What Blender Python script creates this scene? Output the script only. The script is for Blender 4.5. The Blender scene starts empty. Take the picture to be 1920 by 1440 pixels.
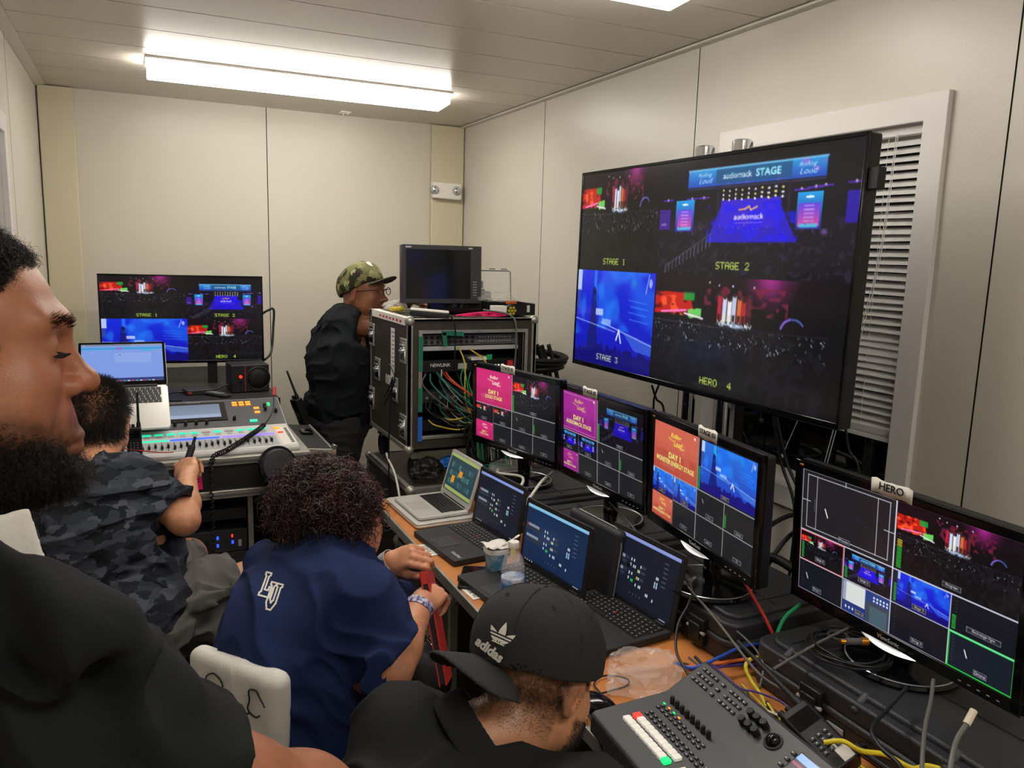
import bpy, bmesh, math, random
import numpy as np
from mathutils import Vector, Matrix, Euler
random.seed(7); RNG = np.random.default_rng(7)
SC = bpy.context.scene; COL = SC.collection
PI = math.pi; R = math.radians

# ---------------------------------------------------------------- camera frame (z of the eye above the floor)
EYE = 1.70; FOC = 1480.0
_D = np.array([250-960., 457-720., FOC]); _D /= np.linalg.norm(_D)
_V = np.array([712-960., 10000-720., FOC]); _V -= _D*(_V@_D); _V /= np.linalg.norm(_V)
_X = np.cross(_V, _D); RM = np.array([_X, _D, -_V])
def _ray(px, py): return RM@np.array([px-960., py-720., FOC])
def atY(px, py, y): r = _ray(px, py); r = r*y/r[1]; return Vector((r[0], r[1], r[2]+EYE))
def atX(px, py, x): r = _ray(px, py); r = r*x/r[0]; return Vector((r[0], r[1], r[2]+EYE))
def atZ(px, py, z): r = _ray(px, py); r = r*(z-EYE)/r[2]; return Vector((r[0], r[1], r[2]+EYE))
def atD(px, py, d): r = _ray(px, py)*d/FOC; return Vector((r[0], r[1], r[2]+EYE))

# ---------------------------------------------------------------- materials
def lin(c):
    if isinstance(c, str):
        c = [int(c[i:i+2], 16)/255 for i in (0, 2, 4)]
    return [(x/12.92 if x <= .04045 else ((x+.055)/1.055)**2.4) for x in c[:3]]
MATS = {}
def mat(name, color='808080', rough=.5, metal=0., emit=None, es=1., var=0., vscale=8., bump=0., bscale=60., spec=.5, coat=0., trans=0., ior=1.45, alpha=1., sub=0., col2=None, attr=None, sheen=0., detail=4.):
    m = bpy.data.materials.new(name); m.use_nodes = True; nt = m.node_tree; N = nt.nodes; L = nt.links
    b = N['Principled BSDF']; c = lin(color)
    b.inputs['Base Color'].default_value = (*c, 1); b.inputs['Roughness'].default_value = rough; b.inputs['Metallic'].default_value = metal
    b.inputs['Specular IOR Level'].default_value = spec; b.inputs['IOR'].default_value = ior
    b.inputs['Coat Weight'].default_value = coat; b.inputs['Transmission Weight'].default_value = trans; b.inputs['Alpha'].default_value = alpha
    if sheen: b.inputs['Sheen Weight'].default_value = sheen
    if sub: b.inputs['Subsurface Weight'].default_value = sub; b.inputs['Subsurface Radius'].default_value = (.012, .005, .003); b.inputs['Subsurface Scale'].default_value = .6
    tc = N.new('ShaderNodeTexCoord')
    if attr:
        a = N.new('ShaderNodeAttribute'); a.attribute_name = attr
        src = a.outputs['Color']
    else: src = None
    if var or col2:
        nz = N.new('ShaderNodeTexNoise'); nz.inputs['Scale'].default_value = vscale; nz.inputs['Detail'].default_value = detail
        L.new(tc.outputs['Object'], nz.inputs['Vector'])
        mx = N.new('ShaderNodeMix'); mx.data_type = 'RGBA'
        if col2:
            rp = N.new('ShaderNodeMapRange'); rp.inputs[1].default_value = .42; rp.inputs[2].default_value = .58
            L.new(nz.outputs['Fac'], rp.inputs[0]); L.new(rp.outputs[0], mx.inputs[0])
            mx.inputs[6].default_value = (*c, 1); mx.inputs[7].default_value = (*lin(col2), 1)
        else:
            mx.blend_type = 'MULTIPLY'; mx.inputs[0].default_value = 1
            rp = N.new('ShaderNodeMapRange'); rp.inputs[1].default_value = .3; rp.inputs[2].default_value = .7; rp.inputs[3].default_value = 1-var; rp.inputs[4].default_value = 1+var
            rp.clamp = False
            L.new(nz.outputs['Fac'], rp.inputs[0]); L.new(rp.outputs[0], mx.inputs[7])
            if src: L.new(src, mx.inputs[6])
            else: mx.inputs[6].default_value = (*c, 1)
        src = mx.outputs[2]
    if src: L.new(src, b.inputs['Base Color'])
    if emit is not None:
        if emit == 'attr': L.new(src, b.inputs['Emission Color'])
        else: b.inputs['Emission Color'].default_value = (*lin(emit), 1)
        b.inputs['Emission Strength'].default_value = es
        if emit == 'attr': 
            for l in list(b.inputs['Base Color'].links): L.remove(l)
            b.inputs['Base Color'].default_value = (.006, .006, .007, 1)
    if bump:
        nb = N.new('ShaderNodeTexNoise'); nb.inputs['Scale'].default_value = bscale; nb.inputs['Detail'].default_value = 5
        L.new(tc.outputs['Object'], nb.inputs['Vector'])
        bp = N.new('ShaderNodeBump'); bp.inputs['Strength'].default_value = bump; bp.inputs['Distance'].default_value = .004
        L.new(nb.outputs['Fac'], bp.inputs['Height']); L.new(bp.outputs['Normal'], b.inputs['Normal'])
    MATS[name] = m; return m
M = MATS
mat('black_plastic', '131416', .42, bump=.08, bscale=300)
mat('black_gloss', '0a0a0c', .12)
mat('black_matte', '17181a', .6, bump=.1, bscale=200)
mat('dark_grey', '2c2d30', .5)
mat('mid_grey', '55575a', .5)
mat('light_grey', 'a8a9a8', .5)
mat('silver', 'c4c6c8', .32, .85)
mat('alu', 'b5b4ae', .38, .8, var=.12, vscale=20)
mat('alu_case', 'a9a79f', .42, .7, var=.15, vscale=14, bump=.1, bscale=40)
mat('chrome', 'd8dade', .08, 1.)
mat('white_plastic', 'e2dfd8', .4)
mat('white_paper', 'dedad2', .7, var=.04)
mat('orange_wood', 'c27c42', .38, var=.16, vscale=9, coat=.15)
mat('rubber', '0e0e0f', .6)
mat('pelican', '2b2c30', .42, bump=.3, bscale=420)
mat('laminate', '37332c', .42, var=.12, vscale=30, bump=.15, bscale=160)
mat('tape_green', '1b6a55', .55); mat('tape_blue', '1d63c0', .5)
mat('green', '0f9a5c', .5); mat('red', 'c0302a', .45); mat('blue', '2450b8', .42); mat('yellow', 'd8c62c', .45); mat('orange', 'd9682c', .5); mat('purple', '4a3488', .5)
mat('olive_yellow', 'b9a32a', .5); mat('pink', 'e0186a', .6); mat('tan_label', 'cfc8b4', .6); mat('grey_cable', '5c5c58', .45); mat('white_cable', 'd2cfc6', .45); mat('teal', '1f6e62', .5)
mat('gold', 'e0902c', .25, .8)
mat('led_green', '18d060', .4, emit='18e070', es=1.2); mat('led_orange', 'f08a20', .4, emit='ff8a1c', es=1.1); mat('led_red', 'ff3030', .4, emit='ff3020', es=1.5)
mat('led_blue', '2040ff', .4, emit='2848ff', es=1.8); mat('led_teal', '20c0a0', .4, emit='22d0a0', es=.8); mat('led_white', 'ffffff', .4, emit='f4f4ff', es=1.0)
mat('led_purple', '8060ff', .4, emit='8a70f0', es=.9)
mat('glass', 'ffffff', .02, trans=1., ior=1.45)
mat('clear', 'f4f4f2', .08, trans=.0, alpha=.2, spec=.8)
mat('screen', '000000', .22, emit='attr', es=.82, attr='Col')
mat('painted', 'ffffff', .55, attr='Col')

# ---------------------------------------------------------------- mesh builder
class MB:
    def __init__(s): s.v = []; s.f = []; s.mi = []; s.M = Matrix.Identity(4); s.k = 0
    def add(s, vs, fs, mi=None):
        n = len(s.v); s.v += [tuple(s.M@Vector(v)) for v in vs]; s.f += [tuple(n+i for i in f) for f in fs]; s.mi += [s.k if mi is None else mi]*len(fs); return s
    def box(s, c, d, rot=None, mi=None):
        x, y, z = d[0]/2, d[1]/2, d[2]/2; c = Vector(c)
        vs = [Vector((sx*x, sy*y, sz*z)) for sx in (-1, 1) for sy in (-1, 1) for sz in (-1, 1)]
        if rot is not None:
            m = rot if isinstance(rot, Matrix) else Euler(rot).to_matrix()
            vs = [m@v for v in vs]
        return s.add([v+c for v in vs], [(0, 1, 3, 2), (4, 6, 7, 5), (0, 4, 5, 1), (2, 3, 7, 6), (0, 2, 6, 4), (1, 5, 7, 3)], mi)
    def bb(s, a, b, mi=None): return s.box([(a[i]+b[i])/2 for i in range(3)], [abs(b[i]-a[i]) for i in range(3)], mi=mi)
    def tube(s, pts, r, n=8, caps=True, mi=None, flat=None):
        pts = [Vector(p) for p in pts]; N_ = len(pts); rs = r if isinstance(r, (list, tuple, np.ndarray)) else [r]*N_
        vs = []; up = None
        for i, p in enumerate(pts):
            t = (pts[min(i+1, N_-1)]-pts[max(i-1, 0)])
            if t.length < 1e-9: t = Vector((0, 0, 1))
            t.normalize()
            if up is None:
                a = Vector((0, 0, 1)) if abs(t.z) < .9 else Vector((1, 0, 0)); up = (a-t*a.dot(t)).normalized()
            else:
                up = up-t*up.dot(t); up = up.normalized() if up.length > 1e-6 else Vector((1, 0, 0))
            w = t.cross(up)
            for j in range(n):
                a = 2*PI*j/n; vs.append(p+(up*math.cos(a)*(flat or 1)+w*math.sin(a))*rs[i])
        fs = [(i*n+j, i*n+(j+1) % n, (i+1)*n+(j+1) % n, (i+1)*n+j) for i in range(N_-1) for j in range(n)]
        if caps: fs += [tuple(range(n-1, -1, -1)), tuple(range((N_-1)*n, N_*n))]
        return s.add(vs, fs, mi)
    def cyl(s, a, b, r, r2=None, n=20, mi=None): return s.tube([a, b], [r, r if r2 is None else r2], n, mi=mi)
    def lathe(s, prof, c=(0, 0, 0), n=28, mi=None, axis='z'):
        vs = []; c = Vector(c)
        for r, z in prof:
            for j in range(n):
                a = 2*PI*j/n; q = (r*math.cos(a), r*math.sin(a), z)
                if axis == 'y': q = (q[0], -q[2], q[1])
                if axis == 'x': q = (q[2], q[0], q[1])
                vs.append(c+Vector(q))
        m = len(prof); fs = [(i*n+j, i*n+(j+1) % n, (i+1)*n+(j+1) % n, (i+1)*n+j) for i in range(m-1) for j in range(n)]
        if prof[0][0] > 1e-6: fs.append(tuple(range(n-1, -1, -1)))
        if prof[-1][0] > 1e-6: fs.append(tuple(range((m-1)*n, m*n)))
        return s.add(vs, fs, mi)
    def prism(s, poly, z0, z1, mi=None):
        n = len(poly); vs = [(x, y, z0) for x, y in poly]+[(x, y, z1) for x, y in poly]
        fs = [tuple(range(n-1, -1, -1)), tuple(range(n, 2*n))]+[(i, (i+1) % n, n+(i+1) % n, n+i) for i in range(n)]
        return s.add(vs, fs, mi)
    def rbox(s, c, d, r, z0, z1, mi=None, n=5):
        # rounded-corner plate: centre c(x,y), size d, corner radius r
        P_ = []
        for cx, cy, a0 in ((d[0]/2-r, d[1]/2-r, 0), (-d[0]/2+r, d[1]/2-r, 90), (-d[0]/2+r, -d[1]/2+r, 180), (d[0]/2-r, -d[1]/2+r, 270)):
            for k in range(n+1):
                a = R(a0+90*k/n); P_.append((c[0]+cx+r*math.cos(a), c[1]+cy+r*math.sin(a)))
        return s.prism(P_, z0, z1, mi)
    def torus(s, c, R1, r, a0=0, a1=360, n=32, m=8, rot=None, mi=None):
        mm = Euler(rot).to_matrix() if rot is not None else Matrix.Identity(3)
        pts = [Vector(c)+mm@Vector((R1*math.cos(R(a0+(a1-a0)*i/n)), R1*math.sin(R(a0+(a1-a0)*i/n)), 0)) for i in range(n+1)]
        return s.tube(pts, r, m, mi=mi)
    def sph(s, c, r, n=16, m=10, mi=None, rot=None):
        r = (r, r, r) if isinstance(r, (int, float)) else r; vs = []; c = Vector(c)
        mm = rot if isinstance(rot, Matrix) else (Euler(rot).to_matrix() if rot is not None else Matrix.Identity(3))
        for i in range(m+1):
            t = PI*i/m
            for j in range(n):
                a = 2*PI*j/n; vs.append(c+mm@Vector((r[0]*math.sin(t)*math.cos(a), r[1]*math.sin(t)*math.sin(a), -r[2]*math.cos(t))))
        return s.add(vs, [(i*n+j, i*n+(j+1) % n, (i+1)*n+(j+1) % n, (i+1)*n+j) for i in range(m) for j in range(n)], mi)
    def build(s, name, m, parent=None, smooth=35, bevel=0, loc=None, seg=2, subsurf=0):
        me = bpy.data.meshes.new(name)
        vs = s.v
        if loc is not None: vs = [(a-loc[0], b-loc[1], c-loc[2]) for a, b, c in vs]
        me.from_pydata(vs, [], s.f)
        ms = m if isinstance(m, (list, tuple)) else [m]
        for q in ms: me.materials.append(MATS[q] if isinstance(q, str) else q)
        if len(ms) > 1: me.polygons.foreach_set('material_index', s.mi)
        bm = bmesh.new(); bm.from_mesh(me); bmesh.ops.remove_doubles(bm, verts=bm.verts, dist=1e-6); bmesh.ops.recalc_face_normals(bm, faces=bm.faces); bm.to_mesh(me); bm.free()
        if smooth:
            me.polygons.foreach_set('use_smooth', [True]*len(me.polygons))
            try: me.set_sharp_from_angle(angle=R(smooth))
            except Exception: pass
        o = bpy.data.objects.new(name, me); COL.objects.link(o)
        if loc is not None: o.location = loc
        if parent is not None: o.parent = parent
        if bevel:
            bv = o.modifiers.new('bevel', 'BEVEL'); bv.width = bevel; bv.segments = seg; bv.limit_method = 'ANGLE'; bv.angle_limit = R(40)
        if subsurf:
            ss = o.modifiers.new('sub', 'SUBSURF'); ss.levels = subsurf; ss.render_levels = subsurf
        return o
def tag(o, label=None, cat=None, group=None, kind=None):
    if label: o['label'] = label
    if cat: o['category'] = cat
    if group: o['group'] = group
    if kind: o['kind'] = kind
    return o
def thing(name, label, cat, loc=(0, 0, 0), rot=(0, 0, 0), group=None, mtx=None):
    o = bpy.data.objects.new(name, None); COL.objects.link(o); o.empty_display_size = .05
    if mtx is not None: o.matrix_world = mtx
    else: o.location = loc; o.rotation_euler = rot
    return tag(o, label, cat, group)
def wm(loc=(0, 0, 0), rot=(0, 0, 0)): return Matrix.Translation(loc)@Euler(rot).to_matrix().to_4x4()
def copy_tree(o, parent=None):
    c = o.copy(); COL.objects.link(c); c.parent = parent
    for ch in [x for x in bpy.data.objects if x.parent == o]: copy_tree(ch, c)
    return c
def spline(pts, n=10):
    P_ = [Vector(p) for p in pts]; out = []
    Q = [P_[0]*2-P_[1]]+P_+[P_[-1]*2-P_[-2]]
    for i in range(1, len(Q)-2):
        for k in range(n):
            t = k/n; a, b, c, d = Q[i-1], Q[i], Q[i+1], Q[i+2]
            out.append(.5*((2*b)+(-a+c)*t+(2*a-5*b+4*c-d)*t*t+(-a+3*b-3*c+d)*t**3))
    out.append(P_[-1]); return out
def cable(name, pts, r, m, label=None, cat='cable', group=None, n=8, parent=None, seg=10):
    p = spline(pts, seg); b = MB().tube(p, r, n)
    o = b.build(name, m, parent, loc=tuple(p[0]) if parent is None else None, smooth=60)
    if label: tag(o, label, cat, group)
    return o
def tmesh(s, size, extr=.0004, bold=0., align='CENTER', shear=0.):
    cu = bpy.data.curves.new('t', 'FONT'); cu.body = s; cu.size = size; cu.align_x = align; cu.align_y = 'CENTER'; cu.extrude = extr; cu.offset = bold; cu.shear = shear; cu.resolution_u = 3
    o = bpy.data.objects.new('t', cu); COL.objects.link(o)
    dg = bpy.context.evaluated_depsgraph_get(); me = bpy.data.meshes.new_from_object(o.evaluated_get(dg))
    bpy.data.objects.remove(o); bpy.data.curves.remove(cu); return me
def text(s, size, m, name='lettering', parent=None, mtx=None, **k):
    me = tmesh(s, size, **k); me.name = name; me.materials.clear(); me.materials.append(MATS[m])
    o = bpy.data.objects.new(name, me); COL.objects.link(o)
    if parent is not None: o.parent = parent
    if mtx is not None: o.matrix_local = mtx
    return o

# ---------------------------------------------------------------- pictures for screens, kept as one colour per mesh point
FONT = {'A':'0E11111F111111','B':'1E11111E11111E','C':'0E11101010110E','D':'1E11111111111E','E':'1F10101E10101F','F':'1F10101E101010','G':'0E11101711110F','H':'1111111F111111','I':'0E04040404040E','J':'0702020202120C','K':'11121418141211','L':'1010101010101F','M':'111B1515111111','N':'11191513111111','O':'0E11111111110E','P':'1E11111E101010','Q':'0E11111115120D','R':'1E11111E141211','S':'0F10100E01011E','T':'1F040404040404','U':'1111111111110E','V':'11111111110A04','W':'11111115151B11','X':'11110A040A1111','Y':'11110A04040404','Z':'1F01020408101F','0':'0E11131519110E','1':'040C040404040E','2':'0E11010204081F','3':'1F02040201110E','4':'02060A121F0202','5':'1F101E0101110E','6':'0608101E11110E',' ':'00000000000000','.':'00000000000C0C','-':'0000001F000000'}
class Pic:
    def __init__(s, w, h, c='000000'): s.w, s.h = w, h; s.a = np.zeros((h, w, 3), np.float32); s.a[:] = [int(c[i:i+2], 16)/255 for i in (0, 2, 4)]
    @staticmethod
    def c(c): return np.array([int(c[i:i+2], 16)/255 for i in (0, 2, 4)] if isinstance(c, str) else c, np.float32)
    def yx(s):
        y, x = np.mgrid[0:s.h, 0:s.w]; return (y+.5)/s.h, (x+.5)/s.w
    def mask(s, m, c, al=1.): m = (m*al)[..., None]; s.a = s.a*(1-m)+s.c(c)*m; return s
    def rect(s, x0, y0, x1, y1, c, al=1.):
        y, x = s.yx(); fx = np.clip((np.minimum(x-x0, x1-x))*s.w+.5, 0, 1); fy = np.clip((np.minimum(y-y0, y1-y))*s.h+.5, 0, 1); return s.mask(fx*fy, c, al)
    def frame(s, x0, y0, x1, y1, c, t=1.):
        tx, ty = t/s.w, t/s.h
        s.rect(x0, y0, x1, y0+ty, c); s.rect(x0, y1-ty, x1, y1, c); s.rect(x0, y0, x0+tx, y1, c); return s.rect(x1-tx, y0, x1, y1, c)
    def ell(s, cx, cy, rx, ry, c, al=1., soft=.15):
        y, x = s.yx(); d = np.sqrt(((x-cx)/rx)**2+((y-cy)/ry)**2); return s.mask(np.clip((1-d)/soft, 0, 1), c, al)
    def line(s, x0, y0, x1, y1, c, t=1., al=1.):
        y, x = s.yx(); x = x*s.w; y = y*s.h; x0 *= s.w; x1 *= s.w; y0 *= s.h; y1 *= s.h
        L2 = max((x1-x0)**2+(y1-y0)**2, 1e-6); tt = np.clip(((x-x0)*(x1-x0)+(y-y0)*(y1-y0))/L2, 0, 1)
        d = np.hypot(x-x0-tt*(x1-x0), y-y0-tt*(y1-y0)); return s.mask(np.clip(t/2+.5-d, 0, 1), c, al)
    def poly(s, P_, c, al=1.):
        y, x = s.yx(); m = np.zeros(x.shape, bool); n = len(P_)
        for i in range(n):
            x0, y0 = P_[i]; x1, y1 = P_[(i+1) % n]
            if y0 == y1: continue
            q = ((y0 > y) != (y1 > y)) & (x < (x1-x0)*(y-y0)/(y1-y0)+x0); m ^= q
        return s.mask(m.astype(np.float32), c, al)
    def grad(s, x0, y0, x1, y1, c0, c1, al=1.):
        y, x = s.yx(); m = ((x >= x0) & (x <= x1) & (y >= y0) & (y <= y1)); t = np.clip((y-y0)/(y1-y0), 0, 1)[..., None]
        col = s.c(c0)*(1-t)+s.c(c1)*t; mm = (m*al)[..., None]; s.a = s.a*(1-mm)+col*mm; return s
    def noise(s, x0, y0, x1, y1, cell, c, thr=.6, al=1., seed=1, yc=None):
        r = np.random.default_rng(seed); gw, gh = max(2, int(s.w/cell)), max(2, int(s.h/(yc or cell))); g = r.random((gh+1, gw+1))
        y, x = s.yx(); X = x*gw; Y = y*gh; xi = np.minimum(X.astype(int), gw-1); yi = np.minimum(Y.astype(int), gh-1); fx = X-xi; fy = Y-yi
        v = g[yi, xi]*(1-fx)*(1-fy)+g[yi, xi+1]*fx*(1-fy)+g[yi+1, xi]*(1-fx)*fy+g[yi+1, xi+1]*fx*fy
        return s.mask(np.clip((v-thr)*6, 0, 1)*((x >= x0) & (x <= x1) & (y >= y0) & (y <= y1)), c, al)
    def specks(s, x0, y0, x1, y1, n, c, seed=1, r=.7, ln=2.):
        g = np.random.default_rng(seed)
        for i in range(n):
            x = int((x0+(x1-x0)*g.random())*s.w); y = int((y0+(y1-y0)*g.random())*s.h); al = .25+.7*g.random(); k = g.integers(0, 3); dx = g.integers(-1, 2)
            for q in range(int(k*ln/2)+1):
                yy, xx = y-q, x+(dx*q)//2
                if 0 <= yy < s.h and 0 <= xx < s.w: s.a[yy, xx] = s.a[yy, xx]*(1-al)+s.c(c)*al
        return s
    def px(s, t, x, y, hgt, c, sp=1.2, bold=0):
        # pixel lettering centred at x,y; hgt as share of the height
        u = hgt/7; ux = u*s.h/s.w; W = (len(t)*6-1)*ux*sp/1.2; x0 = x-W/2
        for i, ch in enumerate(t.upper()):
            g = FONT.get(ch, FONT['-'])
            for r_ in range(7):
                v = int(g[2*r_:2*r_+2], 16)
                for b in range(5):
                    if v & (16 >> b): s.rect(x0+b*ux*sp/1.2, y-hgt/2+r_*u, x0+(b+1+bold)*ux*sp/1.2, y-hgt/2+(r_+1)*u, c)
            x0 += 6*ux*sp/1.2
        return s
    def text(s, t, x, y, hgt, c, bold=.0, shear=0., al=1., wmax=None):
        me = tmesh(t, 1., 0, bold, shear=shear); n = len(me.vertices)
        if n == 0: return s
        v = np.zeros(n*3); me.vertices.foreach_get('co', v); v = v.reshape(-1, 3); me.calc_loop_triangles()
        tr = np.zeros(len(me.loop_triangles)*3, int); me.loop_triangles.foreach_get('vertices', tr); tr = tr.reshape(-1, 3); bpy.data.meshes.remove(me)
        v[:, 1] -= (v[:, 1].max()+v[:, 1].min())/2; k = hgt*s.h/(v[:, 1].max()-v[:, 1].min()); kx = k
        W = v[:, 0].max()-v[:, 0].min()
        if wmax: kx = min(k, wmax*s.w/W) if wmax > 0 else -wmax*s.w/W
        SS = 3; X = (x*s.w+v[:, 0]*kx)*SS; Y = (y*s.h-v[:, 1]*k)*SS; m = np.zeros((s.h*SS, s.w*SS), bool)
        for a, b, c_ in tr:
            xs = X[[a, b, c_]]; ys = Y[[a, b, c_]]; i0, i1 = int(max(0, xs.min()-1)), int(min(s.w*SS, xs.max()+2)); j0, j1 = int(max(0, ys.min()-1)), int(min(s.h*SS, ys.max()+2))
            if i1 <= i0 or j1 <= j0: continue
            yy, xx = np.mgrid[j0:j1, i0:i1]+.5
            e = [(xs[(q+1) % 3]-xs[q])*(yy-ys[q])-(ys[(q+1) % 3]-ys[q])*(xx-xs[q]) for q in range(3)]
            m[j0:j1, i0:i1] |= ((e[0] >= 0) & (e[1] >= 0) & (e[2] >= 0)) | ((e[0] <= 0) & (e[1] <= 0) & (e[2] <= 0))
        return s.mask(m.reshape(s.h, SS, s.w, SS).mean((1, 3)).astype(np.float32), c, al)
    def blit(s, o, x0, y0, x1, y1):
        X0, X1, Y0, Y1 = [int(round(q)) for q in (x0*s.w, x1*s.w, y0*s.h, y1*s.h)]
        X0 = max(X0, 0); Y0 = max(Y0, 0); X1 = min(X1, s.w); Y1 = min(Y1, s.h); w, h = X1-X0, Y1-Y0
        # area average
        k = 4; yi = np.clip(((np.arange(h*k)+.5)/(h*k)*o.h).astype(int), 0, o.h-1); xi = np.clip(((np.arange(w*k)+.5)/(w*k)*o.w).astype(int), 0, o.w-1)
        s.a[Y0:Y1, X0:X1] = o.a[yi][:, xi].reshape(h, k, w, k, 3).mean((1, 3)); return s
def screen(name, pic, w, h, parent, mtx=None, m='screen', gain=1.):
    # grid in local xz-plane facing -y, x to the right; one colour per point
    W_, H_ = pic.w, pic.h; xs = np.linspace(-w/2, w/2, W_); zs = np.linspace(h/2, -h/2, H_)
    co = np.zeros((H_, W_, 3), np.float32); co[..., 0] = xs[None]; co[..., 2] = zs[:, None]
    idx = np.arange(H_*W_).reshape(H_, W_); q = np.stack([idx[:-1, :-1], idx[1:, :-1], idx[1:, 1:], idx[:-1, 1:]], -1).reshape(-1, 4)
    me = bpy.data.meshes.new(name); me.vertices.add(H_*W_); me.vertices.foreach_set('co', co.ravel())
    fast_faces(me, q)
    a = pic.a.reshape(-1, 3).astype(np.float64).clip(0, 1); L = np.where(a <= .04045, a/12.92, ((a+.055)/1.055)**2.4)*gain
    at = me.attributes.new('Col', 'FLOAT_COLOR', 'POINT'); at.data.foreach_set('color', np.concatenate([L, np.ones((len(L), 1))], 1).astype(np.float32).ravel())
    me.materials.append(MATS[m]); o = bpy.data.objects.new(name, me); COL.objects.link(o)
    if parent is not None: o.parent = parent
    if mtx is not None: o.matrix_local = mtx
    return o
def fast_faces(me, q):
    n = len(q); me.loops.add(n*4); me.polygons.add(n); me.loops.foreach_set('vertex_index', q.ravel().astype(np.int32))
    me.polygons.foreach_set('loop_start', (np.arange(n)*4).astype(np.int32)); me.update(calc_edges=True); me.validate()
# ---------------------------------------------------------------- solid modelling on a grid of signed distances
def vnoise(P_, sc, seed=0):
    r = np.random.default_rng(seed); T = r.random(4096).astype(np.float32)
    Q = P_*sc; I = np.floor(Q).astype(np.int64); F = (Q-I).astype(np.float32); F = F*F*(3-2*F)
    def h(dx, dy, dz): return T[((I[:, 0]+dx)*73856093 ^ (I[:, 1]+dy)*19349663 ^ (I[:, 2]+dz)*83492791) & 4095]
    out = 0
    for dx in (0, 1):
        for dy in (0, 1):
            for dz in (0, 1):
                out = out+h(dx, dy, dz)*(F[:, 0] if dx else 1-F[:, 0])*(F[:, 1] if dy else 1-F[:, 1])*(F[:, 2] if dz else 1-F[:, 2])
    return out
def frame(fwd, up=(0, 0, 1), loc=(0, 0, 0), scale=1.):
    y = Vector(fwd).normalized(); z = Vector(up); z = (z-y*z.dot(y)).normalized(); x = y.cross(z)
    m = Matrix(((x.x*scale, y.x*scale, z.x*scale, loc[0]), (x.y*scale, y.y*scale, z.y*scale, loc[1]), (x.z*scale, y.z*scale, z.z*scale, loc[2]), (0, 0, 0, 1)))
    return m
class Sdf:
    def __init__(s, lo, hi, h):
        s.lo = np.array(lo, np.float32); s.h = h; n = np.ceil((np.array(hi)-np.array(lo))/h).astype(int)+1
        s.n = n; s.F = np.full(n, .2, np.float32); s.M = Matrix.Identity(4); s.k = .01
    def _blk(s, lo, hi):
        a = np.maximum(np.floor((lo-s.lo)/s.h).astype(int), 0); b = np.minimum(np.ceil((hi-s.lo)/s.h).astype(int)+1, s.n)
        if (b-a <= 1).any(): return None
        g = [s.lo[i]+s.h*np.arange(a[i], b[i], dtype=np.float32) for i in range(3)]
        P_ = np.stack(np.meshgrid(*g, indexing='ij'), -1); return tuple(slice(a[i], b[i]) for i in range(3)), P_
    def op(s, lo, hi, fn, k, sub=False, M_=None):
        M_ = s.M if M_ is None else M_; sc = M_.to_scale()[0]; k = max(k*sc, 1e-5)
        cs = [M_@Vector((x, y, z)) for x in (lo[0], hi[0]) for y in (lo[1], hi[1]) for z in (lo[2], hi[2])]
        C_ = np.array([tuple(c) for c in cs]); r = s._blk(C_.min(0)-k-3*s.h, C_.max(0)+k+3*s.h)
        if r is None: return s
        sl, P_ = r; Mi = np.array(M_.inverted(), np.float32); L = P_@Mi[:3, :3].T+Mi[:3, 3]
        d = fn(L)*sc; F = s.F[sl]
        if sub: d = -d; h = np.clip(.5-.5*(d-F)/k, 0, 1); s.F[sl] = d*(1-h)+F*h+k*h*(1-h)
        else: h = np.clip(.5+.5*(d-F)/k, 0, 1); s.F[sl] = d*(1-h)+F*h-k*h*(1-h)
        return s
    def ell(s, c, r, rot=None, k=None, sub=False):
        k = s.k if k is None else k; c = np.array(c, np.float32); r = np.array(r if hasattr(r, '__len__') else (r, r, r), np.float32)
        Rm = np.array(Euler(rot).to_matrix(), np.float32) if rot is not None else np.eye(3, dtype=np.float32); m = r.max()
        def fn(L):
            q = (L-c)@Rm; k0 = np.sqrt(((q/r)**2).sum(-1)); k1 = np.sqrt(((q/r**2)**2).sum(-1))+1e-6; return k0*(k0-1)/k1
        return s.op(c-m, c+m, fn, k, sub)
    def cone(s, a, b, r0, r1, k=None, sub=False, flat=None):
        k = s.k if k is None else k; a = np.array(tuple(a), np.float32); b = np.array(tuple(b), np.float32); ab = b-a; L2 = float(ab@ab)+1e-12; m = max(r0, r1)
        def fn(L):
            q = L-a; t = np.clip((q@ab)/L2, 0, 1); d = q-t[..., None]*ab
            if flat is not None: d = d+(d@flat[0])[..., None]*flat[0]*(flat[1]-1)
            return np.sqrt((d*d).sum(-1))-(r0+(r1-r0)*t)
        return s.op(np.minimum(a, b)-m*1.4, np.maximum(a, b)+m*1.4, fn, k, sub)
    def chain(s, pts, rs, k=None, sub=False):
        for i in range(len(pts)-1): s.cone(pts[i], pts[i+1], rs[i], rs[i+1], k, sub)
        return s
    def box(s, c, d, r=.005, rot=None, k=None, sub=False):
        k = s.k if k is None else k; c = np.array(c, np.float32); hd = np.array(d, np.float32)/2-r; Rm = np.array(Euler(rot).to_matrix(), np.float32) if rot is not None else np.eye(3, dtype=np.float32); m = float(np.linalg.norm(np.array(d)/2))
        def fn(L):
            q = np.abs((L-c)@Rm)-hd; return np.sqrt((np.maximum(q, 0)**2).sum(-1))+np.minimum(q.max(-1), 0)-r
        return s.op(c-m, c+m, fn, k, sub)
    def cyl(s, a, b, r, k=.004, sub=False):
        a = np.array(tuple(a), np.float32); b = np.array(tuple(b), np.float32); L_ = float(np.linalg.norm(b-a)); ax = (b-a)/L_
        def fn(L):
            q = L-a; t = q@ax; rad = np.sqrt(np.maximum((q*q).sum(-1)-t*t, 0)); return np.maximum(np.maximum(-t, t-L_), rad-r)
        return s.op(np.minimum(a, b)-r*1.1, np.maximum(a, b)+r*1.1, fn, k, sub)
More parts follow.
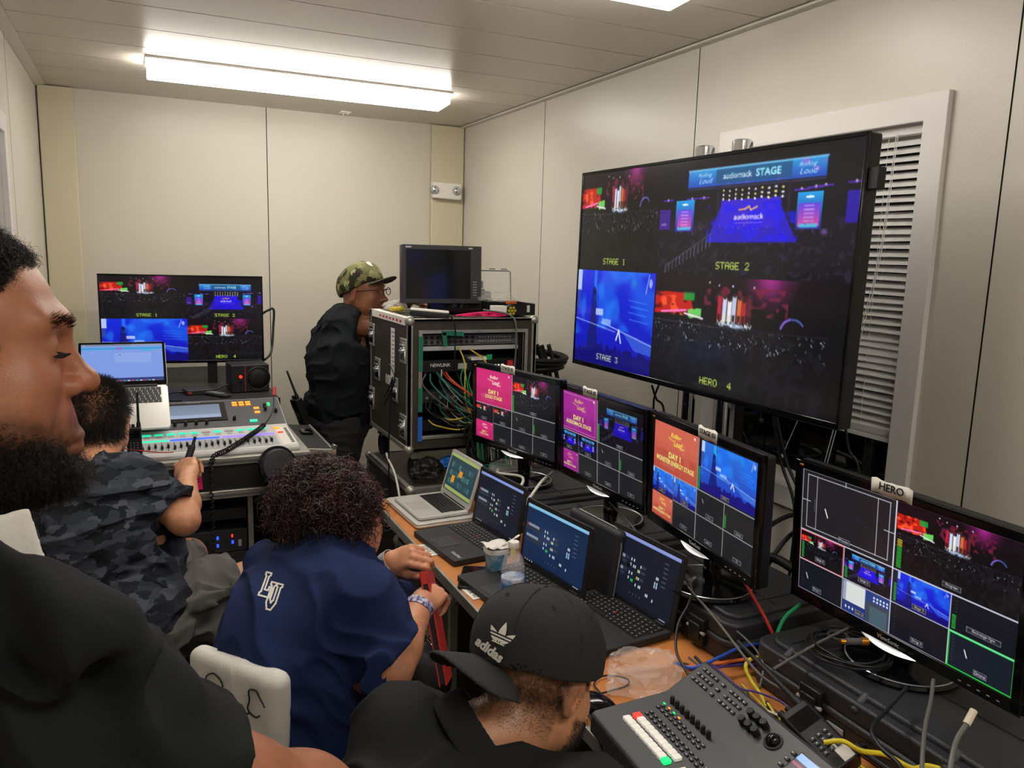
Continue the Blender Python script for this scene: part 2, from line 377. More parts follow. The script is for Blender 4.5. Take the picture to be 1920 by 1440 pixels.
    def hem(s, a, b, t, r_in, r_out=.13, depth=.03):
        # flat sleeve or leg opening at share t of the way from a to b, hollowed a little
        a = Vector(a); b = Vector(b); p = a.lerp(b, t); d = (b-a).normalized(); s.cyl(p, p+d*.34, r_out, sub=True); s.cyl(p-d*depth, p+d*.02, r_in, k=.003, sub=True); return s
    def plane_cut(s, p, nrm, k=.004):
        # keep the side the normal points away from
        n = np.array(Vector(nrm).normalized(), np.float32); p = np.array(tuple(p), np.float32)
        g = [s.lo[i]+s.h*np.arange(s.n[i], dtype=np.float32) for i in range(3)]
        d = (g[0][:, None, None]-p[0])*n[0]+(g[1][None, :, None]-p[1])*n[1]+(g[2][None, None, :]-p[2])*n[2]
        h = np.clip(.5-.5*(d-s.F)/k, 0, 1); s.F = d*(1-h)+s.F*h+k*h*(1-h); return s
    def disp(s, fn, band=.03):
        idx = np.argwhere(np.abs(s.F) < band); P_ = s.lo+idx*s.h; s.F[tuple(idx.T)] += fn(P_.astype(np.float32)).astype(np.float32); return s
    def nets(s, keep=True):
        F = s.F; B = F < 0; n = np.array(F.shape)
        cnt = np.zeros(n-1, np.int8); acc = np.zeros((*(n-1), 3), np.float32)
        S_ = lambda a, o: a[o[0]:n[0]-1+o[0], o[1]:n[1]-1+o[1], o[2]:n[2]-1+o[2]]
        mix = np.zeros(n-1, bool); b0 = S_(B, (0, 0, 0))
        for o in np.ndindex(2, 2, 2): mix |= (S_(B, o) != b0)
        ci = np.argwhere(mix); num = np.zeros(len(ci)); pos = np.zeros((len(ci), 3))
        for ax in range(3):
            for o in np.ndindex(2, 2, 2):
                if o[ax]: continue
                o2 = list(o); o2[ax] = 1; a = F[tuple((ci+o).T)]; b = F[tuple((ci+o2).T)]; m = (a < 0) != (b < 0)
                t = np.where(m, a/np.where(m, a-b, 1), 0); p = np.zeros((len(ci), 3)); p += o; p[:, ax] += t
                pos += p*m[:, None]; num += m
        V = ci+pos/num[:, None]; V = s.lo+V*s.h
        vid = np.full(n-1, -1, np.int64); vid[tuple(ci.T)] = np.arange(len(ci)); qs = []
        for ax in range(3):
            sl0 = [slice(1, n[i]-1) for i in range(3)]; sl1 = list(sl0); sl0[ax] = slice(0, n[ax]-1); sl1[ax] = slice(1, n[ax])
            a = B[tuple(sl0)]; b = B[tuple(sl1)]; e = np.argwhere(a != b); off = np.array([1, 1, 1]); off[ax] = 0; e = e+off; inside = B[tuple(e.T)]
            u, w = (ax+1) % 3, (ax+2) % 3; du = np.zeros(3, int); dw = np.zeros(3, int); du[u] = 1; dw[w] = 1
            q = np.stack([vid[tuple((e-du-dw).T)], vid[tuple((e-dw).T)], vid[tuple(e.T)], vid[tuple((e-du).T)]], -1)
            q[~inside] = q[~inside][:, ::-1]; qs.append(q)
        Q = np.concatenate(qs); Q = Q[(Q >= 0).all(1)]
        return V, Q
    def build(s, name, m, parent=None, col=None, smooth_it=2, big_only=False):
        V, Q = s.nets()
        if smooth_it:
            E_ = np.concatenate([Q[:, [0, 1]], Q[:, [1, 2]], Q[:, [2, 3]], Q[:, [3, 0]]]); c = np.bincount(E_[:, 0], minlength=len(V))+np.bincount(E_[:, 1], minlength=len(V)); c = np.maximum(c, 1)
            for it in range(smooth_it):
                A = np.stack([np.bincount(E_[:, 0], V[E_[:, 1], i], len(V))+np.bincount(E_[:, 1], V[E_[:, 0], i], len(V)) for i in range(3)], -1)/c[:, None]
                V = V+(A-V)*(.6 if it % 2 == 0 else .3)
        me = bpy.data.meshes.new(name); base = np.array(parent.matrix_world.translation) if parent is not None else np.zeros(3)
        Vl = V-base
        me.vertices.add(len(V)); me.vertices.foreach_set('co', Vl.astype(np.float32).ravel()); fast_faces(me, Q)
        me.polygons.foreach_set('use_smooth', [True]*len(me.polygons))
        ms = m if isinstance(m, (list, tuple)) else [m]
        for q in ms: me.materials.append(MATS[q] if isinstance(q, str) else q)
        if col is not None:
            c = np.ones((len(V), 4), np.float32); c[:, :3] = col(V.astype(np.float32)); at = me.attributes.new('Col', 'FLOAT_COLOR', 'POINT'); at.data.foreach_set('color', c.ravel())
        me.update(); o = bpy.data.objects.new(name, me); COL.objects.link(o)
        if parent is not None: o.parent = parent; o.matrix_parent_inverse = Matrix.Identity(4)
        s.V = V; nn = np.zeros((len(V), 3), np.float32); me.vertex_normals.foreach_get('vector', nn.ravel()) if False else None
        a = np.zeros(len(V)*3, np.float32); me.vertices.foreach_get('normal', a); s.N = a.reshape(-1, 3)
        return o
def loc_of(M_, V):
    Mi = np.array(M_.inverted(), np.float32); return V@Mi[:3, :3].T+Mi[:3, 3]
def strands(name, m, parent, P_, D, length, rad, segs=5, curl=0., turns=1.5, grav=(0, 0, 0), lenvar=.3, seed=1, taper=.35, sides=3):
    r = np.random.default_rng(seed); n = len(P_); D = D/np.linalg.norm(D, axis=1)[:, None]; a = r.normal(size=(n, 3)); u = np.cross(D, a); u /= np.linalg.norm(u, axis=1)[:, None]; v = np.cross(D, u)
    Ln = (length if np.ndim(length) else np.full(n, length))*(1+lenvar*(r.random(n)*2-1)); ph = r.random(n)*2*PI; w = turns*2*PI*(.7+.6*r.random(n))*np.where(r.random(n) < .5, 1, -1)
    vs = np.zeros((n, segs+1, sides, 3)); g = np.array(grav)
    for k in range(segs+1):
        t = k/segs; c = P_+D*(Ln*t)[:, None]+g*(Ln*t*t)[:, None]+(u*np.cos(ph+w*t)[:, None]+v*np.sin(ph+w*t)[:, None]-u*np.cos(ph)[:, None]-v*np.sin(ph)[:, None])*curl
        rr = rad*(1-(1-taper)*t)
        for j in range(sides): vs[:, k, j] = c+(u*math.cos(2*PI*j/sides)+v*math.sin(2*PI*j/sides))*rr
    base = np.array(parent.matrix_world.translation) if parent is not None else np.zeros(3)
    vs = (vs-base).reshape(-1, 3); idx = np.arange(n*(segs+1)*sides).reshape(n, segs+1, sides); q = []
    for j in range(sides): q.append(np.stack([idx[:, :-1, j], idx[:, :-1, (j+1) % sides], idx[:, 1:, (j+1) % sides], idx[:, 1:, j]], -1).reshape(-1, 4))
    me = bpy.data.meshes.new(name); me.vertices.add(len(vs)); me.vertices.foreach_set('co', vs.astype(np.float32).ravel()); fast_faces(me, np.concatenate(q))
    me.polygons.foreach_set('use_smooth', [True]*len(me.polygons)); me.materials.append(MATS[m]); o = bpy.data.objects.new(name, me); COL.objects.link(o)
    if parent is not None: o.parent = parent
    return o
def scatter(S, pred, n, seed=1, inset=.001):
    # points on the sculpted surface where pred(vertex) holds
    r = np.random.default_rng(seed); w = pred(S.V); i = np.nonzero(w > 0)[0]
    if len(i) == 0: return np.zeros((0, 3)), np.zeros((0, 3))
    p = w[i]/w[i].sum(); c = r.choice(i, n, p=p); return S.V[c]+r.normal(size=(n, 3))*S.h*.5-S.N[c]*inset, S.N[c].astype(float)

# ---------------------------------------------------------------- head and hand
def head(S, M_, w=1., jaw=1., mz=0., nose=1., lip=1., chin=1., ear=True, fat=0., lids=.5, ears=(1, -1)):
    S.M = M_
    S.ell((0, -.016, .040), (.077*w, .099, .088), k=.01)
    S.ell((0, .028, .010), (.067*w, .066, .088), k=.03)
    S.ell((0, .022, -.055), ((.056+fat)*w*jaw, .060, .052), k=.03)
    S.ell((0, .074, -.098*chin), (.024, .020, .018), k=.03)
    S.ell((0, .068, -.060-mz*.6), (.036, .030, .040), k=.02)
    for s in (1, -1):
        S.ell((s*.043*w, .062, -.020), (.026, .026, .024), k=.025)
        S.ell((s*(.045+fat)*w, .040, -.058), (.024, .034, .034), k=.03)
        S.cone((s*.010, .090, .030), (s*.042*w, .076, .034), .012, .010, k=.018)
        S.ell((s*.033*w, .098, .008), (.017, .016, .012), k=.014, sub=True)
    S.cone((0, .086, .024), (0, .108*1., -.024), .0085, .0115, k=.012)
    S.ell((0, .109*nose, -.028), (.0125, .013, .012), k=.008)
    for s in (1, -1):
        S.ell((s*.0145*nose, .097, -.031), (.0085, .013, .0095), k=.006)
        S.ell((s*.0075, .104, -.0415), (.0038, .006, .004), k=.003, sub=True)
    # eyelids round the eyeball, then the slit
    for s in (1, -1):
        S.ell((s*.033*w, .0770, .009), (.0168, .0160, .0155), k=.006)
        S.ell((s*.033*w, .0945, .0075), (.0128, .0085, .0012+.0065*lids), k=.002, sub=True)
    # lips
    S.ell((0, .0945, -.0565-mz), (.024, .0125*lip, .0065*lip), k=.006)
    S.ell((0, .0930, -.0690-mz), (.021, .0130*lip, .0080*lip), k=.006)
    if mz: S.ell((0, .079, -.052-mz*.5), (.028, .021, .022+mz*.4), k=.012)
    S.cone((-.024, .096, -.0625-mz), (.024, .096, -.0625-mz), .0016, .0016, k=.003, sub=True)
    S.cone((-.008, .112*lip**.5, -.0625-mz), (.008, .112*lip**.5, -.0625-mz), .0030, .0030, k=.004, sub=True)
    S.ell((0, .104, -.049), (.0035, .008, .008), k=.006, sub=True)
    if ear:
        for s in ears:
            S.M = M_@Matrix.Translation((s*.0745*w, -.008, .000))@Euler((R(-8), 0, R(s*-22))).to_matrix().to_4x4()
            S.ell((s*.004, 0, .002), (.008, .0195, .031), k=.006)
            S.ell((s*.004, 0, -.024), (.007, .011, .012), k=.006)
            S.ell((s*.0125, .002, .004), (.0068, .0125, .021), k=.003, sub=True)
            S.ell((s*.0100, .010, -.006), (.006, .008, .012), k=.003, sub=True)
            S.cone((s*.009, .000, -.008), (s*.009, -.004, .018), .0032, .003, k=.003)
        S.M = M_
def eyes(M_, parent, w=1., iris='3a2214', look=(0, 0)):
    for s in (1, -1):
        b = MB(); b.sph((0, 0, 0), .0119, 20, 14, mi=0)
        d = Euler((R(look[1]), 0, R(look[0]))).to_matrix()@Vector((0, 1, 0)); q = d.to_track_quat('Z', 'Y').to_matrix()
        b.sph(d*.0078, (.0060, .0060, .0045), 16, 8, mi=1, rot=q); b.sph(d*.0096, (.0028, .0028, .0030), 12, 8, mi=2, rot=q)
        MI = M_@Matrix.Translation((s*.033*w, .0775, .0085)); base = parent.matrix_world.translation
        b.v = [tuple((MI@Vector(v))-base) for v in b.v]
        b.build('eye', ['eye_white', 'iris', 'black_gloss'], parent, smooth=60)
mat('eye_white', 'b4a89e', .15); mat('iris', '2c1a10', .15)
def hand(S, M_, side=1, curl=(50, 50, 50, 50), spread=4, thumb=(35, 25, 30), s=1., bend2=None):
    # local frame: y along the fingers, z out of the back of the hand, x to the right; side=+1: thumb on +x
    base = M_@Matrix.Scale(s, 4); S.M = base
    S.ell((0, .045, 0), (.040, .050, .016), k=.01); S.ell((0, .012, 0), (.029, .030, .018), k=.012)
    S.ell((side*.022, .030, -.010), (.018, .032, .015), k=.012)
    S.ell((-side*.022, .035, -.008), (.014, .034, .012), k=.01)
    ln = ((.044, .026, .022), (.049, .030, .024), (.045, .028, .023), (.035, .021, .020)); xs = (.030, .010, -.010, -.029); yb = (.084, .090, .085, .075); rr = (.0092, .0095, .0090, .0078)
    for i in range(4):
        p = Vector((side*xs[i], yb[i], 0)); a = 0; sp = R(spread*(1.5-i))*-side; pts = [Vector((side*xs[i]*.8, yb[i]-.03, 0)), p]
        for j in range(3):
            c = curl[i] if j < 2 or True else 0; a += R(c*(1, 1.15, .75)[j]); l = ln[i][j]
            d = Vector((math.sin(-sp)*math.cos(a), math.cos(a), -math.sin(a))); p = p+d*l; pts.append(p)
        q = rr[i]; S.chain(pts, [q*1.05, q*1.1, q, q*.92, q*.78], k=.004)
    # thumb
    p = Vector((side*.026, .018, -.008)); a = R(thumb[0]); c = R(thumb[1])
    d = Vector((side*math.sin(a), math.cos(a), -math.sin(c))).normalized(); p1 = p+d*.040; 
    a2 = R(thumb[0]-thumb[2]); d2 = Vector((side*math.sin(a2), math.cos(a2), -math.sin(c))).normalized(); p2 = p1+d2*.032; a3 = R(thumb[0]-thumb[2]*1.8)
    d3 = Vector((side*math.sin(a3), math.cos(a3), -math.sin(c))).normalized(); p3 = p2+d3*.024
    S.chain([p, p1, p2, p3], [.014, .0115, .0105, .0085], k=.006)
    S.M = Matrix.Identity(4)
# ================================================================ THE ROOM
XL, XR, YB, YF, ZC = -.407, 1.893, 4.762, -1.6, 2.472
cam = bpy.data.cameras.new('camera'); co = bpy.data.objects.new('camera', cam); COL.objects.link(co); SC.camera = co
cam.sensor_width = 36; cam.lens = FOC/1920*36; cam.clip_start = .02
co.matrix_world = Matrix(((RM[0, 0], -RM[0, 1], -RM[0, 2], 0), (RM[1, 0], -RM[1, 1], -RM[1, 2], 0), (RM[2, 0], -RM[2, 1], -RM[2, 2], EYE), (0, 0, 0, 1)))
mat('wall_paint', 'cac5bb', .36, bump=.12, bscale=90, var=.03, vscale=1.5)
mat('wall_back_paint', 'c8c2b5', .34, bump=.05, bscale=60, var=.03, vscale=1.5)
mat('post_paint', 'c8bfa4', .42)
mat('ceiling_paint', 'cac3b9', .27, var=.02, vscale=2)
mat('groove', '1c1913', .9, spec=.1); mat('window_white', 'dcd8d6', .35); mat('blind_white', 'dcdad8', .4)
mat('lamp', 'ffffff', .5, emit='fff9ee', es=17)
mat('floor_vinyl', '6d675d', .45, var=.1, vscale=5)
mat('night_glass', '05090a', .03, trans=.0, spec=.6)
def struct(name, b, m, **k): return tag(b.build(name, m, **k), kind='structure')
struct('floor', MB().bb((XL-.1, YF-.1, -.06), (XR+.1, YB+.1, 0)), 'floor_vinyl')
# ceiling boards with open joints under a dark backing
b = MB(); b.k = 1; b.bb((XL-.1, YF-.1, ZC+.022), (XR+.1, YB+.1, ZC+.06)); b.k = 0
y = 3.324-.307*16
while y < YB:
    y0, y1 = max(y+.0028, YF-.05), min(y+.307-.0028, YB)
    if y1 > y0: b.bb((XL-.02, y0, ZC), (XR+.02, y1, ZC+.024))
    y += .307
struct('ceiling', b, ['ceiling_paint', 'groove'], bevel=.0012, seg=1)
def panel_wall(name, x0, x1, seams, hole=None, m='wall_paint'):
    b = MB(); b.k = 1; xo0, xo1 = (x0+.03, x1+.03) if x0 > 0 else (x0-.03, x1-.03)
    if hole: 
        for a, c, z0, z1 in ((YF, hole[0], 0, ZC), (hole[1], YB+.1, 0, ZC), (hole[0], hole[1], 0, hole[2]), (hole[0], hole[1], hole[3], ZC)): b.bb((xo0, a, z0), (xo1, c, z1))
    else: b.bb((xo0, YF, 0), (xo1, YB+.1, ZC))
    for q in seams[1:-1]:
        sg = 1 if x0 > 0 else -1; xf = x0 if x0 > 0 else x1
        if not (hole and hole[0] < q < hole[1]): b.bb((xf-sg*.0003, q-.0022, 0), (xf+sg*.004, q+.0022, ZC))
    b.k = 0; g = .0018
    for i in range(len(seams)-1):
        a, c = seams[i]+g, seams[i+1]-g
        if hole and a < hole[1] and c > hole[0]:
            if a < hole[0]: b.bb((x0, a, 0), (x1, hole[0], ZC))
            if c > hole[1]: b.bb((x0, hole[1], 0), (x1, c, ZC))
            aa, cc = max(a, hole[0]), min(c, hole[1]); b.bb((x0, aa, 0), (x1, cc, hole[2])); b.bb((x0, aa, hole[3]), (x1, cc, ZC))
        else: b.bb((x0, a, 0), (x1, c, ZC))
    return struct(name, b, [m, 'groove'])
HR = (1.485, 2.225, .985, 2.075); HLf = (2.62, 3.36, .985, 2.075)
panel_wall('wall_right', XR, XR+.035, [YF, -1.13, .06, 1.263, 2.454, 3.664, YB+.02], HR)
panel_wall('wall_left', XL-.035, XL, [YF, -1.13, .06, 1.263, 2.454, 3.664, YB+.02], HLf)
b = MB(); b.k = 1; b.bb((XL-.1, YB+.03, 0), (XR+.1, YB+.06, ZC)); b.bb((.7018, YB-.0003, 0), (.7062, YB+.004, ZC)); b.k = 0
for a, c in ((XL-.03, .7025), (.706, 1.676), (1.676, XR+.03)): b.bb((a, YB, 0), (c-.0008, YB+.03, ZC))
struct('wall_back', b, ['wall_back_paint', 'groove'])
struct('wall_front', MB().bb((XL-.1, YF-.04, 0), (XR+.1, YF, ZC)), 'wall_paint')
# corner posts and ceiling trims
struct('trim_1', MB().bb((XL+.006, YB-.035, 0), (-.243, YB+.01, ZC-.004)), 'post_paint', bevel=.004)
struct('trim_2', MB().bb((1.676, YB-.03, 0), (XR-.006, YB+.01, ZC-.004)), 'post_paint', bevel=.004)
b = MB(); b.add([(XL+.001, YF, ZC-.012), (XL+.045, YF, ZC-.0015), (XL+.001, YF, ZC-.0015), (XL+.001, YB-.03, ZC-.012), (XL+.045, YB-.03, ZC-.0015), (XL+.001, YB-.03, ZC-.0015)], [(0, 1, 2), (3, 5, 4), (0, 3, 4, 1), (1, 4, 5, 2), (0, 2, 5, 3)])
struct('trim_3', b, 'wall_paint')
struct('trim_4', MB().bb((XR-.034, YF, ZC-.011), (XR, YB-.03, ZC-.002)), 'wall_paint', bevel=.002)
for s, x in ((1, XR), (-1, XL)):
    struct('baseboard_'+('right' if s > 0 else 'left'), MB().bb((x-s*.012, YF, 0), (x, YB-.035, .09)), 'dark_grey')
struct('baseboard_back', MB().bb((-.24, YB-.012, 0), (1.67, YB, .09)), 'dark_grey')
# windows
def window(n, s, x, h):
    y0, y1, z0, z1 = h; t = .068; b = MB(); xi, xo = x-s*.016, x+s*.004
    W = t
    def fr(a, c): b.bb((xi, a[0], a[1]), (xo, c[0], c[1]))
    # mitred casing
    for P_ in ([(y0-W, z1+W), (y1+W, z1+W), (y1, z1), (y0, z1)], [(y0-W, z0-W), (y0, z0), (y1, z0), (y1+W, z0-W)], [(y0-W, z0-W), (y0-W, z1+W), (y0, z1), (y0, z0)], [(y1+W, z0-W), (y1, z0), (y1, z1), (y1+W, z1+W)]):
        v = [(xi, *q) for q in P_]+[(xo, *q) for q in P_]
        b.add(v, [(0, 1, 2, 3), (7, 6, 5, 4)]+[(i, i+4, (i+1) % 4+4, (i+1) % 4) for i in range(4)])
    o = b.build('window_%d' % n, 'window_white', bevel=.0015); tag(o, kind='structure')
    b = MB(); d = x+s*.075
    b.bb((x+s*.003, y0-.01, z0-.01), (d, y0+.002, z1+.01)); b.bb((x+s*.003, y1-.002, z0-.01), (d, y1+.01, z1+.01)); b.bb((x+s*.003, y0, z1-.002), (d, y1, z1+.01)); b.bb((x-s*.002, y0, z0-.012), (d, y1, z0+.002))
    b.bb((x+s*.05, y0, z0), (x+s*.07, y0+.03, z1)); b.bb((x+s*.05, y1-.03, z0), (x+s*.07, y1, z1)); b.bb((x+s*.05, y0, z0), (x+s*.07, y1, z0+.035)); b.bb((x+s*.05, y0, z1-.035), (x+s*.07, y1, z1)); b.bb((x+s*.048, y0, (z0+z1)/2-.015), (x+s*.068, y1, (z0+z1)/2+.02))
    b.build('window_frame', 'window_white', o, bevel=.001)
    MB().bb((x+s*.058, y0+.02, z0+.02), (x+s*.062, y1-.02, z1-.02)).build('pane', 'night_glass', o)
window(1, 1, XR, HR); window(2, -1, XL, HLf)
def blind(lab, s, x, h, zb, seed, dent=None):
    y0, y1, z0, z1 = h; xm = x+s*.022; t = thing('window_blind', lab, 'blind', (xm, (y0+y1)/2, zb)); L0 = t.location
    def loc(b): b.v = [(v[0]-L0.x, v[1]-L0.y, v[2]-L0.z) for v in b.v]; return b
    r = random.Random(seed); a, c = y0+.006, y1-.006
    loc(MB().bb((xm-.013, a, z1-.026), (xm+.013, c, z1-.002))).build('headrail', 'blind_white', t, bevel=.002)
    b = MB(); z = z1-.045; i = 0
    while z > zb+.03:
        u = (z1-z)/(z1-zb); ang = R(44+r.uniform(-4, 4))
        if dent and dent[0] < u < dent[1]: ang = R(72+r.uniform(-5, 5))
        if dent and u >= dent[1]: ang = R(40+r.uniform(-4, 4))
        sag = r.uniform(-.0025, .0025); sk = r.uniform(-.004, .004); n = 8; w = .0128; vs = []
        for k in range(n+1):
            yy = a+(c-a)*k/n
            for q in (-1, -.33, .33, 1):
                cz = .0016*(1-q*q)
                vs.append((xm-s*(q*w*math.cos(ang)-cz*math.sin(ang)), yy, z-q*w*math.sin(ang)*-1*-1+cz*math.cos(ang)+sag*math.sin(PI*k/n)+sk*(k/n-.5)))
        m_ = len(vs); vs += [(v[0], v[1], v[2]-.0007) for v in vs]
        fs = []
        for k in range(n):
            for q in range(3): fs += [(k*4+q, k*4+q+1, k*4+q+5, k*4+q+4), (m_+k*4+q, m_+k*4+q+4, m_+k*4+q+5, m_+k*4+q+1)]
        b.add(vs, fs); z -= .0212; i += 1
    loc(b).build('slats', 'blind_white', t, smooth=40)
    # the slats let down at the foot, and the foot bar
    b = MB()
    for k in range(9): b.bb((xm-.0125, a, zb+.016+k*.0022), (xm+.0125+r.uniform(-.002, .002), c, zb+.0172+k*.0022))
    b.bb((xm-.0125, a, zb), (xm+.0125, c, zb+.014)); loc(b).build('bottom_rail', 'blind_white', t, bevel=.001)
    b = MB()
    for yy in (y0+.12, (y0+y1)/2, y1-.12):
        for q in (-1, 1): b.tube([(xm-s*.0138*q, yy, z1-.03), (xm-s*.0138*q, yy, zb+.01)], .0007, 5)
    for k, (dy, ze, ex) in enumerate(((.105, z0+.02, .02), (.112, z0-.02, .035), (.185, z0+.10, .03))):
        p = spline([(xm-s*.016, y0+dy*.85, z1-.02), (xm-s*.03, y0+dy*.9, z1-.35), (xm-s*.035, y0+dy*1.35, (z1+z0)/2-.1), (xm-s*(.045+ex*.4), y0+dy*2.0, ze)], 8); b.tube(p, .0011, 6); b.sph(p[-1], .006, 10, 8)
    loc(b).build('cord', 'blind_white', t)
blind('white slatted blind with tangled cords half raised behind the large television', 1, XR, HR, 1.205, 3, (.66, .78))
blind('white slatted blind in the window at the left edge above the bearded person', -1, XL, HLf, 1.70, 5)
# night outside: dark container block
struct('wall_outside', MB().bb((XR+1.2, -1, -1), (XR+1.3, 5, 3.5)), 'groove')
# ceiling lights
def lamp(lab, y, x0=.085, x1=1.43, w=.19):
    t = thing('ceiling_light', lab, 'ceiling light', ((x0+x1)/2, y+w/2, ZC), group='ceiling lights'); X = (x1-x0)/2; Y = w/2
    b = MB(); b.bb((-X-.008, -Y-.012, -.010), (X+.008, Y+.006, 0)); b.build('housing', 'window_white', t, bevel=.002)
    b = MB(); P_ = [(-Y, -.010), (-Y+.012, -.055), (Y-.012, -.066), (Y, -.010)]
    vs = [(-X, p, z) for p, z in P_]+[(X, p, z) for p, z in P_]
    b.add(vs, [(0, 1, 2, 3), (7, 6, 5, 4), (0, 4, 5, 1), (1, 5, 6, 2), (2, 6, 7, 3), (3, 7, 4, 0)]); b.build('diffuser', 'lamp', t, bevel=.004)
    for s in (-1, 1): MB().bb((s*X-.007*(s > 0), -Y-.002, -.060), (s*X+.007*(s < 0)+s*.004, Y+.002, -.008)).build('end_cap', 'window_white', t, bevel=.002) if s < 0 else None
lamp('long white ceiling light, the whole one in view nearest the back wall', 3.77)
lamp('white ceiling light cut by the top edge of the picture', 1.83)
lamp('white ceiling light behind the viewer', -.35)
# emergency light and ceiling bracket
t = thing('emergency_light', 'white emergency light with two round lamp heads on the corner post', 'emergency light', (1.765, YB-.032, 2.075))
b = MB(); b.prism([(-.095, -.045), (.085, -.052), (.095, -.045), (.095, .045), (.085, .05), (-.095, .05)], 0, .045); b.v = [(x, -z, y) for x, y, z in b.v]; b.build('body', 'white_plastic', t, bevel=.008, seg=3)
for dx in (-.085, .058):
    b = MB(); b.lathe([(0, -.062), (.012, -.062), (.024, -.056), (.028, -.044), (.028, -.03)], (dx, 0, .004), 24, axis='y'); b.v = [(x, -abs(y), z) for x, y, z in b.v]; h = b.build('lamp_head', 'light_grey', t)
    b = MB(); b.lathe([(0, .004), (.008, .0035), (.017, 0), (.017, -.004)], (0, 0, 0), 18); b.v = [(dx+x, -.0625-z, .004+y) for x, y, z in b.v]; q = b.build('lens', 'chrome', None); q.parent = h
t = tag(MB().bb((-.03, -.03, -.006), (.03, .03, 0)).bb((-.012, -.004, -.022), (-.006, .004, -.005)).bb((.010, -.01, -.012), (.02, .006, -.005)).build('ceiling_bracket', 'white_plastic', bevel=.001), 'small white bracket on the ceiling close to the back wall', 'bracket'); t.location = (1.118, 4.64, ZC)
SC.world = bpy.data.worlds.new('world'); SC.world.use_nodes = True; SC.world.node_tree.nodes['Background'].inputs[0].default_value = (.02, .024, .03, 1); SC.world.node_tree.nodes['Background'].inputs[1].default_value = .3
SC.view_settings.view_transform = 'Standard'; SC.view_settings.look = 'None'; SC.view_settings.gamma = 1; SC.view_settings.exposure = 0.3
SC.cycles.use_denoising = True; SC.cycles.max_bounces = 6; SC.cycles.diffuse_bounces = 4; SC.cycles.glossy_bounces = 3; SC.cycles.transparent_max_bounces = 10
SC.cycles.caustics_reflective = False; SC.cycles.caustics_refractive = False
# ================================================================ PICTURES ON THE SCREENS
def feed1(w=220, h=130):
    p = Pic(w, h, '0b0a0d'); p.grad(0, 0, 1, .30, '1c0a14', '0c090c', .8)
    p.ell(.70, -.02, .16, .30, 'a01a80', .75, soft=.9); p.ell(.70, -.05, .07, .22, 'd040b0', .5, soft=.9)
    p.noise(.33, .08, .80, .30, 5, '7c1d3a', .55, .8, 3)
    p.poly([(.0, .16), (.24, .15), (.27, .33), (.0, .36)], 'c01c14'); p.noise(.0, .15, .25, .36, 7, 'ff5a28', .5, .9, 5, 5); p.noise(.0, .15, .25, .36, 9, '40080c', .6, .8, 6, 5)
    p.line(.05, .345, .22, .31, 'ff78c8', 2.5); p.rect(.20, .15, .27, .22, '1d9c3a', .9); p.poly([(.23, .30), (.32, .28), (.32, .36), (.24, .38)], '74e06a', .9); p.line(.21, .34, .33, .37, 'ffe8ff', 2)
    for i, (x, c) in enumerate(((.43, 'c02040'), (.46, 'd8e4ff'), (.49, 'fafaff'), (.515, 'c8d0e8'), (.545, 'e07038'), (.57, 'b02a2a'), (.60, '602030'))):
        p.rect(x-.012, .15+.02*(i % 3), x+.012, .37, c, .95); p.ell(x, .145+.02*(i % 3), .010, .02, '3a2020'); p.rect(x-.008, .31, x+.007, .395, 'e8dccc' if i in (1, 2) else '301018', .9)
    p.ell(.51, .40, .10, .03, 'a8c4ee', .8, soft=.6); p.specks(.42, .37, .62, .42, 60, 'ffffff', 8)
    p.line(0, .42, .45, .43, '3a3844', 1.2); p.line(.45, .435, 1, .40, '24242c', 1)
    for k in range(24):
        a = R(195+k*5.5); x, y = .83+.06*math.cos(a), .40+.11*math.sin(a); p.ell(x, y, .006, .01, '8a6ae0' if k < 12 else '4a5aa8', .8)
    for x in (.36, .42, .50, .62): p.ell(x, .05+.02*(x > .4), .005, .009, 'cfe0ff')
    p.specks(0, .42, 1, .62, 190, 'aab2cc', 9); p.specks(0, .55, 1, .95, 60, '4c5064', 10); p.noise(0, .40, 1, 1, 6, '15151b', .5, .8, 14); return p
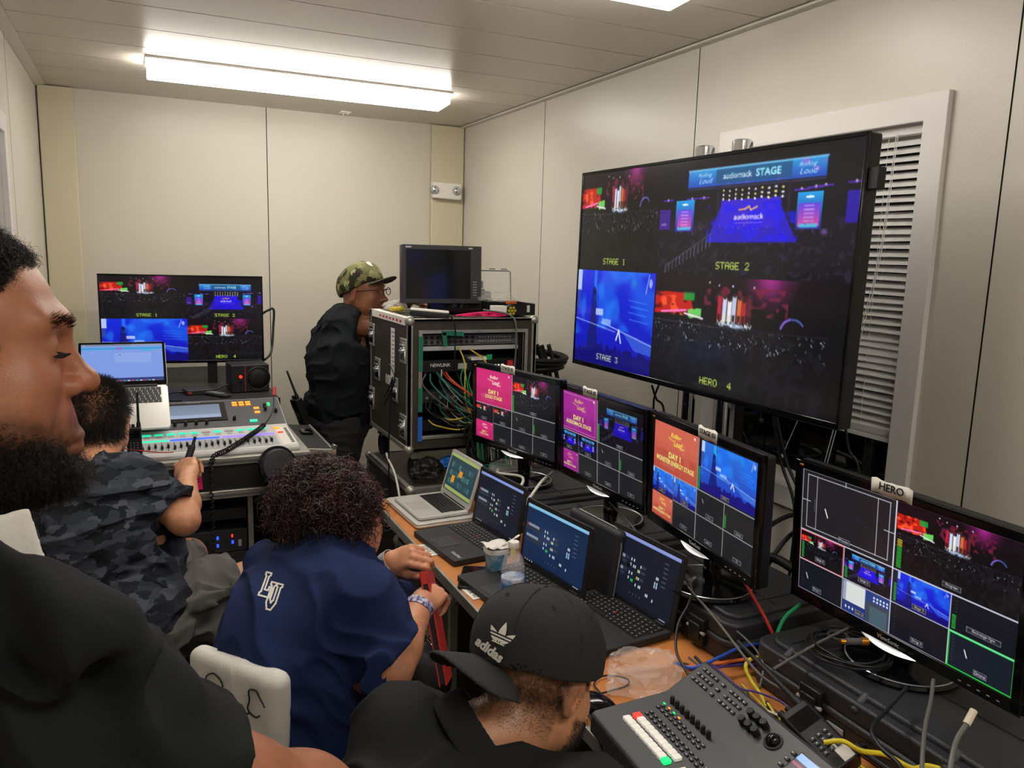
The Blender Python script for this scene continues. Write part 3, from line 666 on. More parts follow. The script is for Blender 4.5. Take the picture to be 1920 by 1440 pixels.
def feed2(w=240, h=135):
    p = Pic(w, h, '0a0912'); p.grad(0, .52, 1, 1, '14101e', '0c0b12'); p.noise(0, .55, 1, 1, 4, '262036', .6, .8, 21)
    p.rect(.17, .10, .86, .245, '0e3c8c'); p.grad(.17, .10, .86, .245, '35a8e8', '1a4cc0', .9); p.noise(.17, .10, .86, .245, 6, 'b860e0', .6, .6, 22); p.rect(.33, .11, .71, .23, '14507c', .8); p.line(.17, .10, .86, .10, '90d8ff', 1.5)
    p.text('audiomack', .445, .17, .050, 'e8f8ff', .01, wmax=.15); p.text('STAGE', .60, .168, .060, 'a8f0ff', .03, wmax=.12); p.text('Rolling', .265, .15, .045, 'c8f0ff', 0, .3); p.text('Loud', .27, .195, .045, 'c8f0ff', 0, .3); p.text('Rolling', .775, .15, .045, 'c8f0ff', 0, .3); p.text('Loud', .78, .195, .045, 'c8f0ff', 0, .3)
    p.rect(.17, .25, .86, .27, '2a2a48'); p.rect(.345, .25, .36, .60, '1a1830'); p.rect(.70, .25, .715, .60, '1a1830')
    p.poly([(.30, .72), (.37, .42), (.67, .42), (.76, .72)], '2410c8', .95); p.grad(.37, .37, .67, .60, '3a1cd8', '2a12d8', .95); p.noise(.3, .40, .76, .70, 8, '1404f0', .5, .8, 23)
    for s_ in (.16, .80):
        p.grad(s_-.055, .35, s_+.055, .62, '18a0e8', '30208c'); p.grad(s_-.045, .43, s_+.045, .60, '6a3ce8', 'e850a8', .9)
        for k in range(5): p.line(s_-.02, .45+k*.028, s_+.02, .45+k*.028, 'f0e0ff', 1, .7)
        p.rect(s_-.04, .58, s_+.04, .61, '40d0f0', .8); p.ell(s_, .385, .02, .012, 'e0f4ff')
    p.rect(0, .42, .07, .60, '3a1488'); p.text('ack', .03, .55, .03, 'f0d0ff'); p.rect(.95, .36, 1, .58, '2812a0')
    p.text('audiomack', .52, .51, .045, 'f4f0ff', .02); p.line(.47, .455, .50, .45, 'ffb83c', 1.6); p.line(.50, .45, .52, .43, 'ffd060', 1.6); p.line(.52, .43, .53, .46, 'ffb83c', 1.6); p.line(.53, .46, .56, .435, 'ffd060', 1.6); p.line(.45, .56, .59, .56, 'c0a0ff', 1, .6)
    for i in range(10):
        x = .38+.033*i
        for k in range(3): p.ell(x, .29+.035*k+.008*(i % 2), .006, .010, 'f4f6ff' if (i+k) % 3 else 'fff09a', .95)
    for x, y in ((.05, .335), (.20, .335), (.27, .335), (.76, .325), (.82, .315), (.86, .31), (.98, .30)): p.ell(x, y, .007, .012, 'fff6c0'); p.line(x-.03, y+.004, x+.03, y+.002, '6a30e8', 1.4)
    p.specks(.1, .56, .9, .66, 60, '6a5aa0', 24)
    for k in range(13): x = .06+k*.022; p.line(x, .93-k*.022, x, .99-k*.020, '6a6a84', 1)
    p.line(.06, .93, .33, .64, '5a5a74', 1); p.ell(.87, .64, .02, .03, '7a5ab0', .8, soft=.8); p.specks(0, .66, 1, 1, 90, '3c3850', 25); return p
def feed3(w=220, h=135, deep=False):
    c0, c1 = ('0a2ae0', '1010b0') if deep else ('2c70d8', '1c3cb8'); p = Pic(w, h, c0); p.grad(0, 0, 1, 1, c0, c1); p.noise(0, 0, 1, .7, 40, '1a6cf0', .45, .6, 31); p.noise(0, 0, 1, .6, 24, '2890ff', .6, .5, 32)
    p.rect(.235, 0, .275, .32, '18c8e8' if not deep else '1f8cf0', .7); p.ell(.26, .30, .03, .08, '50e8e0', .6, soft=.9); p.ell(.75, .10, .05, .10, '20a8e8', .5, soft=.9)
    p.poly([(.22, .25), (.27, .20), (.30, .60), (.34, .95), (.14, .95), (.20, .55)], '0a1468', .8); p.ell(.245, .22, .025, .05, '0a1050', .9)
    p.rect(.0, 0, .06, .22, 'c8d8f8', .9); p.rect(.0, .22, .05, .42, '3850a0', .7)
    p.line(0, .53, .55, .62, 'c0d8ff', 1.3, .8); p.rect(.28, .40, .38, .47, 'd0dcff', .8); p.line(.36, .54, 1, .70, 'c0d8ff', 1.5, .9); p.rect(.37, .50, .49, .56, 'a8c4ff', .7)
    for x0, y0 in ((.70, .28), (.72, .34), (.70, .40), (.72, .47)): p.line(x0, y0, x0+.22, y0+.02, '6ab0ff', 1, .6)
    p.poly([(.66, .62), (1, .70), (1, .80), (.80, .78)], '5a90e8', .5)
    g = np.random.default_rng(33)
    for k in range(38): x = k/37; y = .80+.09*g.random()+(.04 if x < .3 else .0); p.ell(x, y, .022, .04, '140c70' if not deep else '0c0870'); p.rect(x-.025, y+.02, x+.025, 1, '150c78' if not deep else '0c0874')
    p.line(.57, .70, .60, .60, 'e8ecff', 3); p.line(.60, .60, .63, .72, 'e8ecff', 3); p.ell(.95, .10, .02, .05, 'd0dcff', .7); p.line(.93, .02, .90, .20, 'b8ccff', 2, .8); return p
def card(c0, c1, tc, name, w=200, h=135):
    p = Pic(w, h, c0); p.grad(0, .35, 1, 1, c0, c1); p.noise(0, .55, 1, 1, 22, c1, .5, .7, 41); p.noise(0, .3, 1, .9, 30, 'ffffff', .75, .12, 42)
    for x in (.06, .12, .86, .93): p.line(x, .95, x+.01, .62, c1, 2, .6); p.ell(x+.01, .62, .04, .05, c1, .5)
    p.frame(.05, .06, .95, .94, 'ffd8d8', .6) if c0 == 'a02a90' else None
    p.text('Rolling', .50, .21, .12, tc, .025, .35, wmax=.30); p.text('Loud', .55, .34, .12, tc, .025, .35, wmax=.20); p.line(.34, .27, .46, .31, tc, 2.2); p.line(.60, .42, .70, .39, tc, 2); p.ell(.92, .09, .02, .03, 'f8d8dc'); 
    p.text('DAY 1', .5, .62, .12, 'e4e67c', .04, wmax=.30); p.text(name, .5, .76, .10, 'e4e67c', .03, wmax=min(.86, .045*len(name)+.02)); return p
F1, F2, F3, F3D = feed1(), feed2(), feed3(), feed3(deep=True)
def quad_tv(W, H, gain=1):
    p = Pic(W, H, '0a0a0d')
    a = feed1(); b = feed2(); p.blit(a, 0, 0, .38, .50); p.blit(b, .385, .0, 1, .50); p.blit(F3D, 0, .505, .385, 1.0); p.blit(a, .39, .505, .96, 1)
    for t, x, y in (('STAGE 1', .185, .455), ('STAGE 2', .665, .455), ('STAGE 3', .178, .955), ('HERO  4', .64, .955)): p.px(t, x, y, .030, 'c2dc5a' if t[-1] != '3' else 'd0d8b0', 1.35, bold=.15)
    return p
def label_px(p, x, y, t, hgt=.022, w=.07):
    p.rect(x-w/2, y-.018, x+w/2, y+.018, '26262c'); p.frame(x-w/2, y-.018, x+w/2, y+.018, '8e8e98', .8); p.text(t, x, y, hgt, 'c8c8d0', .01, wmax=w*.8)
def meter(p, x, y0, y1, lv, w=.018, top=False):
    for k in range(16):
        yy = y1-(y1-y0)*(k+1)/16
        if k < lv*16: p.rect(x, yy+.003, x+w, yy+(y1-y0)/16-.001, '22a838' if k < 12 or not top else 'c8a828', .95)
        elif k % 2: p.rect(x+w*.6, yy+.003, x+w*1.1, yy+.008, '5a5a60', .6)
def multiview(cd, live, W=300, H=170):
    p = Pic(W, H, '1d1e20'); bg = '1d1e20'
    p.blit(cd, 0, 0, .475, .50); p.rect(.485, 0, 1, .5, '141416'); p.blit(live, .505, .02, .995, .48) if live is not F1 else p.blit(live, .485, .0, 1, .6)
    p.rect(0, .5, 1, 1, bg); p.blit(live, 0, .50, .235, .735); p.blit(live, .24, .505, .475, .735); p.blit(cd, 0, .75, .235, 1)
    if live is F2: p.rect(0, .50, .02, .735, bg); p.a[int(.02*H):int(.48*H), int(.505*W):] *= .8
    for y in (.50,): p.line(0, y, 1, y, 'b8b8ba', 1.4)
    p.line(.24, .745, 1, .745, 'a8a8aa', 1.2); p.line(.478, 0, .478, 1, 'b0b0b4', 1.6); p.line(.738, .5, .738, 1, 'a8a8ac', 1.2); p.line(.238, .5, .238, 1, '70707a', 1)
    for x, y, t in ((.74, .46, 'Program'), (.11, .71, 'Stage 1'), (.36, .71, 'Stage 2'), (.61, .71, 'Drop 1'), (.87, .71, 'Drone'), (.36, .955, 'Drop 2'), (.61, .955, 'Live U'), (.87, .955, 'Pgm')): label_px(p, x, y, t, .018)
    meter(p, .485, .2, .49, .75); meter(p, .745, .53, .72, .6, .014)
    for x in (.25, .488, .745): meter(p, x, .77, .97, .0, .014)
    meter(p, .488, .53, .72, 0, .014); p.line(.535, .575, .545, .605, 'd8d8d8', 1.2); return p
def hero_view(W=470, H=265):
    p = Pic(W, H, '16161e'); p.rect(0, 0, .49, .5, '221f22'); f1 = feed1(260, 150); p.blit(f1, .495, 0, 1, .56); p.rect(0, .5, 1, 1, '12131c')
    p.frame(0, 0, .492, .5, 'c8c8d8', 1.6); p.frame(.03, .035, .465, .465, 'c0c0d0', 1.5); p.line(.085, .035, .085, .465, 'c0c0d0', 1.3); p.line(.405, .035, .405, .465, 'c0c0d0', 1.3); p.line(.24, 0, .24, .045, 'c0c0d0', 1.5); p.line(0, .25, .05, .25, 'c0c0d0', 1.5); p.line(.44, .25, .49, .25, 'c0c0d0', 1.5)
    p.line(.135, .27, .15, .33, 'f0ece8', 2.6); p.line(.075, .22, .075, .32, '98a8b0', 1, .6); p.specks(.30, .22, .42, .34, 4, '5a40c0', 3); label_px(p, .245, .46, 'Preview', .02, .06)
    p.line(.49, 0, 1, 0, 'd0d0e4', 1.6); p.line(.492, 0, .492, 1, 'd8d8ea', 2.2); p.line(0, .5, .49, .5, 'c8c8d8', 1.6); p.line(.49, .5, 1, .5, 'd8d8ea', 2.4)
    meter(p, .505, .27, .48, .95, .022, True); label_px(p, .745, .455, 'Program', .024, .075)
    p.blit(F1, .0, .505, .245, .745); p.blit(F2, .25, .505, .49, .745); p.blit(F3D, .515, .505, .745, .745); p.rect(.495, .505, .518, .745, '1a1a30')
    p.frame(0, .502, .248, .748, 'e05a58', 2); p.line(0, .748, .49, .748, 'd0d0e0', 1.5); p.line(.495, .748, .75, .748, 'c8c8dc', 1.6); p.line(.25, .5, .25, 1, 'c8c8dc', 1.6); p.line(.748, .5, .748, 1, 'd8d8ea', 1.6)
    meter(p, .012, .55, .73, .7, .014, True); meter(p, .258, .55, .73, .45, .014); meter(p, .503, .55, .73, .7, .012); meter(p, .757, .53, .73, .45, .016)
    p.rect(.255, .752, .49, .995, '243c80'); p.rect(.27, .755, .37, .91, 'd4dad6'); p.rect(.255, .755, .272, .91, '9aa0b8'); p.rect(.375, .83, .49, .995, '3a4450'); p.rect(.395, .86, .48, .99, '465c68'); p.rect(.255, .91, .375, .995, '1c3478')
    for i in range(5):
        for j in range(2): p.rect(.41+.016*i, .78+.025*j, .418+.016*i, .795+.025*j, 'e8ecf8')
        p.rect(.27+.018*i, .945, .277+.018*i, .965, 'd8e0f4')
    label_px(p, .345, .965, 'Live U', .018, .045)
    for x, y, t, w in ((.12, .70, 'Stage 1', .055), (.36, .70, 'Stage 2', .06), (.62, .71, 'Stage 3', .06), (.11, .955, 'Drop 1', .05), (.62, .955, 'Drop 2', .055), (.88, .69, 'Backstage Pgm', .13), (.88, .955, 'Drone', .05)): label_px(p, x, y, t, .024, w)
    p.rect(.75, .752, .998, .998, '141a26'); p.rect(0, .752, .245, .995, '12141e'); label_px(p, .11, .955, 'Drop 1', .022, .05); label_px(p, .88, .955, 'Drone', .022, .05)
    p.line(.045, .85, .055, .89, 'e8e8e8', 1.8); p.line(.815, .84, .825, .885, 'f0f0f0', 2)
    for x in (.012, .503, .757): meter(p, x, .77, .97, 0, .014)
    p.frame(.749, .75, 1.0, 1.0, '28c048', 2.6); p.line(.749, .75, 1, .75, '70e898', 3); p.frame(0, 0, 1, 1, 'c0c0d4', 1.2); p.line(.749, .998, 1, .998, '28c048', 3); p.line(.998, .75, .998, 1, '28c048', 3); return p
def deck_view(blue=False, W=230, H=140):
    bg = '10284c' if blue else '141826'; p = Pic(W, H, bg); p.ell(.3, .4, .5, .45, '1a3c66' if blue else '1a2034', .6, soft=1); p.rect(0, 0, 1, .055, '8cc8e8' if blue else '8f9fe0' )
    p.rect(.01, .06, .16, .075, '4a5468', .8)
    for y, n in ((.33, 0), (.52, 1)):
        p.rect(.01, y+.07, .27, y+.12, '2c3440'); p.rect(.02, y, .30, y+.05, '2c3440')
        for i in range(8): p.rect(.03+.026*i, y, .05+.026*i, y+.05, 'c04038' if (i == 0 and not n) else '9aa6b0')
    for x, y, c in ((.33, .33, 'c8d4dc'), (.37, .33, 'c8d4dc'), (.33, .41, 'c8d4dc'), (.375, .42, 'b8c8d0'), (.40, .42, 'c8d4dc'), (.48, .38, 'c8d4dc'), (.45, .46, 'c8c850'), (.47, .46, 'c8d4dc'), (.33, .54, 'c8d4dc'), (.37, .54, 'c8d4dc'), (.33, .62, 'c8d4dc'), (.375, .64, '28c060'), (.395, .64, '28c060'), (.45, .57, 'c8c850'), (.475, .57, 'c8d4dc'), (.45, .68, 'c8d4dc'), (.50, .68, 'c8d4dc'), (.52, .68, 'c8d4dc'), (.72, .42, 'c8d4dc'), (.74, .42, 'c8d4dc'), (.71, .50, 'a8d0e8'), (.74, .50, 'a8d0e8'), (.71, .55, 'a8d0e8'), (.74, .55, 'a8d0e8'), (.62, .74, 'c8d4dc'), (.64, .74, 'c8d4dc'), (.72, .77, 'c8d4dc')):
        p.rect(x, y, x+.016, y+.045, c)
    for x, y in ((.50, .38), (.50, .46), (.50, .57)): p.rect(x, y, x+.06, y+.04, '363e4a')
    for k in range(6): p.rect(.80, .16+.07*k, .86, .175+.07*k, '566070', .9)
    for k in range(4): p.line(.40+.05*k, .84, .40+.05*k, .86, '8090a0', 1)
    p.rect(0, .955, 1, 1, '0c1220')
    for k in range(4): p.rect(.05+.04*k, .965, .065+.04*k, .985, 'c8d0e0')
    p.rect(.86, .97, .95, .985, 'a0a8b8'); return p
def air_view(W=200, H=125):
    p = Pic(W, H, '2c4048'); p.rect(0, 0, 1, .08, '98a860'); p.rect(.05, .88, 1, .97, '98a45c'); p.rect(0, .97, 1, 1, '3c5048')
    g = np.random.default_rng(4)
    for j in range(3):
        for i in range(9): p.rect(.10+.09*i, .22+.22*j, .17+.09*i, .36+.22*j, ('3c6468', '34545a', '44706c', '2c4a50')[g.integers(0, 4)])
    p.rect(.42, .36, .54, .52, 'd8901c'); p.rect(.20, .56, .31, .74, 'd8901c'); return p
def mac_view(W=200, H=120):
    p = Pic(W, H, '7d9ae0'); p.rect(0, 0, 1, .05, '8a94a8'); p.rect(.05, .02, .60, .035, '5a6270'); p.rect(0, .09, 1, .15, '3c9cd4'); p.rect(.42, .09, .5, .15, '8a6ac8'); p.rect(.72, .16, .88, .19, '30b0d0'); p.rect(.40, .24, .85, .50, '8aa4e4'); p.rect(.45, .28, .48, .30, '4a5aa0'); p.rect(0, .90, 1, .96, '2c3a78'); p.rect(0, .96, 1, 1, '48406a')
    for k in range(12): p.rect(.3+.05*k, .965, .33+.05*k, .99, ('c04060', '50a0d0', 'd0d0d0')[k % 3]); 
    return p
# ================================================================ TELEVISIONS AND MONITORS
def fr(u, v): return Matrix.Translation(u)@Euler(v).to_matrix().to_4x4()
def lean(c, yaw, tilt): return Matrix.Translation(c)@Matrix.Rotation(yaw, 4, 'Z')@Matrix.Rotation(-tilt, 4, 'X')
mat('tv_screen', '000000', .16, emit='attr', es=.78, attr='Col')
# large television: frame facing -y locally
T = thing('television', 'large television split in four stage pictures, hung before the window', 'television', mtx=lean((1.514, 1.967, 1.652), -1.545, .015))
W_, H_ = 1.24, .70
b = MB(); b.rbox((0, 0), (W_, H_), .006, -.0, .042); b.v = [(x, z, y) for x, y, z in b.v]; b.rbox((0, 0), (W_*.8, H_*.6), .02, .042, .075)
b.v = b.v[:48]+[(x, z, y) for x, y, z in b.v[48:]]; b.build('casing', 'black_plastic', T, bevel=.003)
b = MB()
for a, c in (((-W_/2, -H_/2), (W_/2, -H_/2+.016)), ((-W_/2, H_/2-.009), (W_/2, H_/2)), ((-W_/2, -H_/2), (-W_/2+.008, H_/2)), ((W_/2-.008, -H_/2), (W_/2, H_/2))): b.bb((a[0], -.004, a[1]), (c[0], .002, c[1]))
b.build('bezel', 'black_gloss', T, bevel=.001)
screen('screen', quad_tv(500, 280), W_-.016, H_-.025, T, Matrix.Translation((0, -.0015, .0035)), 'tv_screen')
MB().bb((W_/2, .004, .22), (W_/2+.030, .03, .27)).build('side_box', 'black_matte', T, bevel=.002)
# stand with two chromed poles
T = thing('television_stand', 'black floor stand with twin chrome poles rising behind the large television', 'stand', (1.62, 1.96, 0))
for dy in (-.085, .085):
    MB().cyl((0, dy, .03), (0, dy, 1.99), .021).build('pole', 'chrome', T)
    b = MB(); b.lathe([(.0, 2.050), (.022, 2.050), (.030, 2.045), (.030, 2.018), (.024, 2.012), (.024, 1.985)], (0, dy, 0), 24); b.build('pole_cap', 'chrome', T)
MB().bb((-.035, -.20, 1.35), (-.022, .20, 1.90)).bb((-.06, -.35, 1.50), (-.03, .35, 1.53)).bb((-.06, -.35, 1.75), (-.03, .35, 1.78)).build('bracket', 'black_matte', T, bevel=.002)
MB().rbox((.04, 0), (.34, .85), .03, 0, .03).build('base', 'black_gloss', T, bevel=.003)
# back television on its foot
T = thing('television', 'small television at the back wall behind the open silver laptop', 'television', mtx=lean((.205, 4.14, 1.345), -.12, .03))
W_, H_ = .735, .425
b = MB(); b.rbox((0, 0), (W_, H_), .005, 0, .03); b.v = [(x, z, y) for x, y, z in b.v]; b.build('casing', 'black_plastic', T, bevel=.002)
b = MB()
for a, c in (((-W_/2, -H_/2), (W_/2, -H_/2+.012)), ((-W_/2, H_/2-.007), (W_/2, H_/2)), ((-W_/2, -H_/2), (-W_/2+.007, H_/2)), ((W_/2-.007, -H_/2), (W_/2, H_/2))): b.bb((a[0], -.004, a[1]), (c[0], .002, c[1]))
b.build('bezel', 'black_gloss', T, bevel=.001)
p = Pic(330, 190, '08080c'); a = feed1(); p.blit(a, .0, 0, .52, .50); p.blit(F2, .52, .04, 1, .52); p.blit(F3D, 0, .50, .52, 1); p.blit(a, .52, .50, 1, 1)
for t, x, y in (('STAGE 1', .275, .455), ('STAGE 2', .76, .455), ('HERO  4', .76, .955)): p.px(t, x, y, .035, 'b8d84c', 1.3, .2)
screen('screen', p, W_-.014, H_-.019, T, Matrix.Translation((0, -.0015, .0025)), 'tv_screen')
b = MB(); b.bb((.10, .012, -.33), (.145, .035, -.19)); b.build('neck', 'black_plastic', T, bevel=.003)
b = MB(); b.box((.185, -.09, -.335), (.035, .26, .014), (0, 0, R(-38))); b.box((.06, .04, -.335), (.035, .22, .014), (0, 0, R(50))); b.build('foot', 'black_plastic', T, bevel=.003)

def monitor(lab, c, yaw, tilt, w, h, pic, tape, toff, group='desk monitors', ztop=.865, tw=.085):
    T = thing('monitor', lab, 'monitor', mtx=lean(c, yaw, tilt), group=group); e = .019; e2 = .024; ho = h/2
    b = MB(); b.rbox((0, -.004), (w+2*e, h+e+e2), .006, .004, .030); b.v = [(x, z, y) for x, y, z in b.v]; n = len(b.v); b.rbox((0, -.02), (w*.62, h*.62), .03, .030, .052); b.v = b.v[:n]+[(x, z, y) for x, y, z in b.v[n:]]; b.build('casing', 'black_plastic', T, bevel=.003)
    b = MB(); X, Z0, Z1 = w/2+e, -ho-e2, ho+e-.002
    for a, q in (((-X, Z0), (X, -ho)), ((-X, ho), (X, Z1)), ((-X, Z0), (-w/2, Z1)), ((w/2, Z0), (X, Z1))): b.bb((a[0], -.006, a[1]), (q[0], .005, q[1]))
    fz = b.build('bezel', 'black_gloss', T, bevel=.002)
    screen('screen', pic, w, h, T, Matrix.Translation((0, -.0015, 0)))
    text('ViewSonic', .013, 'light_grey', 'maker_lettering', T, fr((0, -.0065, -ho-.013), (R(90), 0, 0)))
    b = MB()
    for i in range(3): b.sph((-w/2-.006+i*.004, -.006, ho+.008), (.0022, .001, .003), 8, 6)
    b.build('badge', 'gold', T)
    b = MB()
    for i in range(5): b.bb((w/2-.10+i*.019, -.0068, -ho-.016), (w/2-.094+i*.019, -.0055, -ho-.0145))
    b.build('button_marks', 'light_grey', T)
    # curved silver lip under the bezel
    b = MB(); N_ = 16
    vs = []; 
    for i in range(N_+1):
        u = -1+2*i/N_; q = .020*(1-u*u)
        vs += [(u*.075, -.004-q*.15, Z0+.001), (u*.075, -.004-q*.7, Z0-q*.36), (u*.075, .006, Z0+.001)]
    b.add(vs, [(i*3+j, (i+1)*3+j, (i+1)*3+(j+1) % 3, i*3+(j+1) % 3) for i in range(N_) for j in range(3)]); b.build('silver_lip', 'silver', T, smooth=60)
    # neck and round foot stand upright under the panel
    Mi = T.matrix_world.inverted(); back = Matrix.Rotation(yaw, 4, 'Z')@Vector((0, .055, 0)); fc = Vector(c)+back; fc.z = ztop
    L = Matrix.Translation(fc)@Matrix.Rotation(yaw, 4, 'Z')
    b = MB(); b.M = Mi@L; b.tube([(0, 0, .01), (0, 0, c[2]-ztop-.08)], .024, 20); b.rbox((0, -.01), (.10, .05), .01, c[2]-ztop-.09, c[2]-ztop-.02); b.build('neck', 'black_gloss', T, bevel=.002)
    b = MB(); b.M = Mi@L; b.lathe([(0, .0), (.115, .0), (.117, .004), (.114, .010), (.06, .016), (.028, .022), (0, .022)], (0, -.008, 0), 48); f = b.build('round_foot', 'black_gloss', T)
    b = MB(); b.M = Mi@L; b.torus((0, -.008, .0098), .109, .0022, n=64, m=6); b.build('foot_rim', 'silver', f)
    if tape:
        b = MB(); n = 8; vs = []
        for i in range(n+1):
            u = i/n-.5; z = ho+e-.006+.004*math.sin(i*1.3)*.4
            vs += [(toff+u*tw, -.0072-.001*math.sin(i), z-.010), (toff+u*tw, -.0075, z+.020+.0015*math.sin(i*2))]
        b.add(vs, [(2*i, 2*i+2, 2*i+3, 2*i+1) for i in range(n)]); t_ = b.build('tape_label', 'white_paper', T); m_ = t_.modifiers.new('s', 'SOLIDIFY'); m_.thickness = .0006
        text(tape, .0175 if len(tape) > 5 else .023, 'black_matte', 'handwriting', T, fr((toff, -.0088, ho+e+.001), (R(90), 0, R(0))), bold=.0002, shear=.05)
    return T
C1 = card('cc2a72', 'b81f60', 'f6f0c8', 'LOUD STAGE'); C2 = card('a02a90', '8c2080', 'd8b860', 'AUDIOMACK STAGE'); C3 = card('cc6450', 'b44a3c', 'f0dc50', 'MONSTER ENERGY STAGE')
monitor('monitor with bright pink LOUD STAGE card, farthest along the desk', (1.226, 2.541, 1.136), -1.366, -.02, .477, .268, multiview(C1, F1), 'STAGE 01', -.03)
monitor('monitor with purple AUDIOMACK STAGE card, second along the desk', (1.301, 2.069, 1.124), -1.556, -.05, .477, .268, multiview(C2, F2), 'STAGE 02', -.045)
monitor('monitor with orange MONSTER ENERGY STAGE card, taped STAGE 03', (1.27, 1.536, 1.126), -1.694, -.02, .477, .268, multiview(C3, F3), 'STAGE 03', .035)
monitor('nearest monitor with nine pictures and a HERO tape label on top', (1.388, 1.05, 1.085), -1.591, -.058, .521, .293, hero_view(), 'HERO', -.015, tw=.10)

# ================================================================ LAPTOPS
mat('tp_black', '232426', .55, bump=.05, bscale=300); mat('key_black', '141517', .5); mat('key_mark', 'b8bab8', .6); mat('pad_grey', '36383a', .4); mat('laptop_silver', 'cfcdc8', .3, .25); mat('mac_pad', 'bdbcb6', .35, .2)
def keys(parent, w, d, y0, rows, cols, zt, marks=True, name='keyboard'):
    # the block of keys is one part: caps and their printed marks
    b = MB(); r = random.Random(3); kw = w/cols; kd = d/rows
    for j in range(rows):
        x = -w/2; off = (0, .35, .5, .8, 0, 0)[j % 6]*kw
        i = 0
        while x < w/2-.3*kw:
            ww = kw
            if i == 0 and 0 < j < rows-1: ww = kw+off
            if j == rows-1 and i == 3: ww = kw*4.4
            ww = min(ww, w/2-x)
            b.bb((x+.0011, y0-j*kd-kd+.0011, zt-.0005), (x+ww-.0011, y0-j*kd-.0011, zt+.0018), 0)
            if marks and ww < kw*2: b.bb((x+.35*kw, y0-j*kd-kd*.52, zt+.0018), (x+.35*kw+.0028, y0-j*kd-kd*.52+.0034, zt+.0020), 1)
            x += ww; i += 1
    return b.build(name, ['key_black', 'key_mark'], parent, smooth=0)
def laptop(lab, c, yaw, tilt, w, lh, pic, style='tp', base_z=.752, depth=None, group=None, name='laptop', pitch=0, sw=None):
    # c: middle of the lid; the hinge line sits at its foot
    L = lean(c, yaw, tilt); hinge = L@Vector((0, 0, -lh/2)); th = .019 if style == 'tp' else .012
    if base_z is None: base_z = hinge.z-th
    B = Matrix.Translation((hinge.x, hinge.y, base_z))@Matrix.Rotation(yaw, 4, 'Z')@Matrix.Rotation(pitch, 4, 'X'); T = thing(name, lab, 'laptop', mtx=B, group=group); Li = B.inverted()
    dp = depth or lh; m = 'tp_black' if style == 'tp' else 'laptop_silver'
    b = MB(); b.rbox((0, -dp/2+.006), (w, dp), .008 if style == 'tp' else .014, .001, th, n=6)
    b.build('base', m, T, bevel=.0022)
    if style == 'tp':
        MB().rbox((0, -.055), (w*.90, .098), .003, th-.0002, th+.0004).build('key_tray', 'key_black', T)
        keys(T, w*.88, .094, -.008, 6, 15, th+.0004); MB().sph((.004, -.062, th+.004), .0035, 10, 8).build('pointing_stick', 'red', T)
        b = MB(); b.rbox((-.01, -dp+.055), (.088, .072), .003, th, th+.0008); q = b.build('touchpad', 'pad_grey', T)
        b = MB(); b.bb((-.053, -dp+.0925, th+.0009), (-.005, -dp+.0935, th+.0013)); b.bb((.0, -dp+.0925, th+.0009), (.035, -dp+.0935, th+.0013)); o_ = b.build('red_line', 'red', None); o_.parent = q
        text('ThinkPad', .016, 'light_grey', 'maker_lettering', T, fr((w/2-.045, -dp+.035, th+.0004), (0, 0, R(0))), bold=.0004, shear=.2)
        for s in (-1, 1): MB().rbox((s*w*.36, .004), (.035, .014), .003, th-.004, th+.008).build('hinge', 'dark_grey', T, bevel=.001)
    else:
        MB().rbox((0, -.050), (w*.86, .094), .004, th-.0004, th+.0001).build('key_tray', 'mac_pad', T)
        keys(T, w*.84, .090, -.006, 6, 14, th, False); MB().rbox((0, -dp+.052), (.098, .068), .004, th, th+.0004).build('touchpad', 'mac_pad', T)
        MB().cyl((-w*.38, .004, th+.001), (w*.38, .004, th+.001), .006, n=14).build('hinge', 'dark_grey', T)
    LM = Li@L; b = MB(); b.M = LM; b2 = MB(); b2.M = LM
    def plate(B_, ww, hh, r, y0, y1, cz=0):
        q = MB(); q.rbox((0, cz), (ww, hh), r, y0, y1, n=6); B_.add([(x, z, y) for x, y, z in q.v], q.f)
    plate(b, w, lh, .008 if style == 'tp' else .012, 0, .007); lid = b.build('lid', m, T, bevel=.0015)
    e = .014 if style == 'tp' else .012; eb = .022 if style == 'tp' else .022
    plate(b2, w-.004, lh-.004, .006, -.0012, .0); b2.build('bezel', 'black_matte' if style == 'tp' else ('laptop_silver' if style == 'air' else 'black_gloss'), lid)
    s_ = screen('screen', pic, w-2*e, lh-e-eb, T, LM@Matrix.Translation((0, -.0018, (eb-e)/2)), 'screen' if style != 'tp' else 'lap_screen')
    return T
mat('lap_screen', '000000', .35, emit='attr', es=.7, attr='Col')
G = 'black laptops in a row on the desk'
laptop('black laptop with dark app screen, next to the silver laptop', (1.067, 2.312, .866), -1.469, .163, .303, .205, deck_view(), depth=.23)
laptop('black laptop with the blue screen, third from the far end', (1.062, 1.907, .870), -1.44, .114, .322, .208, deck_view(True), depth=.225)
laptop('nearest black laptop, in front of the person in the black cap', (1.19, 1.655, .862), -1.485, .191, .300, .210, deck_view(), depth=.235, base_z=.752)
laptop('slim silver laptop with green screen, standing on a closed one', (1.068, 2.655, .868), -1.53, .30, .262, .175, air_view(), 'air', base_z=None, depth=.195)
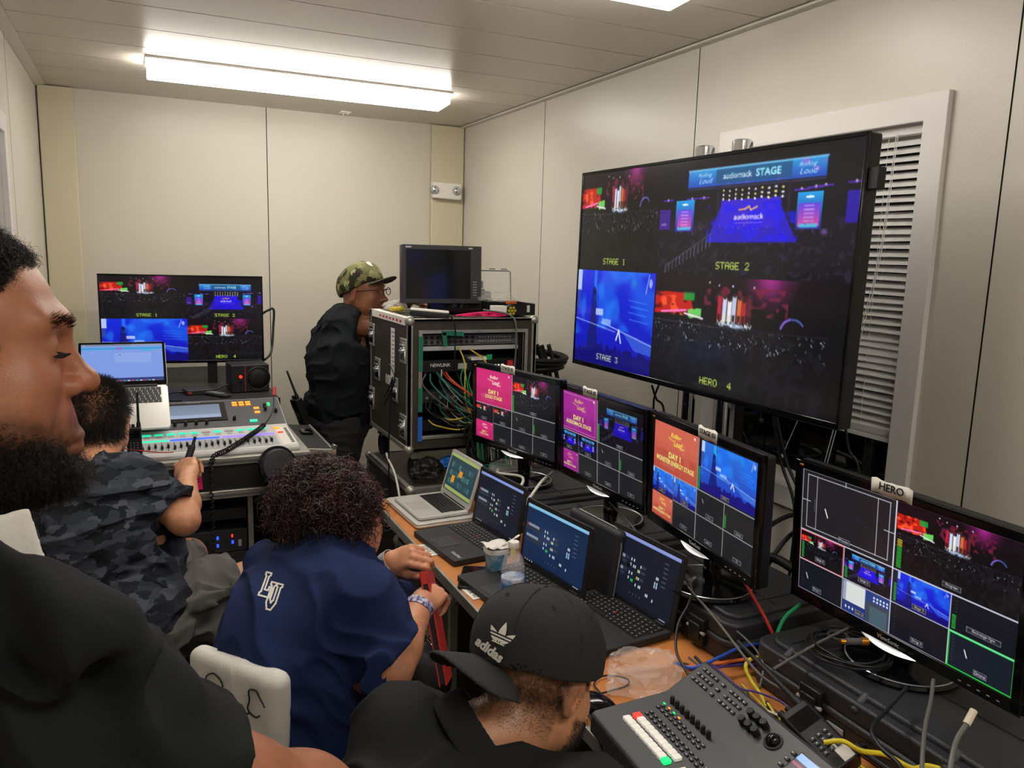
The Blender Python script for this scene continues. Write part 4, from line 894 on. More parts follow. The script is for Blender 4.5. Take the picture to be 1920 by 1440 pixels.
# ================================================================ THE LONG DESK AND WHAT STANDS ON IT
T = thing('desk', 'long orange-brown wood desk with grey edging along the right wall', 'desk', (1.18, 1.2, 0))
b = MB(); b.bb((-.385+.004, -1.35, .722), (.385, 1.665, .75)); b.build('desk_top', 'orange_wood', T, bevel=.004)
b = MB(); b.bb((-.388, -1.35, .718), (-.379, 1.668, .7512)); b.bb((-.388, 1.662, .718), (.385, 1.670, .7512)); b.build('edging', 'alu_case', T, bevel=.002)
for x in (-.30, .34):
    for y in (-1.2, .0, 1.55): MB().tube([(x, y, 0), (x, y, .722)], .018, 14).build('leg', 'black_matte', T)
MB().bb((-.32, 1.53, .66), (.36, 1.57, .70)).bb((-.32, -1.22, .66), (.36, -1.18, .70)).build('rail', 'black_matte', T)

def hard_case(lab, x0, x1, y0, y1, z0, z1, group=None, ribs=True, lat=2, mt='pelican', tilt=0):
    T = thing('hard_case', lab, 'case', ((x0+x1)/2, (y0+y1)/2, z0), group=group); X, Y, H_ = (x1-x0)/2, (y1-y0)/2, z1-z0; zs = H_*.42
    MB().rbox((0, 0), (2*X-.01, 2*Y-.01), .04, 0, zs, n=6).build('lower_shell', mt, T, bevel=.006)
    b = MB(); b.rbox((0, 0), (2*X, 2*Y), .045, zs-.004, zs+.012, n=6); b.rbox((0, 0), (2*X-.012, 2*Y-.012), .042, zs+.010, H_-.012, n=6); b.rbox((0, 0), (2*X-.06, 2*Y-.06), .035, H_-.02, H_-.001, n=6)
    if ribs:
        n = max(3, int(2*Y/.16))
        for i in range(n):
            y = -Y+.10+(2*Y-.2)*i/(n-1)
            b.box((-X+.028, y, H_-.022), (.050, .018, .030), (0, R(-38), 0)); b.box((X-.028, y, H_-.022), (.050, .018, .030), (0, R(38), 0))
    b.build('lid', mt, T, bevel=.006, seg=3)
    b = MB(); b.bb((-X+.05, -Y+.08, H_-.0015), (X-.05, -Y+.084, H_+.0005)); b.bb((-X+.05, Y-.084, H_-.0015), (X-.05, Y-.08, H_+.0005)); b.bb((-.01, -Y+.05, H_-.0015), (-.006, Y-.05, H_+.0004)); b.build('lid_ridge', 'black_matte', T)
    for i in range(lat):
        y = -Y+2*Y*(i+.5)/lat
        l = MB().bb((-X-.010, y-.028, zs-.035), (-X+.006, y+.028, zs+.035)).bb((-X-.016, y-.020, zs-.018), (-X-.008, y+.020, zs+.020)).build('latch', 'black_plastic', T, bevel=.003)
        MB().cyl((-X-.008, y-.032, zs+.002), (-X-.008, y+.032, zs+.002), .004, n=10).build('hinge_pin', 'light_grey', l)
    b = MB(); b.tube(spline([(-X, -.06, zs-.012), (-X-.022, -.055, zs-.012), (-X-.022, .055, zs-.012), (-X, .06, zs-.012)], 5), .006, 10); b.build('handle', 'black_plastic', T)
    return T
CG = 'black hard cases along the desk'
t = hard_case('ribbed black hard case carrying the nearest monitor', 1.235, 1.60, .50, 1.29, .752, .863, CG)
MB().bb((-.172-.012, .115, .012), (-.172-.008, .155, .03)).build('maker_plate', 'light_grey', t)
MB().bb((-.186, -.17, .02), (-.182, -.09, .045)).build('paper_label', 'tan_label', t)
hard_case('black hard case under the monitor taped STAGE 03', 1.222, 1.60, 1.33, 1.80, .752, .863, CG, ribs=False)
t = hard_case('flat black case with paper strip, under the second monitor', 1.135, 1.56, 1.835, 2.30, .752, .863, CG, ribs=False, lat=2)
MB().box((-.13, -.02, .1135), (.022, .17, .001), (0, 0, R(8))).build('paper_strip', 'white_paper', t)
hard_case('flat black case under the farthest monitor', 1.15, 1.56, 2.325, 2.80, .752, .863, CG, ribs=False, lat=1)
# black box at the right edge in front of the near case
tag(MB().rbox((1.60, .47), (.16, .12), .01, .752, .93).build('box', 'black_matte', loc=None, bevel=.004), 'plain black box at the bottom right corner of the picture', 'box')

# closed silver laptop
T = thing('laptop', 'closed silver laptop lying flat below the open silver one', 'laptop', (.952, 2.66, .752), (0, 0, -1.53))
b = MB(); b.rbox((0, 0), (.33, .235), .016, .002, .0105, n=6); b.build('base', 'laptop_silver', T, bevel=.0022)
b = MB(); b.rbox((0, 0), (.33, .235), .016, .0112, .0185, n=6); b.build('lid', 'laptop_silver', T, bevel=.0022)
# yogurt cup
mat('yog_blue', '5a9ec4', .4, col2='b8d4e0', vscale=30)
T = thing('yogurt_cup', 'blue and white yogurt cup with peeled lid between the black laptops', 'cup', (.942, 2.045, .752))
b = MB(); n = 28
def sq(r, z, n=28): return [(r*math.copysign(abs(math.cos(2*PI*i/n))**.7, math.cos(2*PI*i/n)), r*math.copysign(abs(math.sin(2*PI*i/n))**.7, math.sin(2*PI*i/n)), z) for i in range(n)]
def loft(b, rings, cap=True, mi=None):
    n = len(rings[0]); fs = [(k*n+i, k*n+(i+1) % n, (k+1)*n+(i+1) % n, (k+1)*n+i) for k in range(len(rings)-1) for i in range(n)]
    if cap: fs += [tuple(range(n-1, -1, -1)), tuple(range((len(rings)-1)*n, len(rings)*n))]
    return b.add([v for r_ in rings for v in r_], fs, mi)
loft(b, [sq(.026, 0), sq(.028, .004), sq(.032, .068), sq(.033, .072)]); b.build('cup', 'yog_blue', T)
loft(MB(), [sq(.032, .070), sq(.036, .071), sq(.036, .082), sq(.035, .086), sq(.033, .082)]).build('rim', 'white_plastic', T)
b = MB(); r = random.Random(2); g = [[(-.036+.012*i, -.034+.0115*j, .088+r.uniform(0, .009)) for j in range(7)] for i in range(7)]
b.add([p for q in g for p in q], [(i*7+j, (i+1)*7+j, (i+1)*7+j+1, i*7+j+1) for i in range(6) for j in range(6)]); o = b.build('foil_lid', 'white_paper', T); o.modifiers.new('s', 'SOLIDIFY').thickness = .001
b = MB(); b.tube([(.0, -.01, .085), (.045, -.028, .115)], .0035, 8, flat=.4); b.sph((.052, -.031, .120), (.011, .009, .003), 12, 8, rot=(0, R(-35), R(-30))); b.build('spoon', 'white_plastic', T)
# bottle
T = thing('water_bottle', 'clear plastic water bottle with white cap beside the cap wearer', 'bottle', (.880, 1.80, .752))
mat('bottle_pet', 'eef2f4', .06, alpha=.24, spec=1.); mat('bottle_label', 'c9d6e6', .4, col2='3a78c0', vscale=26, alpha=.95); mat('label_red', 'b83048', .4)
prof = [(0, .001), (.026, .0), (.031, .006), (.031, .03), (.0295, .034), (.031, .038), (.031, .11), (.0295, .114), (.031, .118), (.030, .135), (.024, .155), (.014, .168), (.0125, .175), (.0125, .182)]
MB().lathe(prof, n=36).build('bottle', 'bottle_pet', T)
MB().lathe([(.0314, .045), (.0318, .046), (.0318, .098), (.0314, .099)], n=36).build('label', 'bottle_label', T)
MB().lathe([(.0, .196), (.0135, .196), (.0145, .194), (.0148, .180), (.0140, .1795)], n=30).build('cap', 'white_plastic', T)
MB().lathe([(.0, .004), (.0285, .006), (.0288, .10), (0, .1005)], n=30).build('water', 'bottle_pet', T)
# phone, labels, crumbs
T = thing('phone', 'black phone lying on the desk edge below the yogurt cup', 'phone', (.865, 2.035, .752), (0, 0, R(-28)))
MB().rbox((0, 0), (.078, .158), .010, 0, .008).build('body', 'black_plastic', T, bevel=.002); MB().rbox((0, 0), (.072, .150), .008, .008, .0085).build('glass', 'black_gloss', T)
for lab, x, y, t_, rz in (('white tape label on the desk edge by the second laptop', .815, 2.30, 'STAGE 1', -88), ('white tape label reading STAGE 02 on the desk edge', .822, 1.955, 'STAGE 02', -86)):
    T = thing('tape_label', lab, 'label', (x, y, .7515), (0, 0, R(rz))); MB().box((0, 0, .0005), (.105, .032, .0007)).build('tape', 'white_paper', T)
    text(t_, .020, 'mid_grey', 'handwriting', T, fr((0, 0, .001), (0, 0, 0)))
T = tag(MB().box((.84, 2.42, .7525), (.012, .010, .001)).box((.846, 2.428, .7525), (.006, .014, .001)).build('tape_scrap', 'led_green', None), 'tiny green tape scrap near the closed silver laptop', 'tape'); MATS['led_green']
# zip pouch behind the blue screen laptop
T = thing('zip_pouch', 'dark zipped pouch leaning behind the blue-screen laptop', 'pouch', (1.150, 1.86, .752), (0, R(8), R(4)))
mat('pouch', '24262c', .6, bump=.2, bscale=250)
S_ = MB(); S_.rbox((0, 0), (.036, .25), .016, .0, .205, n=6); o = S_.build('body', 'pouch', T, bevel=.014, seg=4)
MB().tube([(-.004, -.128, .02), (-.004, -.1275, .16), (-.004, -.118, .193), (-.004, -.09, .2075), (-.004, .09, .2075)], .0022, 6).build('zip', 'silver', T)
# yellow plug
tag(MB().sph((1.035, 2.12, .775), (.010, .010, .022), 12, 8).sph((1.035, 2.12, .797), .008, 10, 8).build('ear_plug', 'yellow', loc=(1.035, 2.12, .752)), 'small yellow rubber piece standing between the laptops', 'plug')
# crumpled plastic bag
mat('film', 'f0eeea', .12, alpha=.17, spec=1.)
def crumple(name, lab, c, s, seed, m='film', sub=3, ztop=1., cat='bag', amp=.35):
    bm = bmesh.new(); bmesh.ops.create_icosphere(bm, subdivisions=sub+1, radius=1)
    P_ = np.array([v.co[:] for v in bm.verts], np.float32); d = vnoise(P_+5, 1.7, seed)*.7+np.abs(vnoise(P_+9, 4.2, seed+1)-.5)*1.1
    for v, q in zip(bm.verts, d):
        v.co *= (1-amp+amp*1.6*q); v.co.x *= s[0]; v.co.y *= s[1]; v.co.z = max(v.co.z*s[2], -s[2]*.35)
    me = bpy.data.meshes.new(name); bm.to_mesh(me); bm.free(); me.materials.append(MATS[m]); me.polygons.foreach_set('use_smooth', [True]*len(me.polygons))
    try: me.set_sharp_from_angle(angle=R(22))
    except Exception: pass
    o = bpy.data.objects.new(name, me); COL.objects.link(o); o.location = c; return tag(o, lab, cat)
crumple('plastic_bag', 'crumpled clear plastic bag between near laptop and switcher', (1.00, 1.355, .775), (.095, .075, .055), 4)
crumple('plastic_bag', 'clear plastic bag lying on the case behind the farthest monitor', (1.29, 2.70, .875), (.08, .10, .028), 9)
# mouse
T = thing('mouse', 'black computer mouse on the desk corner beside the switcher', 'mouse', (.842, 1.305, .752), (0, 0, R(25)))
MB().sph((0, 0, .010), (.032, .055, .026), 24, 14).build('shell', 'black_gloss', T); MB().cyl((-.004, .03, .034), (.004, .03, .034), .006, n=14).build('wheel', 'dark_grey', T)
cable('cable', [(.875, 1.34, .765), (.89, 1.39, .757), (.93, 1.41, .757), (.97, 1.38, .757), (.95, 1.35, .760), (.90, 1.35, .757), (.85, 1.345, .757), (.815, 1.29, .765), (.785, 1.18, .74), (.775, 1.12, .64), (.77, 1.08, .45)], .0022, 'black_plastic', 'thin black mouse cable looping over the desk front')

# ---------------------------------------------------------------- vision mixer
mat('panel_grey', '3b3c3f', .42, .1); mat('btn', '2a2b2d', .5); mat('btn_mark', 'bdbec0', .6); mat('btn_white', 'd8d4cc', .5, emit='f0e8dc', es=.25)
T = thing('vision_mixer', 'grey vision mixer panel with lit red and green buttons, bottom right', 'switcher', mtx=Matrix.Translation((.786, 1.236, .752))@Matrix.Rotation(R(-94), 4, 'Z')@Matrix.Scale(.75, 4))
# local: x along the operator's row (left to right), y away from the operator
Wm, Dm = .66, .37
prof = [(0, .008), (.0, .062), (.012, .070), (.235, .085), (.262, .102), (.352, .150), (.366, .148), (.37, .138), (.37, .06), (.33, .008)]
b = MB(); vs = [(0, y, z) for y, z in prof]+[(Wm, y, z) for y, z in prof]; n = len(prof)
b.add(vs, [tuple(range(n)), tuple(range(2*n-1, n-1, -1))]+[(i, i+n, (i+1) % n+n, (i+1) % n) for i in range(n)]); b.build('body', 'panel_grey', T, bevel=.006, seg=3)
def zs(y):
    for i in range(2, 6):
        if prof[i][0] <= y <= prof[i+1][0]: return prof[i][1]+(prof[i+1][1]-prof[i][1])*(y-prof[i][0])/(prof[i+1][0]-prof[i][0])
    return .06
def sl(y): return math.atan2(zs(y+.004)-zs(y-.004), .008)
def button(b, x, y, s=.0105, h=.005, mark=True, d=None):
    a = sl(y); z = zs(y); b.box((x, y, z+h*.4), (s, d or s*.8, h), (a, 0, 0), mi=0)
    if mark: b.box((x-.0008, y-math.sin(a)*h, z+h*.92), (s*.5, (d or s*.8)*.28, .0006), (a, 0, 0), mi=1)
# cross-point rows lit
for row, (y, lit, mlit) in enumerate(((.070, 9, 'led_green'), (.100, 0, 'led_red'))):
    for i in range(10):
        b = MB(); b.rbox((.075+i*.0205, y), (.0196, .0215), .004, zs(y)-.001, zs(y)+.008); b.build('cross_point_button', mlit if i == lit else 'btn_white', T, bevel=.0015)
for x, y, m in ((.300, .085, 'btn_white'), (.322, .052, 'btn_white'), (.300, .052, 'btn_white'), (.36, .085, 'btn_white')):
    b = MB(); b.rbox((x+.01, y), (.022, .024), .003, zs(y)-.001, zs(y)+.008); b.build('transition_button', m, T, bevel=.0015)
b = MB()
for y, x0, n_ in ((.128, .075, 13), (.142, .075, 13), (.170, .062, 10), (.184, .062, 10)):
    for i in range(n_): button(b, x0+i*.0205, y)
b.build('small_buttons', ['btn', 'btn_mark'], T, smooth=0)
b = MB()
for j in range(6):
    for i in range(10): button(b, .375+i*.0185, .105+j*.021, .012, .006, (i+j) % 4 != 3)
b.build('keypad', ['btn', 'btn_mark'], T, smooth=0)
for x0, y0, nx, ny in ((.030, .300, 4, 3), (.115, .300, 1, 3), (.150, .300, 4, 3), (.405, .285, 1, 3)):
    b = MB()
    for i in range(nx):
        for j in range(ny): button(b, x0+.018*i, y0+.018*j, .0115, .006)
    b.build('button_block', ['btn', 'btn_mark'], T, smooth=0)
for i in range(8):
    y = .215; x = .060+i*.0235; b = MB(); b.lathe([(.0, .020), (.0052, .020), (.006, .018), (.0064, .0)], (x, y, zs(y)), 14); b.build('control_knob', 'black_matte', T)
    if i < 4: MB().box((x-.004, y-.022, zs(y-.022)+.003), (.008, .004, .002)).build('indicator', 'led_orange' if i % 2 else 'led_green', T)
for i in range(3):
    for j in range(2):
        x, y = .248+i*.025, .300+j*.026; a = sl(y); b = MB(); b.M = Matrix.Translation((x, y, zs(y)))@Matrix.Rotation(a, 4, 'X'); b.lathe([(.0, .022), (.0095, .021), (.0105, .018), (.0108, .0)], n=8); b.build('rotary_knob', 'black_matte', T)
y = .312; b = MB(); b.sph((.345, y, zs(y)+.002), .0185, 24, 14); b.build('trackball', 'black_gloss', T); b = MB(); b.M = Matrix.Translation((.345, y, zs(y)))@Matrix.Rotation(sl(y), 4, 'X'); b.torus((0, 0, .002), .021, .0032, n=36); b.build('trackball_ring', 'panel_grey', T)
p = Pic(80, 60, '141020'); p.rect(0, 0, 1, .3, '8cb4f4'); p.rect(0, .42, .6, .52, 'a83068'); p.ell(.62, .5, .12, .1, 'b0a8d0'); p.rect(.72, .62, .79, .95, '40e040'); p.rect(.83, .62, .9, .95, '40e040'); p.rect(.05, .8, .5, .95, '202858')
y = .305; screen('display', p, .075, .062, T, Matrix.Translation((.455, y, zs(y)+.0022))@Matrix.Rotation(sl(y)-PI/2, 4, 'X')@Matrix.Rotation(0, 4, 'Z'), 'screen')
b = MB(); b.box((.455, y, zs(y)+.0002), (.082, .070, .002), (sl(y), 0, 0)); b.build('display_frame', 'black_gloss', T)
for x, y in ((.515, .285), (.55, .285)): b = MB(); b.M = Matrix.Translation((x, y, zs(y)))@Matrix.Rotation(sl(y), 4, 'X'); b.lathe([(.0, .016), (.009, .016), (.011, .013), (.011, .0)], n=20); b.build('dial', 'black_matte', T)
MB().bb((.40, .055, .064), (.44, .075, .078)).bb((.335, .02, .06), (.345, .09, .075)).build('fader_bar', 'silver', T, bevel=.002)
# walkie talkie lying behind the vision mixer
def radio(lab, M_, s=1., ant=.15, big=True, tilt=0):
    T = thing('walkie_talkie', lab, 'radio', mtx=M_)
    b = MB(); b.rbox((0, 0), (.058*s, .036*s), .008*s, 0, .125*s); b.build('body', 'black_plastic', T, bevel=.003)
    b = MB(); b.bb((-.022*s, -.0195*s, .082*s), (.022*s, -.0175*s, .112*s)); b.build('display', 'black_gloss', T)
    b = MB()
    for j in range(4):
        for i in range(3): b.bb((-.018*s+i*.013*s, -.020*s, .058*s-j*.010*s), (-.009*s+i*.013*s, -.0178*s, .064*s-j*.010*s), 0); b.bb((-.015*s+i*.013*s, -.0204*s, .0605*s-j*.010*s), (-.012*s+i*.013*s, -.0198*s, .0625*s-j*.010*s), 1)
    b.build('keypad', ['dark_grey', 'btn_mark'], T, smooth=0)
    b = MB(); b.tube([(.019*s, 0, .12*s), (.019*s, 0, .14*s), (.019*s, 0, .15*s), (.019*s, 0, .12*s+ant)], [.0085*s, .0085*s, .0055*s, .0042*s], 12); b.build('antenna', 'rubber', T)
    for x in (-.018, -.002): MB().cyl((x*s, 0, .12*s), (x*s, 0, .138*s), .0065*s, n=12).build('knob', 'black_matte', T)
    return T
def dirM(o, up, front):
    z = Vector(up).normalized(); y = -(Vector(front)-z*Vector(front).dot(z)).normalized(); x = y.cross(z); return Matrix(((x.x, y.x, z.x, o[0]), (x.y, y.y, z.y, o[1]), (x.z, y.z, z.z, o[2]), (0, 0, 0, 1)))
t = radio('black walkie-talkie with white sticker between switcher and near case', dirM((1.125, .90, .800), (.0, .9, .22), (-.55, -.25, 1)), 1.12, .20)
MB().bb((.0, -.0210, .004), (.024, -.0200, .040)).build('sticker', 'white_paper', t)
text('MTS2', .012, 'teal', 'lettering', t, fr((.0335, -.002, .05), (R(90), R(90), R(90))))

# remote, card, splitter, spare bits on the third case
T = thing('remote_control', 'black remote control with coloured keys behind the nearest black laptop', 'remote', (1.262, 1.735, .865), (0, 0, R(-60)))
MB().rbox((0, 0), (.046, .165), .012, 0, .016).build('body', 'black_plastic', T, bevel=.004)
for j in range(9):
    b = MB()
    for i in range(3): b.rbox((-.012+.012*i, .060-.014*j), (.008, .007), .002, .015, .0185)
    b.build('button_row', 'light_grey' if j not in (6, 7) else ('yellow' if j == 6 else 'led_blue'), T, bevel=.0006)
MB().rbox((0, .074), (.010, .008), .003, .015, .0185).build('power_button', 'led_red', T)
T = tag(MB().box((0, 0, .004), (.055, .085, .008)).build('power_adapter', 'white_plastic', bevel=.003), 'flat white adapter beside the black remote control', 'adapter'); T.location = (1.235, 1.800, .864); T.rotation_euler = (0, 0, R(25))
T = thing('signal_splitter', 'small clear box with red light and white plugs by the second monitor foot', 'splitter', (1.255, 1.86, .864), (0, 0, R(30)))
MB().rbox((0, 0), (.05, .035), .006, 0, .022).build('body', 'dark_grey', T, bevel=.003); MB().sph((0, 0, .024), .006, 10, 8).build('light', 'led_red', T)
for s in (-1, 1): MB().cyl((s*.025, -.004, .012), (s*.052, -.010, .012), .006, n=12).build('plug', 'white_plastic', T)
# spiral cable with gilt plug on the near case
T = thing('cable_coil', 'coiled black cable with gold plugs on the near ribbed case', 'cable', (1.345, 1.105, .878))
b = MB(); pts = []
for k in range(0, 260):
    a = k*.15; q = 1+.10*math.sin(a*.37)+.06*math.sin(a*.83); pts.append((.070*q*math.cos(a)*(1+.02*math.sin(k)), .080*q*math.sin(a), .006+.012*(k/260)+.004*math.sin(a*1.7)))
b.tube(pts, .0025, 8); b.build('coil', 'black_plastic', T, smooth=60)
MB().cyl((-.012, .0, .030), (.018, -.012, .030), .0075, n=14).build('plug_body', 'mid_grey', T)
MB().cyl((.018, -.012, .030), (.032, -.018, .030), .009, n=14).cyl((-.022, .005, .030), (-.012, .0, .030), .005, n=14).build('gold_plug', 'gold', T)
MB().torus((.01, .04, .02), .02, .004, n=20).build('strap', 'dark_grey', T)

# ---------------------------------------------------------------- loose cables on the desk
D = atD
cable('cable', [atX(1395, 1090, 1.36), atX(1430, 1150, 1.32), atZ(1465, 1215, .80), atZ(1500, 1225, .78)], .0042, 'red', 'red cable hanging down beside the third monitor')
cable('cable', [atX(1500, 1133, 1.42), atX(1470, 1160, 1.36), atX(1455, 1200, 1.31), atX(1462, 1235, 1.26)], .0046, 'green', 'green cable curving down beside the nearest monitor')
cable('cable', [atZ(1265, 1243, .77), atZ(1300, 1252, .785), atZ(1350, 1232, .80), atZ(1400, 1210, .81), atZ(1450, 1212, .80), atZ(1470, 1222, .78)], .0042, 'blue', 'blue cable crossing behind the vision mixer')
cable('cable', [atZ(1290, 1250, .765), atZ(1340, 1245, .78), atZ(1400, 1236, .785), atZ(1445, 1238, .78)], .0040, 'orange', 'orange cable just below the blue cable')
cable('cable', [atZ(1290, 1256, .760), atZ(1350, 1250, .775), atZ(1400, 1246, .775), atZ(1440, 1250, .77)], .0036, 'purple', 'purple cable running under the orange cable')
cable('cable', [atZ(1440, 1232, .80), atZ(1410, 1235, .81), atZ(1398, 1250, .80), atZ(1408, 1275, .785), atZ(1425, 1300, .775), atZ(1437, 1325, .765)], .0046, 'yellow', 'yellow cable hooked behind the switcher near the radio')
cable('cable', [atZ(1545, 1392, .84), atZ(1580, 1390, .85), atZ(1615, 1408, .84), atZ(1660, 1415, .83), atZ(1710, 1440, .83), atZ(1740, 1436, .83), atZ(1790, 1450, .83)], .0046, 'yellow', 'yellow cable wandering along the bottom right edge')
g = random.Random(12); cols = ['black_plastic', 'grey_cable', 'black_plastic', 'purple', 'tan_label', 'orange', 'white_cable', 'red', 'grey_cable', 'olive_yellow', 'black_plastic', 'tan_label', 'grey_cable', 'black_plastic', 'black_plastic', 'yellow', 'grey_cable', 'black_plastic', 'red', 'black_plastic', 'white_cable', 'grey_cable', 'black_plastic', 'orange', 'black_plastic', 'purple']
GL = 'loose cables piled behind the vision mixer'
for k, c in enumerate(cols):
    x0, y0 = 1.125+g.uniform(-.035, .055), 1.38-.016*k; pts = []
    for j in range(6): pts.append((x0+.018*math.sin(k+j*1.2)+g.uniform(-.006, .006), y0-.055*j+.25*g.uniform(-.06, .06), .758+.007*(k % 4)+.012*abs(math.sin(j*1.3+k))))
    cable('cable', pts, .0026+.0005*(k % 3), c, 'one of the thin tangled cables between the switcher and the near case', group=GL, n=6, seg=6)
cable('cable', [atX(1100, 900, 1.35), atD(1175, 975, 2.42), atD(1240, 1053, 2.22), atD(1292, 1103, 2.03), atD(1345, 1165, 1.86), atD(1420, 1260, 1.72), atD(1480, 1300, 1.66)], .0032, 'grey_cable', 'long grey cable sweeping past three monitors to the radio')
cable('cable', [atD(1290, 1100, 1.95), atD(1330, 1145, 1.92), atD(1395, 1195, 1.85), atD(1430, 1240, 1.78), atD(1425, 1290, 1.72)], .0026, 'grey_cable', 'grey cable parallel to the long one over the third case')
cable('cable', [atD(1285, 1085, 2.0), atD(1298, 1105, 1.97), atD(1290, 1135, 1.9), atD(1272, 1170, 1.86), atD(1268, 1220, 1.8), atD(1290, 1265, 1.74)], .0032, 'black_plastic', 'black cable dropping beside the nearest laptop screen')
cable('cable', [(1.25, 2.72, .87), (1.21, 2.62, .885), (1.245, 2.50, .90), (1.22, 2.46, .88), (1.19, 2.52, .885)], .0055, 'white_cable', 'white cable looped by the farthest monitor foot')
cable('cable', [(1.33, 2.42, .93), (1.255, 2.36, .92), (1.19, 2.31, .89), (1.155, 2.29, .868), (1.135, 2.26, .86)], .0055, 'white_cable', 'thick white cable end beside the farthest monitor')
cable('cable', [(1.275, 1.855, .876), (1.30, 1.83, .885), (1.285, 1.79, .88), (1.245, 1.775, .875), (1.235, 1.785, .872)], .0040, 'white_cable', 'short white cable from the splitter to the white adapter')
cable('cable', [atD(1700, 1290, 1.50), atD(1665, 1330, 1.45), atD(1635, 1365, 1.38), atD(1650, 1400, 1.33), atD(1690, 1440, 1.28), atD(1700, 1500, 1.25)], .0038, 'black_plastic', 'black cable bent over the front of the near case')
cable('cable', [atD(1750, 1275, 1.50), atD(1745, 1315, 1.44), atD(1735, 1360, 1.38), atD(1730, 1410, 1.32), atD(1728, 1470, 1.27)], .0038, 'grey_cable', 'dark grey cable hanging straight over the near case front')
cable('cable', [atD(1590, 1178, 1.75), atD(1545, 1200, 1.70), atD(1500, 1225, 1.67), atD(1450, 1255, 1.63)], .0032, 'grey_cable', 'grey cable running left from under the nearest monitor')
T = thing('cable', 'grey cable with clear plug rising at the lower right', 'cable', tuple(atD(1780, 1440, 1.25)))
p0 = T.location.copy(); pts = [atD(1778, 1470, 1.22), atD(1785, 1420, 1.25), atD(1795, 1385, 1.28), atD(1812, 1358, 1.30)]
MB().tube([q-p0 for q in spline(pts, 8)], .0042, 8).build('lead', 'grey_cable', T); MB().tube([pts[-1]-p0, atD(1826, 1332, 1.31)-p0], .0062, 12).build('plug', 'tan_label', T)
# cables hanging behind the monitors and television
for k, (a, b_, m_, r_, lab) in enumerate((((1235, 722), (1225, 770), 'black_plastic', .004, 'black cable crossing under the television, left strand'), ((1222, 722), (1245, 775), 'black_plastic', .004, 'black cable crossing under the television, right strand'), ((1450, 780), (1490, 960), 'black_plastic', .0045, 'black cable hanging before the window, left of two'), ((1456, 782), (1502, 950), 'black_plastic', .0045, 'black cable hanging before the window, right of two'), ((1585, 800), (1610, 890), 'black_plastic', .0035, 'black cable hanging by the right window casing'))):
    q0 = atX(*a, 1.66); q1 = atX(*b_, 1.68); q2 = q1.copy(); q2.z -= .25; cable('cable', [q0, (q0+q1)/2+Vector((.0, .01, 0)), q1, q2], r_, m_, lab)
cable('cable', [atX(1425, 1010, 1.55), atX(1445, 985, 1.62), atX(1480, 967, 1.70), atX(1510, 965, 1.74)], .007, 'rubber', 'thick black cable arching below the window, upper one')
cable('cable', [atX(1425, 1040, 1.60), atX(1460, 1050, 1.62), atX(1500, 1075, 1.64), atX(1530, 1090, 1.66)], .014, 'rubber', 'very thick black hose behind the third and near monitors')
cable('cable', [atX(1430, 1075, 1.60), atX(1455, 1035, 1.66), atX(1480, 1005, 1.70), atX(1505, 990, 1.72)], .007, 'rubber', 'thick black cable arching below the window, lower one')
# things under the desk
def road_case(lab, x0, x1, y0, y1, z0, z1, name='road_case', lid=None, latches=(), m='laminate'):
    T = thing(name, lab, 'case', ((x0+x1)/2, (y0+y1)/2, z0)); X, Y, H_ = (x1-x0)/2, (y1-y0)/2, z1-z0; e = .024
    MB().bb((-X+.003, -Y+.003, .003), (X-.003, Y-.003, H_-.003)).build('panels', m, T)
    b = MB()
    for sx in (-1, 1):
        for sy in (-1, 1): b.bb((sx*X, sy*Y, 0), (sx*(X-e), sy*(Y-.004), H_)); b.bb((sx*X, sy*Y, 0), (sx*(X-.004), sy*(Y-e), H_))
        for z in (0, 1):
            zz = H_*z; dz = -e if z else e
            b.bb((sx*X, -Y, zz), (sx*(X-.004), Y, zz+dz)); b.bb((sx*X, -Y, zz), (sx*(X-e), Y, zz+(-.004 if z else .004)))
            b.bb((-X, sx*Y, zz), (X, sx*(Y-.004), zz+dz)); b.bb((-X, sx*Y, zz), (X, sx*(Y-e), zz+(-.004 if z else .004)))
    b.build('edge_profile', 'alu_case', T, bevel=.0015, seg=1)
    for sx in (-1, 1):
        for sy in (-1, 1):
            for z in (0, H_): MB().sph((sx*(X-.012), sy*(Y-.012), abs(z-.012)), .023, 14, 10).build('ball_corner', 'alu_case', T)
    if lid: 
        b = MB(); b.bb((-X-.001, -Y-.001, lid-.014), (X+.001, Y+.001, lid+.014)); b.build('lid_profile', 'alu_case', T, bevel=.002)
    for side, u, z in latches:
        if side == 'x': M_ = Matrix.Translation((-X-.0015, u, z))@Matrix.Rotation(-PI/2, 4, 'Z')
        else: M_ = Matrix.Translation((u, -Y-.0015, z))
        b = MB(); b.M = M_; b.rbox((0, 0), (.105, .115), .012, -.001, .004); b.v = [tuple(M_@Vector((q.x, -q.z, q.y))) for q in [M_.inverted()@Vector(v) for v in b.v]]; l = b.build('latch', 'alu_case', T, bevel=.003)
        b = MB(); b.M = M_; b.bb((-.034, -.008, -.04), (.034, -.003, .035)); b.cyl((0, -.004, 0), (0, -.014, 0), .018, n=16); b.bb((-.026, -.016, -.004), (.026, -.010, .004)); b.build('latch_dish', 'chrome', l, bevel=.002)
    return T
road_case('black road case with metal edges under the far end of the desk', .86, 1.45, 2.20, 2.80, .10, .62, lid=.30, latches=(('x', -.15, .3), ('x', .15, .3)))
crumple('equipment_bag', 'dark bag in the shadow under the desk', (1.15, 1.65, .14), (.26, .42, .30), 15, 'rubber', amp=.2)
